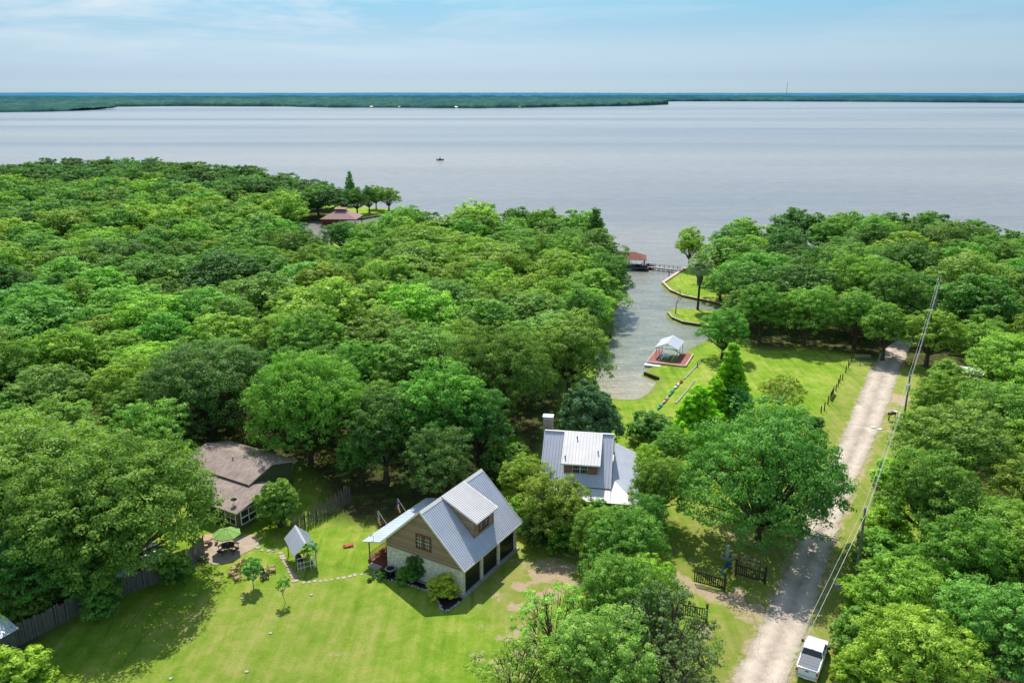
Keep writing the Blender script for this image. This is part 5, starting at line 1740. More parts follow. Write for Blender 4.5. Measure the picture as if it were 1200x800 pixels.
# ------------------------------------------------------------------ metal roofed shelter
def shelter():
    P = g(358, 637, 3.2)
    t = thing('garden_shelter', 'open garden shelter with steep ribbed metal roof and white trellis front', 'shelter', (P[0], P[1], 0), R(118.6))
    ln = 4.3; hw = 1.35; ze = 2.0; zr = 3.3
    r = MB()
    r.ribbed((0, -hw, ze), (ln, -hw, ze), (ln, 0, zr), (0, 0, zr), pitch=.25, rib=.06, hgt=.04)
    r.ribbed((ln, hw, ze), (0, hw, ze), (0, 0, zr), (ln, 0, zr), pitch=.25, rib=.06, hgt=.04)
    ro = r.build('roof', M['metal_roof'], t)
    c = MB(); c.slab([(-.02, -.14, zr - .10), (ln + .02, -.14, zr - .10), (ln + .02, 0, zr + .06), (-.02, 0, zr + .06)], .02)
    c.slab([(ln + .02, .14, zr - .10), (-.02, .14, zr - .10), (-.02, 0, zr + .06), (ln + .02, 0, zr + .06)], .02)
    c.build('ridge_cap', M['white'], ro)
    for x in (.35, ln - .35):
        for s in (-1, 1):
            MB().tube([(x, s * (hw - .25), 0), (x, s * (hw - .25), ze + .15)], .06, 8).build('post', M['greywood'], t)
    b = MB()
    for x in (.35, ln - .35):
        b.bar((x, -hw + .1, ze + .05), (x, hw - .1, ze + .05), .09)
        b.bar((x, -hw + .2, ze + .1), (x, 0, zr - .1), .07).bar((x, hw - .2, ze + .1), (x, 0, zr - .1), .07)
    b.bar((.2, -hw + .25, ze + .1), (ln - .2, -hw + .25, ze + .1), .09).bar((.2, hw - .25, ze + .1), (ln - .2, hw - .25, ze + .1), .09)
    b.build('roof_frame', M['darkwood'], t)
    l = MB()
    for y in (-1.05, -.7, -.35):
        l.bar((-.02, y, 0), (-.02, y, 1.75), .07)
    for z in (.45, 1.05, 1.65):
        l.bar((-.04, -1.08, z), (-.04, 1.08, z), .06)
    for y in (.35, .7, 1.05):
        l.bar((-.02, y, 0), (-.02, y, 1.3), .05)
    l.build('trellis', M['trim'], t)
    s = thing('garden_bench', 'dark bench standing in the shade under the metal roofed shelter', 'bench', (P[0] + 2.1 * math.cos(R(118.6)), P[1] + 2.1 * math.sin(R(118.6)), 0), R(118.6))
    MB().box((0, .3, .45), (1.6, .5, .06)).build('seat', M['darkwood'], s)
    MB().box((0, .56, .75), (1.6, .06, .5)).build('backrest', M['darkwood'], s)
    for x in (-.7, .7):
        MB().box((x, .3, .21), (.08, .5, .42)).build('leg', M['darkwood'], s)
shelter()

# ------------------------------------------------------------------ fences
def rough_fence(pts, label, hmin, hmax, w, mat, seed, gap=.03, lean=.03, name='picket_fence', posts=True):
    rng = random.Random(seed)
    t = thing(name, label, 'fence', (pts[0][0], pts[0][1], 0))
    o = Vector((pts[0][0], pts[0][1], 0))
    P = [Vector((p[0], p[1], 0)) - o for p in pts]
    for a, b in zip(P[:-1], P[1:]):
        L = (b - a).length; d = (b - a).normalized(); n = Vector((-d.y, d.x, 0))
        mb = MB(); s = 0
        while s < L:
            ww = w * rng.uniform(.7, 1.3)
            h = rng.uniform(hmin, hmax)
            base = a + d * (s + ww / 2)
            top = base + d * rng.uniform(-lean, lean) + n * rng.uniform(-lean, lean) + Vector((0, 0, h))
            q = n * .02
            x = d * ww * .5
            tip = Vector((0, 0, rng.uniform(.04, .16))) + d * rng.uniform(-.03, .03)
            vs = [base - x - q, base + x - q, base + x + q, base - x + q, top - x - q, top + x - q, top + x + q, top - x + q, top + tip - q, top + tip + q]
            mb.add(vs, [(0, 1, 5, 8, 4), (2, 3, 7, 9, 6), (1, 2, 6, 5), (3, 0, 4, 7), (4, 8, 9, 7), (8, 5, 6, 9)])
            s += ww + gap * rng.uniform(.3, 2.2)
        mb.build('pickets', mat, t)
        r = MB()
        for z in (.45, hmin * .8):
            r.bar(a + n * .06 + Vector((0, 0, z)), b + n * .06 + Vector((0, 0, z)), .05, .10)
        r.build('rail', M['darkwood'], t)
        MB().box((a.x + n.x * .13, a.y + n.y * .13, hmin / 2), (.12, .12, hmin)).build('post', M['darkwood'], t)
    return t
rough_fence([g(*p) for p in [(-70, 803), (0, 768), (60, 737), (130, 702), (190, 681), (229, 660), (240, 648)]], 'long weathered grey picket fence behind the near lawn on the left', 2.0, 2.35, .22, M['greywood'], 3)
rough_fence([g(*p) for p in [(343, 628), (358, 618), (372, 611), (385, 604), (400, 595), (412, 588)]], 'tall ragged fence of uneven grey rails right of the metal roofed shelter', 1.7, 2.7, .10, M['greywood'], 5, gap=.06, lean=.10, name='rail_fence')

# ------------------------------------------------------------------ driveway gates
def gate(a, b, label, h0, h1, post_at, mat=None):
    a = Vector((*a, 0)); b = Vector((*b, 0))
    L = (b - a).length; ang = math.atan2(b.y - a.y, b.x - a.x)
    t = thing('driveway_gate', label, 'gate', (a.x, a.y, 0), ang)
    mat = mat or M['black']
    p = MB(); n = int(L / .22)
    for i in range(n + 1):
        x = L * i / n
        h = h0 + (h1 - h0) * (x / L)
        p.bar((x, 0, .18), (x, 0, h), .04, .10)
    p.build('pickets', mat, t)
    r = MB()
    r.bar((0, .03, .28), (L, .03, .28), .06, .10).bar((0, .03, h0 - .12), (L, .03, h1 - .12), .06, .10)
    r.bar((0, .05, h0 - .15), (L, .05, .32), .05, .09)
    r.build('rail', mat, t)
    for x in post_at:
        x = x * L
        q = MB(); q.box((x, .0, .95), (.20, .20, 1.9)); q.box((x, 0, 1.93), (.26, .26, .08))
        q.build('post', M['darkwood'], t)
    return t
gate(g(813.5, 683), g(848, 692), 'black picket gate leaf standing open left of the driveway', 1.55, 1.45, (1.02,))
gate(g(862, 674), g(897, 684), 'dark picket fence panel under the pecan tree by the driveway', 1.45, 1.35, (0, .98), M['darkwood'])
gate(g(800, 722), g(827.5, 728), 'short black picket gate leaf half hidden by the olive tree', 1.45, 1.5, (1.0,))
def rail_piece():
    a = g(866, 661); b = g(890, 668)
    L = math.dist(a, b)
    t = thing('rail_fence', 'pale grey two-rail fence under the pecan tree behind the dark panel', 'fence', (*a, 0), math.atan2(b[1] - a[1], b[0] - a[0]))
    for z in (.55, 1.05):
        MB().bar((0, 0, z), (L, 0, z), .06, .12).build('rail', M['palewood'], t)
    for x in (0, L / 2, L):
        MB().box((x, .07, .6), (.10, .09, 1.2)).build('post', M['greywood'], t)
rail_piece()
def wellhead():
    c = g(852, 653)
    t = thing('well_pipe', 'blue-grey upright well pipe standing in a ring of stones behind the gate', 'well', (*c, 0))
    MB().lathe([(.20, 0), (.20, 1.45), (.17, 1.55), (.02, 1.58)], n=14).build('pipe', M['metal_blue'], t, smooth=False)
    mb = MB()
    for k in range(12):
        a = k * math.pi / 6
        mb.box((.62 * math.cos(a), .62 * math.sin(a), .09), (.22, .26, .18), rz=a + .2)
    mb.build('stone_ring', M['stone_pale'], t)
wellhead()
def wheelbarrow():
    c = g(853, 668)
    t = thing('wheelbarrow', 'wheelbarrow with a blue tray standing behind the gate post', 'wheelbarrow', (*c, 0), R(60))
    m = MB()
    a = [(-.45, -.30, .75), (.45, -.36, .72), (.45, .36, .72), (-.45, .30, .75), (-.25, -.18, .42), (.30, -.2, .38), (.30, .2, .38), (-.25, .18, .42)]
    m.add(a, [(4, 5, 6, 7), (0, 1, 5, 4), (1, 2, 6, 5), (2, 3, 7, 6), (3, 0, 4, 7), (7, 6, 5, 4), (4, 5, 1, 0), (5, 6, 2, 1), (6, 7, 3, 2), (7, 4, 0, 3)])
    m.build('tray', M['plastic_blue'], t)
    for s in (-1, 1):
        MB().bar((.75, s * .08, .22), (-.95, s * .3, .62), .05).build('handle', M['darkwood'], t)
        MB().bar((-.15, s * .2, .42), (-.3, s * .24, 0), .04).build('leg', M['black'], t)
    w = MB(); w.lathe([(.12, -.05), (.20, -.05), (.22, 0), (.20, .05), (.12, .05)], n=16)
    o = w.build('wheel', M['rubber'], t); o.rotation_euler = (R(90), 0, 0); o.location = (.75, 0, .22)
    t2 = thing('bucket', 'small teal bucket on the grass between wheelbarrow and gate', 'bucket', (*g(846, 672), 0))
    MB().lathe([(.13, 0), (.17, .32), (.185, .33), (.185, .35), (.16, .35), (.12, .04), (.02, .04)], n=14).build('pail', M['teal'], t2)
    MB().tube([(-.17, 0, .33), (-.1, 0, .46), (.1, 0, .46), (.17, 0, .33)], .01, 5).build('handle', M['grey_metal'], t2)
wheelbarrow()

# ------------------------------------------------------------------ power line
POLES = [(4.5, 27.0, 10.2), (*g(1014, 597, 10.0), 10.2), (*g(1066.5, 441, 10.5), 10.6), (81.2, 152.3, 16.6)]
def power_poles():
    labs = ['wooden power pole just below the photo behind the camera side of the verge', 'near wooden power pole rising from the thicket on the right verge',
            'power pole with a grey can transformer among the roadside trees', 'tall far power pole against the dark wood at the road end']
    for k, (x, y, h) in enumerate(POLES):
        t = thing('power_pole', labs[k], 'power pole', (x, y, 0), R(-30))
        MB().tube([(0, 0, -.5), (0, 0, h * .5), (0, 0, h)], [.17, .14, .11], 10).build('pole', M['greywood'], t)
        if k == 3:
            MB().box((0, 0, h - .35), (1.9, .12, .12)).build('crossarm', M['darkwood'], t)
        for s in (-1, 0, 1):
            ins = MB(); ins.lathe([(.05, 0), (.07, .05), (.05, .1), (.07, .15), (.03, .2)], (s * .22, 0, h - .05 if s == 0 else h - .35), 8)
            ins.build('insulator', M['white'], t)
        if k == 2:
            tr = MB(); tr.lathe([(.24, 0), (.26, .04), (.26, .85), (.20, .95), (.03, .97)], (.0, -.42, h - 2.2), 14)
            to = tr.build('transformer', M['grey_metal'], t)
            MB().lathe([(.03, .95), (.05, 1.0), (.03, 1.2)], (.1, -.42, h - 2.2), 6).build('bushing', M['cream'], to)
    # wires: three conductors, each a thing of its own
    for j, (dx, dz, r, lab) in enumerate([(-.22, -.15, .017, 'left conductor of the pale overhead wires along the road'), (.22, -.15, .015, 'right conductor of the pale overhead wires along the road'), (0.0, -1.0, .022, 'thick lowest cable of the overhead wires along the road')]):
        mb = MB()
        for (x0, y0, h0), (x1, y1, h1) in zip(POLES[:-1], POLES[1:]):
            d = Vector((x1 - x0, y1 - y0, 0)).normalized(); n = Vector((d.y, -d.x, 0))
            L = math.dist((x0, y0), (x1, y1))
            sag = L * .016
            pts = []
            for i in range(17):
                s = i / 16
                p = Vector((x0, y0, h0 + dz)).lerp(Vector((x1, y1, h1 + dz)), s) + n * dx - Vector((0, 0, sag * 4 * s * (1 - s)))
                pts.append(p)
            mb.tube(pts, r, 5)
        tag(mb.build('overhead_wire', M['wire']), lab, 'overhead wire', 'overhead wires along the road')
power_poles()

# ------------------------------------------------------------------ post row, bench, mail boxes, litter
def post_row():
    px = [(948, 512), (951, 508), (962, 484), (966, 481), (970, 474), (979.5, 458), (982, 453), (984, 448.5), (987, 445.5), (991, 437), (994, 431), (997, 425)]
    labs = ['nearest thin dark post of the row beside the drooping bush', 'second dark post of the row close behind the nearest', 'third dark post, just beyond the drooping bush',
            'fourth dark post in the lawn row', 'fifth dark post, just before the board panel', 'sixth dark post, just past the board panel', 'seventh dark post in the lawn row',
            'eighth dark post in the lawn row', 'ninth dark post at the edge of the tree shade', 'tenth dark post, in the tree shade', 'eleventh dark post, deep in the tree shade', 'last dark post of the row nearest the pale bench']
    for k, p in enumerate(px):
        q = g(*p)
        mb = MB(); mb.tube([(0, 0, -.2), (rng.uniform(-.04, .04), 0, 1.45 + .2 * math.sin(k * 2.1))], [.10, .085], 8)
        tag(mb.build('fence_post', M['darkwood'], loc=(q[0], q[1], 0)), labs[k], 'post', 'dark posts standing in a row on the lawn')
    a = g(972.5, 469); b = g(977, 461)
    L = math.dist(a, b)
    t = thing('board_panel', 'dark board panel standing in the middle of the post row', 'fence panel', (*a, 0), math.atan2(b[1] - a[1], b[0] - a[0]))
    m = MB()
    for i in range(8):
        m.box((L * (i + .5) / 8, 0, .75), (L / 8 - .02, .03, 1.3))
    m.build('boards', M['darkwood'], t)
    MB().bar((0, .05, .35), (L, .05, .35), .05, .09).bar((0, .05, 1.15), (L, .05, 1.15), .05, .09).build('rail', M['darkwood'], t)
post_row()
def bench():
    c = g(1011, 421)
    t = thing('bench', 'pale slatted bench in the shade left of the road end', 'bench', (*c, 0), R(-6))
    s = MB()
    for k in range(3): s.box((0, -.15 + k * .15, .45), (3.0, .12, .04))
    s.build('seat', M['palewood'], t)
    b = MB()
    for z in (.65, .85): b.box((0, .28, z), (3.0, .04, .13))
    b.build('backrest', M['palewood'], t)
    for x in (-1.3, 0, 1.3):
        MB().box((x, .05, .21), (.08, .45, .42)).build('leg', M['greywood'], t)
    c = g(1004, 428)
    t = thing('timber_rail', 'low weathered timber rail at the head of the lawn, under the trees', 'rail', (*c, 0), R(-8))
    MB().bar((-1.5, 0, .45), (2.8, 0, .45), .12, .16).build('beam', M['palewood'], t)
    for x in (-1.3, .6, 2.5): MB().box((x, 0, .18), (.14, .14, .38)).build('post', M['greywood'], t)
bench()
def mailboxes():
    c = g(1045, 492)
    t = thing('mailbox_stand', 'dark mail boxes on a wooden stand beside the road turnout', 'mailboxes', (*c, 0), R(25))
    for x in (-.7, .7): MB().box((x, 0, .5), (.12, .12, 1.0)).build('post', M['darkwood'], t)
    MB().box((0, 0, 1.03), (2.0, .45, .06)).build('shelf', M['greywood'], t)
    for x, m in ((-.65, 'black'), (-.2, 'darkwood'), (.25, 'black'), (.7, 'grey_metal')):
        mb = MB()
        prof = [(-.16, 0), (.16, 0), (.16, .2), (.11, .3), (0, .34), (-.11, .3), (-.16, .2)]
        mb.prism_y([(a + x, b + 1.065) for a, b in prof], -.26, .26)
        o = mb.build('mailbox', M[m], t)
        MB().box((x + .175, -.1, 1.3), (.015, .05, .18)).build('flag', M['tail_red'], o)
    c = g(1053, 497)
    t = thing('trash_bin', 'grey wheeled bin on the verge just right of the mail boxes', 'bin', (*c, 0), R(20))
    mb = MB(); mb.add([(-.24, -.26, 0.08), (.24, -.26, .08), (.24, .22, .08), (-.24, .22, .08), (-.3, -.33, .98), (.3, -.33, .98), (.3, .33, .98), (-.3, .33, .98)], [(3, 2, 1, 0), (4, 5, 6, 7), (0, 1, 5, 4), (1, 2, 6, 5), (2, 3, 7, 6), (3, 0, 4, 7)])
    mb.build('body', M['grey_metal'], t, bevel=.02)
    MB().box((0, .0, 1.02), (.64, .72, .06)).build('lid', M['black'], t, bevel=.02)
    for s in (-.27, .27):
        w = MB(); w.lathe([(.02, -.03), (.10, -.03), (.10, .03), (.02, .03)], n=12); o = w.build('wheel', M['rubber'], t); o.rotation_euler = (0, R(90), 0); o.location = (s, .25, .10)
mailboxes()
for px, py, lab in ((1023, 501, 'crumpled white sheet lying on the road, left one of two'), (1031, 503, 'crumpled white sheet on the road edge, right one of two'), (981, 685, 'white bag lying on the verge behind the pickup')):
    q = g(px, py)
    mb = MB()
    vs = []
    n = 6
    for i in range(n):
        for j in range(n):
            r_ = .42 if py < 600 else .3
            vs.append((r_ * (i / (n - 1) - .5) * 2 * (1 - .15 * abs(j - 2.5) / 2.5), r_ * (j / (n - 1) - .5) * 1.4, .05 + rng.uniform(0, .10)))
    mb.add(vs, [(i * n + j, (i + 1) * n + j, (i + 1) * n + j + 1, i * n + j + 1) for i in range(n - 1) for j in range(n - 1)])
    tag(mb.build('white_sheet', M['white'], loc=(q[0], q[1], 0)), lab, 'litter')
def small_sign():
    c = g(1079, 420)
    t = thing('yard_sign', 'small faded red and white sign at the foot of the far power pole', 'sign', (*c, 0), R(10))
    MB().tube([(0, 0, 0), (0, 0, 1.5)], .04, 6).build('post', M['white'], t)
    MB().box((0, -.04, 1.7), (.9, .03, .6)).build('panel', M['kayak_pink'], t)
small_sign()

# ------------------------------------------------------------------ pickup truck
def truck():
    bc = g(938.5, 799)
    rz = R(60)
    # local: x forward, y left; origin at rear bumper ground centre
    t = thing('pickup_truck', 'white pickup with a grey bed cover parked facing away on the road edge', 'pickup', (25.95, 60.55, 0.03), rz)
    W = 1.0
    # lower body, lofted from sections (x, half width, z bottom, z belt)
    secs = [(.12, .90, .62, 1.32), (.25, .985, .52, 1.36), (1.0, 1.0, .50, 1.36), (2.1, 1.005, .48, 1.36), (2.2, 1.005, .45, 1.30), (3.9, 1.0, .45, 1.27), (4.3, 1.0, .46, 1.25), (4.9, .99, .50, 1.20), (5.35, .96, .52, 1.12), (5.62, .88, .55, 1.02), (5.72, .78, .58, .92)]
    vs = []; fs = []
    ring = 10
    for x, w, z0, z1 in secs:
        zm = z0 + (z1 - z0) * .55
        prof = [(-w * .86, z0), (-w * .97, z0 + .10), (-w, zm), (-w * .985, z1 - .12), (-w * .93, z1), (w * .93, z1), (w * .985, z1 - .12), (w, zm), (w * .97, z0 + .10), (w * .86, z0)]
        vs += [(x, y, z) for y, z in prof]
    for i in range(len(secs) - 1):
        for k in range(ring):
            a = i * ring + k; b = i * ring + (k + 1) % ring
            fs.append((a, a + ring, b + ring, b))
    fs.append(tuple(range(ring))); fs.append(tuple(range(len(secs) * ring - 1, (len(secs) - 1) * ring - 1, -1)))
    mb = MB(); mb.add(vs, fs)
    body = mb.build('body', M['truck_white'], t, smooth=True, bevel=.015)
    # hood crease
    MB().bar((4.45, -.62, 1.262), (5.45, -.55, 1.125), .05, .02).bar((4.45, .62, 1.262), (5.45, .55, 1.125), .05, .02).build('hood_crease', M['truck_white'], body)
    # cab
    def loft(secs2, name, mat, par, **kw):
        v = []; f = []
        for (x0, x1, w, z) in secs2:
            v += [(x0, -w, z), (x1, -w * .97, z), (x1, w * .97, z), (x0, w, z)]
        for i in range(len(secs2) - 1):
            for k in range(4):
                a = i * 4 + k; b = i * 4 + (k + 1) % 4
                f.append((a, b, b + 4, a + 4))
        n = len(secs2)
        f.append((3, 2, 1, 0)); f.append((n * 4 - 4, n * 4 - 3, n * 4 - 2, n * 4 - 1))
        m_ = MB(); m_.add(v, f)
        return m_.build(name, mat, par, **kw)
    cab = loft([(2.18, 4.55, .93, 1.26), (2.30, 4.10, .86, 1.62), (2.44, 3.76, .78, 1.86)], 'cab_glass', M['glass'], t)
    loft([(2.40, 3.78, .80, 1.845), (2.46, 3.70, .765, 1.90), (2.62, 3.52, .66, 1.935)], 'cab_roof', M['truck_white'], t, bevel=.03)
    pl = MB()
    for s in (-1, 1):
        pl.bar((2.17, s * .945, 1.26), (2.43, s * .80, 1.86), .09, .12)
        pl.bar((4.58, s * .925, 1.24), (3.78, s * .79, 1.86), .07, .09)
        pl.bar((3.22, s * .945, 1.26), (3.14, s * .80, 1.86), .06, .09)
        pl.bar((2.18, s * .95, 1.275), (4.55, s * .94, 1.265), .05, .06)
        pl.bar((2.42, s * .80, 1.86), (3.78, s * .79, 1.86), .05, .06)
    pl.build('pillar', M['truck_white'], t)
    MB().box((2.405, 0, 1.885), (.05, .30, .035)).build('brake_light', M['tail_red'], t)
    # bed: rails and soft cover
    cv = MB(); cv.add([(.30, -.84, 1.375), (2.12, -.84, 1.375), (2.12, .84, 1.375), (.30, .84, 1.375), (.30, -.80, 1.40), (2.10, -.80, 1.42), (2.10, .80, 1.42), (.30, .80, 1.40)],
                      [(4, 5, 6, 7), (0, 1, 5, 4), (1, 2, 6, 5), (2, 3, 7, 6), (3, 0, 4, 7)])
    cvo = cv.build('bed_cover', M['tonneau'], t)
    sb = MB()
    for x in (.75, 1.2, 1.65): sb.box((x, 0, 1.412), (.015, 1.56, .010))
    sb.build('cover_seam', M['black'], cvo)
    for s in (-1, 1):
        MB().box((1.18, s * .905, 1.385), (1.95, .11, .05)).build('bed_rail', M['truck_white'], t)
        MB().box((2.02, s * .87, 1.42), (.25, .05, .02)).build('rail_cap', M['black'], t)
    tg = MB(); tg.box((.095, 0, .98), (.07, 1.52, .66)); tgo = tg.build('tailgate', M['truck_white'], t, bevel=.02)
    MB().box((.05, 0, 1.18), (.03, .28, .09)).build('tailgate_handle', M['black'], tgo)
    MB().box((.12, 0, 1.345), (.10, 1.55, .04)).build('tailgate_spoiler', M['tonneau'], tgo)
    for s in (-1, 1):
        l = MB(); l.box((.12, s * .87, 1.02), (.12, .17, .42)); lo = l.build('tail_lamp', M['tail_red'], t, bevel=.01)
        MB().box((.055, s * .87, .93), (.012, .13, .12)).build('reverse_lens', M['white'], lo)
    MB().box((-.02, 0, .60), (.22, 1.86, .18)).build('rear_bumper', M['chrome'], t, bevel=.03)
    MB().box((-.14, 0, .60), (.02, .42, .14)).build('number_plate', M['white'], t)
    MB().box((-.1, 0, .47), (.25, .1, .08)).build('tow_hitch', M['black'], t)
    MB().box((5.70, 0, .55), (.18, 1.7, .22)).build('front_bumper', M['chrome'], t, bevel=.03)
    MB().box((5.70, 0, .82), (.06, 1.1, .26)).build('grille', M['black'], t)
    for s in (-1, 1):
        MB().box((5.64, s * .70, .86), (.12, .26, .20)).build('headlight', M['chrome'], t, bevel=.02)
        m = MB(); m.box((4.05, s * 1.17, 1.38), (.14, .22, .26)); mo = m.build('wing_mirror', M['black'], t, bevel=.02)
        MB().bar((4.05, s * .94, 1.30), (4.05, s * 1.1, 1.33), .06, .05).build('mirror_arm', M['black'], mo)
        for x in (2.72, 3.78):
            MB().box((x, s * 1.008, 1.12), (.18, .015, .035)).build('door_handle', M['chrome'], t)
        ln = MB()
        for x in (2.25, 3.22, 4.25): ln.box((x, s * 1.003, .90), (.012, .012, .66))
        ln.build('door_gap', M['black'], t)
    for x in (1.15, 4.85):
        for s in (-1, 1):
            tr = thing('wheel', None, None, (x, s * .86, .40)); tr.parent = t
            for nm in list(tr.keys()): del tr[nm]
            w = MB(); w.lathe([(.22, -.13), (.37, -.13), (.40, -.09), (.40, .09), (.37, .13), (.22, .13)], n=24)
            o = w.build('tyre', M['rubber'], tr); o.rotation_euler = (R(90), 0, 0)
            w = MB(); w.lathe([(.03, -.12), (.22, -.11), (.22, .11), (.03, .12)], n=12)
            o = w.build('rim', M['chrome'], tr); o.rotation_euler = (R(90), 0, 0)
            ar = MB()
            pts = [(x + .47 * math.cos(a), s * 1.0, .42 + .47 * math.sin(a)) for a in [math.pi * i / 10 for i in range(11)]]
            ar.tube(pts, .035, 6); ar.build('wheel_arch', M['black'], t)
truck()

# ------------------------------------------------------------------ waterside
def wall_run(pts, name, label, top=.10, th=.32, bottom=-1.4, mat=None, cop=None, cw=.5):
    o0 = Vector((pts[0][0], pts[0][1], 0))
    t = thing(name, label, 'seawall', (o0.x, o0.y, 0))
    w = MB(); c = MB()
    P = [Vector((p[0], p[1], 0)) - o0 for p in pts]
    for a, b in zip(P[:-1], P[1:]):
        d = (b - a).normalized() * th * .35
        w.bar(a - d + Vector((0, 0, (top + bottom) / 2)), b + d + Vector((0, 0, (top + bottom) / 2 + .001)), th, top - bottom)
        c.bar(a - d + Vector((0, 0, top + .05)), b + d + Vector((0, 0, top + .052)), cw, .09)
    w.build('wall_face', mat or M['rust'], t)
    c.build('coping', cop or M['stone_tan'], t)
wall_run([g(*p) for p in [(803, 314), (795, 319), (786, 325), (777, 331)]], 'seawall', 'broad tan capped seawall on the lake side of the far lawn point', cw=1.0, cop=M['pink_edge'])
wall_run([g(*p) for p in [(777, 331), (786, 340), (800, 346), (828, 352), (852, 358)]], 'seawall', 'tan capped seawall along the creek side of the far lawn point', cw=.6, cop=M['pink_edge'])
wall_run([g(*p) for p in [(783, 366), (788, 372), (800, 377), (826, 381), (852, 386)]], 'seawall', 'dark seawall with pale cap below the palm tree lawn', cw=.5, cop=M['palewood'])
wall_run([g(*p) for p in [(716, 390), (714, 397), (706, 404), (692, 412)]], 'seawall', 'dark curved seawall under the oak on the left bank of the cove', cw=.35, cop=M['darkwood'])
wall_run([g(*p) for p in [(755.5, 437), (771.5, 443)]], 'seawall', 'short rusty retaining wall step in the near bank of the cove', top=.12, cop=M['rust'], cw=.3)
wall_run([g(*p) for p in [(470, 248), (455, 251), (425, 256), (395, 257), (365, 257)]], 'seawall', 'low dark seawall along the creek side of the wooded point', cw=.5, cop=M['greywood'], th=.5)

def boat_dock():
    P = lambda px, py, z=.25: Vector((*g(px, py, z), z))
    a = P(768, 407, 2.5); b = P(794.4, 410, 2.5); c = P(802.5, 400, 2.5)
    o = g(781, 416, 0)
    wx = (b - a); ang = math.atan2(wx.y, wx.x)
    t = thing('boat_dock', 'open boat dock with white gable roof and red painted deck in the cove', 'boat dock', (a.x, a.y, 0), ang)
    W = wx.length
    n = Vector((-math.sin(ang), math.cos(ang), 0))
    D = max(4.5, (c - b).dot(n) * 1.0)
    sh = (c - b).dot(wx.normalized())
    r = MB()
    r.slab([(-.1, D, 2.5), (-.1, 0, 2.5), (W / 2, -.0, 3.55), (W / 2, D, 3.55)], .06)
    r.slab([(W / 2, D, 3.55), (W / 2, 0, 3.55), (W + .1, 0, 2.5), (W + .1, D, 2.5)], .06)
    r.build('roof', M['metal_roof'], t)
    fr = MB()
    for y in (.15, D / 2, D - .15):
        fr.bar((0, y, 2.42), (W, y, 2.42), .08, .12)
        fr.bar((0, y, 2.42), (W / 2, y, 3.44), .06, .10).bar((W, y, 2.42), (W / 2, y, 3.44), .06, .10).bar((W / 2, y, 2.42), (W / 2, y, 3.4), .06)
    fr.build('truss', M['grey_metal'], t)
    for x in (.15, W - .15):
        for y in (.3, D / 2, D - .3):
            MB().tube([(x, y, -1.5), (x, y, 2.5)], .06, 8).build('post', M['grey_metal'], t)
    d = MB()
    for x0, x1, y0, y1 in ((-.9, .35, -2.2, D - .3), (W - .35, W + 1.9, -2.2, D - .6), (.37, W - .37, -2.2, -1.0)):
        d.prism([(x0, y0), (x1, y0), (x1, y1), (x0, y1)], .12, .26)
    do = d.build('deck', M['red_deck'], t)
    e = MB()
    e.box((W / 2 + .5, -2.36, .2), (W + 3.0, .3, .22)).box((W + 2.04, D / 2 - 1.3, .2), (.26, D + 1.8, .22)).box((-1.0, D / 2 - 1.2, .2), (.18, D + 1.8, .2))
    e.build('deck_edge', M['pink_edge'], do)
    MB().box((W * .15, -3.1, -.15), (W * .9, 1.1, .18)).build('step', M['white'], t)
    l = MB()
    for x in (1.2, W - 1.2): l.bar((x, .3, .02), (x, D - .6, .02), .16, .14)
    for y in (.8, D - 1.2): l.bar((.5, y, -.1), (W - .5, y, -.1), .1, .12)
    l.build('boat_lift', M['grey_metal'], t)
    MB().box((W / 2, 1.3, .35), (.9, 1.5, .5)).build('winch_box', M['grey_metal'], t)
    lx = MB(); lx.bar((W - .6, D - 1.0, .3), (W - 1.6, 1.2, 2.2), .07).bar((W - .2, D - 1.0, .3), (W - 1.2, 1.2, 2.2), .07)
    for i in range(6):
        s = i / 6 + .08
        q = Vector((W - .6, D - 1.0, .3)).lerp(Vector((W - 1.6, 1.2, 2.2)), s); q2 = Vector((W - .2, D - 1.0, .3)).lerp(Vector((W - 1.2, 1.2, 2.2)), s)
        lx.bar(q, q2, .04)
    lx.build('ladder', M['grey_metal'], t)
boat_dock()

def kayak(p, q, mat, label, w=.27):
    a = Vector((*p, 0)); b = Vector((*q, 0)); L = (b - a).length
    t = thing('kayak', label, 'kayak', (*((a + b) / 2).xy, 0), math.atan2(b.y - a.y, b.x - a.x), 'small boats laid end to end on the lawn')
    n = 14; vs = []; fs = []; m = 8
    for i in range(n + 1):
        s = i / n
        r = max(.03, math.sin(math.pi * (.03 + .94 * s)) ** .6) * w
        for k in range(m):
            an = 2 * math.pi * k / m
            vs.append(((s - .5) * L, r * math.cos(an), .18 + .16 * math.sin(an) * (r / w) ** .7 + .12 * abs(2 * s - 1) ** 3))
    for i in range(n):
        for k in range(m):
            x = i * m + k; y = i * m + (k + 1) % m
            fs.append((x, x + m, y + m, y))
    fs.append(tuple(range(m))); fs.append(tuple(range((n + 1) * m - 1, n * m - 1, -1)))
    mb = MB(); mb.add(vs, fs); mb.build('hull', mat, t, smooth=True)
    c = MB(); c.lathe([(.02, 0), (.26, 0), (.27, .04), (.23, .05), (.02, -.0)], n=14)
    o = c.build('cockpit', M['black'], t); o.location = (0, 0, .325); o.scale = (1.5, .75, 1)
kp = [g(770, 480.5), g(776.5, 474), g(783, 465.5), g(790, 456.5), g(796, 450), g(800, 446.5)]
kk = [('teal', 'teal kayak, nearest of the row of small boats on the lawn'), ('kayak_pink', 'faded pink kayak next to the teal one'), ('kayak_green', 'green kayak in the middle of the row'), ('kayak_white', 'chalky white kayak beyond the green one'), ('kayak_red', 'red-orange kayak at the far end of the row')]
for i in range(5):
    a, b = Vector(kp[i]), Vector(kp[i + 1])
    kayak(a.lerp(b, .04), a.lerp(b, .96), M[kk[i][0]], kk[i][1])
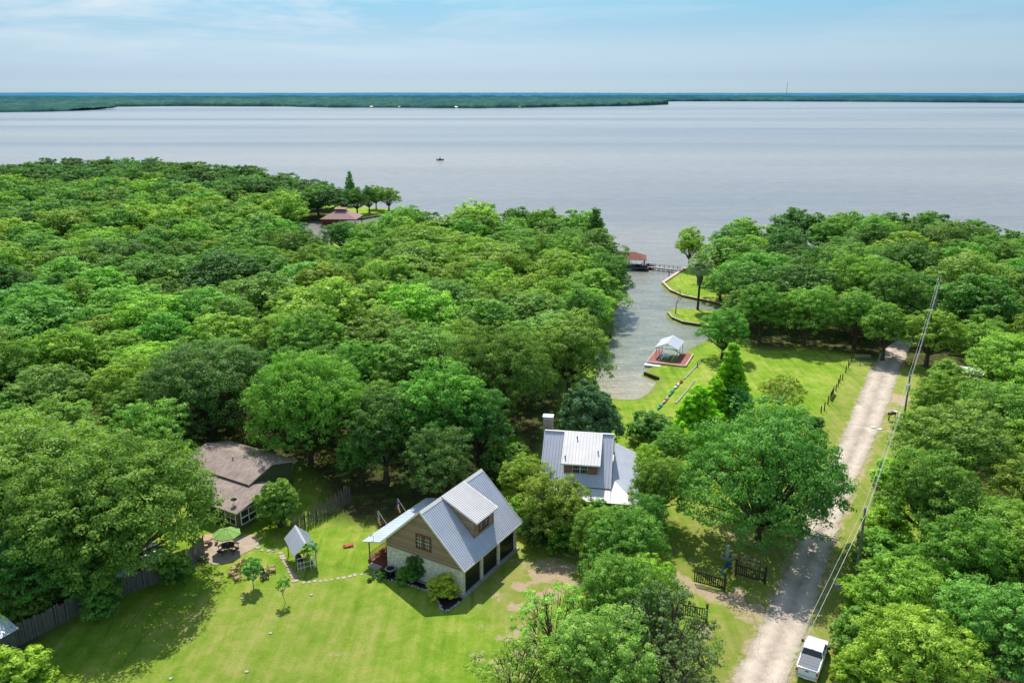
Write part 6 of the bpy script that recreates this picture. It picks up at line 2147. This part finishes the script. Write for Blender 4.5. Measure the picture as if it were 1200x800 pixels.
for (a, b, lab) in (((792, 473), (814, 446), 'pale weathered timber lying on the lawn right of the kayaks'), ((802, 444), (823, 421), 'long pale timber lying on the lawn beyond the kayaks')):
    p, q = Vector((*g(*a), .08)), Vector((*g(*b), .08))
    tag(MB().tube([p, p.lerp(q, .5) + Vector((.1, 0, 0)), q], [.15, .13, .10], 8).build('timber', M['stone_pale'], None), lab, 'timber')
def lawn_figure():
    c = g(817, 430)
    t = thing('water_pump', 'small dark hand pump standing on the lawn by the boat dock', 'pump', (*c, 0))
    MB().lathe([(.16, 0), (.16, .06), (.08, .1), (.08, .9), (.12, .95), (.03, 1.1)], n=10).build('pump_body', M['black'], t)
    MB().bar((0, 0, 1.0), (.5, 0, .7), .05).build('handle', M['black'], t)
    MB().bar((0, 0, .8), (-.3, 0, .72), .07).build('spout', M['grey_metal'], t)
lawn_figure()

def lake_boathouse():
    c = g(739, 312, 0)
    t = thing('boathouse', 'brown shingled hip roof boathouse at the left end of the footbridge', 'boathouse', (c[0], c[1], 0), R(-8))
    def hip(mb, x0, x1, y0, y1, z0, z1, k=.42):
        w = (y1 - y0) * k
        A = [(x0, y0, z0), (x1, y0, z0), (x1, y1, z0), (x0, y1, z0)]
        r0 = (x0 + w, (y0 + y1) / 2, z1); r1 = (x1 - w, (y0 + y1) / 2, z1)
        mb.slab([A[0], A[1], r1, r0], .08).slab([A[1], A[2], r1], .08).slab([A[2], A[3], r0, r1], .08).slab([A[3], A[0], r0], .08)
    r = MB(); hip(r, -5.5, 4.6, -3.4, 4.6, 2.6, 4.3)
    r.build('roof', M['brown_roof_red'], t)
    for x in (-5, -.5, 4.0):
        for y in (-3.0, 4.2):
            MB().tube([(x, y, -1.5), (x, y, 2.7)], .11, 8).build('post', M['darkwood'], t)
    d = MB(); d.prism([(-6, -3.8), (5.2, -3.8), (5.2, -2.2), (-6, -2.2)], .05, .22).prism([(-6, -2.2), (-4.4, -2.2), (-4.4, 5), (-6, 5)], .05, .22)
    d.build('deck', M['greywood'], t)
    MB().box((-3.2, 0, 1.3), (2.2, 3.0, 2.2)).build('storage_room', M['darkwood'], t)
    def boat(pos, rz, lab, mat):
        b = thing('motor_boat', lab, 'boat', (c[0] + pos[0], c[1] + pos[1], -.5), rz)
        n = 10; vs = []; fs = []
        for i in range(n + 1):
            s = i / n; w = 1.05 * (1 - max(0, s - .45) ** 2 * 3.1); w = max(w, .04)
            x = (s - .5) * 5.4
            vs += [(x, -w, .85 + .2 * s), (x, -w * .8, .15), (x, 0, -.1 + .1 * s * s), (x, w * .8, .15), (x, w, .85 + .2 * s), (x, w * .82, .80 + .18 * s), (x, w * .7, .45), (x, -w * .7, .45), (x, -w * .82, .80 + .18 * s)]
        m = 9
        for i in range(n):
            for k in range(m):
                fs.append((i * m + k, i * m + (k + 1) % m, (i + 1) * m + (k + 1) % m, (i + 1) * m + k))
        fs.append(tuple(range(m - 1, -1, -1)))
        mb = MB(); mb.add(vs, fs); mb.build('hull', mat, b)
        MB().slab([(.5, -.75, .95), (.9, -.75, 1.5), (.9, .75, 1.5), (.5, .75, .95)], .04).build('windscreen', M['glass'], b)
        MB().box((-2.85, 0, .8), (.4, .35, .8)).build('outboard_motor', M['black'], b, bevel=.05)
        for y in (-.45, .45): MB().box((-.4, y, .7), (.5, .45, .5)).build('seat', M['grey_metal'], b, bevel=.04)
    boat((.9, .6), R(-8), 'grey motor boat moored under the brown boathouse roof', M['grey_metal'])
    boat((4.4, -1.2), R(15), 'dark small boat tied at the open end of the boathouse', M['black'])
lake_boathouse()
def footbridge():
    a = g(750, 312.5); b = g(797, 317.5)
    L = math.dist(a, b); ang = math.atan2(b[1] - a[1], b[0] - a[0])
    t = thing('footbridge', 'long narrow grey footbridge over the cove mouth to the lawn point', 'footbridge', (*a, 0), ang)
    MB().box((L / 2, 0, .30), (L, 1.4, .12)).build('walkway', M['palewood'], t)
    n = 9
    for i in range(n):
        x = L * (i + .3) / n
        for y in (-.65, .65):
            MB().tube([(x, y, -1.6), (x, y, 1.15 if y > 0 else .35)], .09, 6).build('pile', M['darkwood'], t)
    MB().bar((0, .66, 1.1), (L, .66, 1.1), .06, .09).bar((0, .66, .7), (L, .66, .7), .04, .06).build('railing', M['greywood'], t)
    MB().bar((0, -.62, .15), (L, -.62, .15), .12, .22).build('beam', M['darkwood'], t)
footbridge()
for px, py, h, lab, m in ((784, 323, 1.2, 'black mooring post standing in the water off the lawn point', 'black'), (797, 329, 1.6, 'small white lamp post on the far lawn point', 'white')):
    q = g(px, py)
    t = thing('mooring_post' if m == 'black' else 'lamp_post', lab, 'post', (*q, 0))
    MB().tube([(0, 0, -1.5), (0, 0, h)], .12 if m == 'black' else .05, 8).build('post', M[m], t)
    MB().ellipsoid((0, 0, h), (.22, .22, .2), 10, 6).build('cap', M[m], t)
def tall_pole():
    q = g(838, 316)
    t = thing('flag_pole', 'slender pale pole rising between the palm and the dark oaks', 'pole', (*q, 0))
    MB().tube([(0, 0, 0), (0, 0, 8.2)], [.11, .07], 8).build('shaft', M['white'], t)
    MB().ellipsoid((0, 0, 8.25), (.12, .12, .12), 8, 6).build('finial', M['white'], t)
tall_pole()

M['palm'] = leaf_mat('palm_frond', (0.26, 0.40, 0.14), (0.36, 0.50, 0.20), (0.48, 0.60, 0.28), .35, False)
def palm():
    q = g(817.5, 362.5)
    t = thing('palm_tree', 'tall fan palm with a skirt of dead fronds on the lawn strip in the cove', 'palm', (*q, 0))
    H_ = 11.0
    MB().tube([(0, 0, -.3), (0, 0, .3), (.05, 0, 4), (.1, 0, H_ - .2)], [.42, .30, .26, .24], 10).build('trunk', M['darkwood'], t)
    rng_ = np.random.RandomState(3)
    # dead skirt
    n = 900
    z = rng_.uniform(H_ - 4.6, H_ - .3, n); a = rng_.uniform(0, 6.28, n)
    rad = (.35 + (z - (H_ - 4.8)) / 4.6 * .95) * rng_.uniform(.5, 1.05, n)
    C = np.stack([rad * np.cos(a), rad * np.sin(a), z], 1)
    Nn = np.stack([np.cos(a), np.sin(a), rng_.uniform(-.2, .5, n)], 1); Nn /= np.linalg.norm(Nn, axis=1)[:, None]
    me = cards(rng_, C, Nn, rng_.uniform(.3, .6, n), rng_.uniform(0, 1, n), 'dead_fronds', M['greywood'], 1.8)
    o = bpy.data.objects.new('dead_fronds', me); COL.objects.link(o); o.parent = t
    mb = MB()
    for k in range(46):
        a = k * 2.4; el = R(80 - 125 * (k / 46))
        d = Vector((math.cos(a) * math.cos(el), math.sin(a) * math.cos(el), math.sin(el)))
        base = Vector((0, 0, H_)); tip = base + d * 2.1 - Vector((0, 0, .15))
        mb.bar(base, tip, .06, .04)
        side = d.cross(Vector((0, 0, 1)));
        side = side.normalized() if side.length > .1 else Vector((1, 0, 0))
        up = side.cross(d).normalized()
        for j in range(11):
            an = R(-75 + 15 * j)
            dd = d * math.cos(an) + side * math.sin(an)
            e = tip + dd * 1.6 - Vector((0, 0, .45 + .2 * abs(math.sin(an)))) * 1.0
            w = side * math.cos(an) * .15 - d * math.sin(an) * .15
            m_ = tip + dd * .7 + up * .06
            i0 = len(mb.v)
            mb.v += [tuple(tip), tuple(m_ - w), tuple(e), tuple(m_ + w)]
            mb.f.append((i0, i0 + 1, i0 + 2, i0 + 3))
    mb.build('fronds', M['palm'], t)

palm()
def bare_tree():
    q = g(791.5, 367)
    t = thing('bare_tree', 'small leafless tree at the left tip of the palm tree lawn', 'tree', (*q, 0))
    r_ = random.Random(5)
    mb = MB()
    def grow(p, d, L, r, dep):
        q_ = p + d * L
        mb.tube([p, p.lerp(q_, .5) + Vector((r_.uniform(-.08, .08), r_.uniform(-.08, .08), 0)) * L, q_], [r, r * .8, r * .6], 6, cap=False)
        if dep == 0: return
        for _ in range(r_.choice((2, 3))):
            nd = (d + Vector((r_.uniform(-.8, .8), r_.uniform(-.8, .8), r_.uniform(-.1, .5)))).normalized()
            grow(q_, nd, L * r_.uniform(.55, .8), r * .58, dep - 1)
    grow(Vector((0, 0, -.2)), Vector((.03, 0, 1)).normalized(), 2.6, .16, 5)
    mb.build('branches', M['bark_pale'], t)
bare_tree()
def fallen_branch():
    q = g(672, 662)
    t = thing('dead_branch', 'pale dead branch sticking out over the bare soil patch', 'branch', (*q, 0), 0)
    r_ = random.Random(15)
    mb = MB()
    def grow(p, d, L, r, dep):
        q_ = p + d * L
        mb.tube([p, q_], [r, r * .65], 5, cap=False)
        if dep == 0: return
        for _ in range(2):
            nd = (d + Vector((r_.uniform(-.8, .8), r_.uniform(-.8, .8), r_.uniform(-.3, .5)))).normalized()
            grow(q_, nd, L * .7, r * .6, dep - 1)
    grow(Vector((1.4, .5, .3)), Vector((-.8, -.1, .5)).normalized(), 1.1, .07, 4)
    mb.build('branches', M['bark_pale'], t)
fallen_branch()

# red roofed boathouse on the creek
def red_boathouse():
    c = g(401, 262, 0)
    t = thing('red_roofed_boathouse', 'faded red hip roof boathouse with a small raised cupola on the creek', 'boathouse', (*c, 0), R(-3))
    r = MB()
    x, y, z0, z1 = 7.2, 6.2, 2.6, 5.3
    A = [(-x, -y, z0), (x, -y, z0), (x, y, z0), (-x, y, z0)]; k = 1.6
    B = [(-k, -1.2, z1), (k, -1.2, z1), (k, 1.2, z1), (-k, 1.2, z1)]
    for i in range(4):
        j = (i + 1) % 4
        r.slab([A[i], A[j], B[j], B[i]], .1)
    r.build('roof', M['red_roof'], t)
    MB().box((0, 0, 5.55), (3.4, 2.6, .8)).build('cupola', M['redbrown'], t)
    c_ = [o for o in t.children if o.name.startswith('cupola')][0]
    MB().prism_x([(-1.9, 5.96), (1.9, 5.96), (0, 6.5)], -2.3, 2.3).build('cupola_roof', M['red_roof'], c_)
    for px_ in (-6.6, 0, 6.6):
        for py_ in (-5.6, 5.6):
            MB().tube([(px_, py_, -1.5), (px_, py_, 2.75)], .16, 6).build('post', M['redbrown'], t)
    MB().box((-4.5, 0, 1.3), (4.2, 9.5, 2.3)).build('wall', M['redbrown'], t)
    MB().prism([(-7.5, -6.6), (7.5, -6.6), (7.5, -5), (-7.5, -5)], .0, .2).build('deck', M['greywood'], t)
red_boathouse()

# small fishing boat out on the lake
def fishing_boat():
    q = g(516, 187.2)
    t = thing('fishing_boat', 'tiny dark fishing boat alone out on the open lake', 'boat', (q[0], q[1], -.5), R(15))
    n = 8; vs = []; fs = []
    for i in range(n + 1):
        s = i / n; w = max(.05, 1.1 * (1 - max(0, s - .5) ** 2 * 3.6)); x = (s - .5) * 5.6
        vs += [(x, -w, .8 + .25 * s), (x, -w * .75, .1), (x, w * .75, .1), (x, w, .8 + .25 * s)]
    for i in range(n):
        for k in range(4): fs.append((i * 4 + k, i * 4 + (k + 1) % 4, i * 4 + 4 + (k + 1) % 4, i * 4 + 4 + k))
    fs.append((3, 2, 1, 0))
    mb = MB(); mb.add(vs, fs); mb.build('hull', M['black'], t)
    MB().box((-.3, 0, 1.2), (.9, .8, .9)).build('console', M['redbrown'], t, bevel=.05)
    MB().box((-2.9, 0, 1.0), (.45, .4, 1.0)).build('outboard_motor', M['black'], t, bevel=.05)
    MB().box((-.3, 0, 2.35), (1.8, 1.5, .08)).tube([(-1.1, -.7, .9), (-1.1, -.7, 2.35)], .04, 5).tube([(-1.1, .7, .9), (-1.1, .7, 2.35)], .04, 5).tube([(.5, .7, .9), (.5, .7, 2.35)], .04, 5).tube([(.5, -.7, .9), (.5, -.7, 2.35)], .04, 5).build('canopy', M['darkwood'], t)
fishing_boat()

# ------------------------------------------------------------------ other roofs among the trees
def simple_house(name, label, c, rz, lx, ly, zw, zr, wall, roof, cat='house', ribbed=False, door=True):
    t = thing(name, label, cat, (c[0], c[1], 0), rz)
    MB().prism([(-lx + .3, -ly + .3), (lx - .3, -ly + .3), (lx - .3, ly - .3), (-lx + .3, ly - .3)], 0, zw).build('wall', wall, t)
    MB().prism_x([(-ly + .3, zw), (ly - .3, zw), (0, zr - .12)], -lx + .32, lx - .32).build('gable', wall, t)
    r = MB()
    if ribbed:
        r.ribbed((-lx, -ly, zw), (lx, -ly, zw), (lx, 0, zr), (-lx, 0, zr)).ribbed((lx, ly, zw), (-lx, ly, zw), (-lx, 0, zr), (lx, 0, zr))
    else:
        r.slab([(-lx, -ly, zw), (lx, -ly, zw), (lx, 0, zr), (-lx, 0, zr)], .08).slab([(lx, ly, zw), (-lx, ly, zw), (-lx, 0, zr), (lx, 0, zr)], .08)
    r.build('roof', roof, t)
    if door:
        MB().box((0, -ly + .28, 1.05), (.95, .06, 2.05)).build('door', M['redbrown'], t)
        window(t, (lx * .35, -ly + .3, .9), (1, 0, 0), (0, -1, 0), .9, min(1.0, zw - 1.3), 2, 2)
        window(t, (-lx * .35 - .9, -ly + .3, .9), (1, 0, 0), (0, -1, 0), .9, min(1.0, zw - 1.3), 2, 2)
    return t
p = g(2, 745, 2.6)
simple_house('garden_shed', 'pale blue roofed shed behind the picket fence at the left edge', (p[0] - 2.6, p[1] + .9), R(60), 2.3, 2.2, 2.1, 2.7, M['greywood'], M['metal_blue'], 'shed', True, False)
p = g(150, 655, 2.6)
simple_house('tool_shed', 'grey metal roofed shed half hidden under the great picket-fence oak', p, R(55), 3.4, 1.9, 2.2, 3.0, M['greywood'], M['metal_roof'], 'shed', True)
p = g(-12, 616, 3.6)
simple_house('tan_house', 'brown roofed house just showing at the left edge among the oaks', p, R(30), 4.2, 3.2, 2.9, 4.4, M['cream'], M['shingle'])
p = g(212, 268, 4.2)
simple_house('orange_roofed_house', 'small tan roofed house glimpsed between trees of the left wood', p, R(10), 5.5, 3.6, 3.0, 5.2, M['cream'], M['umbrella_pink'])
p = g(1078, 388, 2.5)
simple_house('pink_house', 'pale pink roofed cabin glimpsed through the oaks beyond the road end', p, R(-20), 5.0, 3.2, 2.8, 4.4, M['cream'], M['pink_edge'])
p = g(1138, 430, 3.0)
simple_house('white_roofed_cabin', 'white roofed cabin peeping out right of the wires', p, R(-25), 2.2, 1.8, 2.3, 3.0, M['cream'], M['metal_roof_white'])

# ------------------------------------------------------------------ far shore buildings, mast and bridge
def far_houses():
    r_ = random.Random(8)
    spots = [(8, 129.5), (22, 129), (40, 129.5), (58, 130), (84, 127), (94, 127), (126, 124), (150, 124), (245, 123.6), (262, 123.8), (300, 124.0), (362, 124.6), (396, 125.2), (404, 125.6), (438, 126), (470, 126), (505, 126), (536, 126.4), (568, 126), (609, 126.2), (645, 125), (676, 124.4), (702, 124), (745, 123.6), (771, 122.6)]
    for i, (px, py) in enumerate(spots):
        c = g(px, py)
        s = r_.uniform(3.6, 6.2)
        wall = M[r_.choice(['cream', 'redbrown', 'stone_brown', 'palewood', 'green_wall'])]
        roof = M[r_.choice(['brown_roof_red', 'shingle', 'umbrella_pink', 'red_roof', 'cream', 'metal_roof'])]
        t = thing('shore_house', 'small house on the far wooded shore across the lake', 'house', (c[0], c[1] - 48, -.4), r_.uniform(-.3, .3), 'small houses along the far shore')
        MB().box((0, 0, 1.8), (s * 1.6, s, 3.6)).build('wall', wall, t)
        MB().prism_x([(-s * .6, 3.6), (s * .6, 3.6), (0, 5.6)], -s * .9, s * .9).build('roof', roof, t)
    for i, (px, py) in enumerate([(925, 118.6), (933, 118.5), (941, 118.7), (1052, 119.2), (1148, 119.6), (1160, 119.8)]):
        c = g(px, py)
        t = thing('shore_building', 'pale building on the hazy shore near the radio mast' if px < 1000 else 'pale building on the hazy shore at the far right', 'building', (c[0], c[1] - 120, -.4), 0, 'pale buildings by the radio mast' if px < 1000 else 'pale buildings on the right far shore')
        MB().box((0, 0, 4.5), (34 + i * 4, 14, 9)).build('wall', M['cream'] if i % 2 else M['umbrella_pink'], t)
        MB().prism_x([(-8, 9), (8, 9), (0, 12)], -18 - i * 2, 18 + i * 2).build('roof', M['metal_roof_white'] if i % 2 else M['brown_roof_red'], t)
    c = g(921, 117.2)
    t = thing('radio_mast', 'tall thin radio mast rising above the far shore', 'radio mast', (*c, 0))
    mb = MB()
    for a in (0, 2.09, 4.19):
        mb.tube([(1.2 * math.cos(a), 1.2 * math.sin(a), 0), (1.0 * math.cos(a), 1.0 * math.sin(a), 112)], .45, 4)
    for k in range(28):
        z = k * 4
        for a in (0, 2.09, 4.19):
            mb.bar((1.2 * math.cos(a), 1.2 * math.sin(a), z), (1.1 * math.cos(a + 2.09), 1.1 * math.sin(a + 2.09), z + 4), .3)
    mb.build('lattice', M['grey_metal'], t)
    MB().tube([(0, 0, 112), (0, 0, 122)], .3, 5).build('antenna', M['grey_metal'], t)
    a = g(812, 118.2); b = g(868, 118.2)
    L = math.dist(a, b)
    t = thing('road_bridge', 'low pale road bridge on piers crossing the far arm of the lake', 'bridge', (a[0], a[1] - 150, 0), math.atan2(b[1] - a[1], b[0] - a[0]))
    MB().box((L / 2, 0, 7), (L, 10, 1.6)).build('deck', M['white'], t)
    MB().bar((0, -5.2, 8.6), (L, -5.2, 8.6), .5, .9).build('parapet', M['white'], t)
    n = 14
    for i in range(n):
        MB().box((L * (i + .5) / n, 0, 2.8), (2.2, 8, 6.6)).build('pier', M['white'], t)
far_houses()

# ------------------------------------------------------------------ sky, sun, camera
SUN_EL = R(57)
SUN_DIR = Vector((-0.16, 1.0, 0)).normalized()      # horizontal direction towards the sun
world = bpy.data.worlds.new('World'); scene.world = world
world.use_nodes = True
nt = world.node_tree
for n in list(nt.nodes): nt.nodes.remove(n)
wo = nt.nodes.new('ShaderNodeOutputWorld')
bg = nt.nodes.new('ShaderNodeBackground')
sky = nt.nodes.new('ShaderNodeTexSky')
sky.sky_type = 'NISHITA'
sky.sun_disc = False
sky.sun_elevation = SUN_EL
sky.sun_rotation = math.atan2(SUN_DIR.x, SUN_DIR.y)
sky.air_density = 1.0
sky.dust_density = 0.6
sky.ozone_density = 1.5
sky.altitude = 50
tc = nt.nodes.new('ShaderNodeTexCoord')
sp = nt.nodes.new('ShaderNodeSeparateXYZ')
nt.links.new(tc.outputs['Generated'], sp.inputs[0])
tintr = ramp(nt, [(0.0, (.235, .35, .55)), (0.0035, (.235, .345, .55)), (0.017, (.207, .288, .475)), (0.045, (.235, .290, .40)),
                  (0.072, (.206, .278, .358)), (0.095, (.194, .296, .358)), (0.25, (.60, .60, .61))])
nt.links.new(sp.outputs['Z'], tintr.inputs[0])
c = mixc(nt, sky.outputs[0], tintr.outputs[0], 1.0, 'MULTIPLY')
c = mixc(nt, c, (2, 2, 2), 1.0, 'MULTIPLY')
# thin cirrus
dv = math_n(nt, 'MAXIMUM', sp.outputs['Z'], 0.01)
cx = math_n(nt, 'DIVIDE', sp.outputs['X'], math_n(nt, 'ADD', dv, .06))
cy = math_n(nt, 'DIVIDE', sp.outputs['Y'], math_n(nt, 'ADD', dv, .06))
cb = nt.nodes.new('ShaderNodeCombineXYZ')
nt.links.new(cx, cb.inputs[0]); nt.links.new(cy, cb.inputs[1])
cn = noise(nt, cb.outputs[0], 0.42, 7, .6, .4)
cr = ramp(nt, [(0.48, 0.0), (0.66, .95)])
nt.links.new(cn, cr.inputs[0])
band = ramp(nt, [(0.02, 0.0), (0.055, .35), (.095, 1.0)])
nt.links.new(sp.outputs['Z'], band.inputs[0])
left = ramp(nt, [(0.30, 1.0), (0.62, .22)])
nt.links.new(math_n(nt, 'ADD', sp.outputs['X'], .5), left.inputs[0])
cf = math_n(nt, 'MULTIPLY', math_n(nt, 'MULTIPLY', cr.outputs[0], left.outputs[0]), band.outputs[0])
c = mixc(nt, c, (5.6, 6.0, 6.3), cf)
nt.links.new(c, bg.inputs['Color'])
bg.inputs['Strength'].default_value = 0.15
nt.links.new(bg.outputs[0], wo.inputs[0])

sl = bpy.data.lights.new('sun', 'SUN')
sl.energy = 5.0
sl.angle = R(0.5)
sl.color = (1.0, 0.955, 0.88)
so = bpy.data.objects.new('sun', sl)
COL.objects.link(so)
vec = Vector((SUN_DIR.x * math.cos(SUN_EL), SUN_DIR.y * math.cos(SUN_EL), math.sin(SUN_EL)))
so.rotation_euler = vec.to_track_quat('Z', 'Y').to_euler()
so.location = (0, 100, 200)

cam = bpy.data.cameras.new('camera')
cam.sensor_width = 36
cam.lens = 36 * F_PX / 1200
cam.clip_end = 120000
cam.clip_start = 0.5
co = bpy.data.objects.new('camera', cam)
COL.objects.link(co)
co.location = (0, 0, CAM_H)
co.rotation_euler = (math.pi / 2 - PITCH, 0, 0)
scene.camera = co
scene.render.resolution_x = 1024
scene.render.resolution_y = 682
scene.view_settings.view_transform = 'Standard'
scene.view_settings.look = 'None'
scene.view_settings.exposure = 0
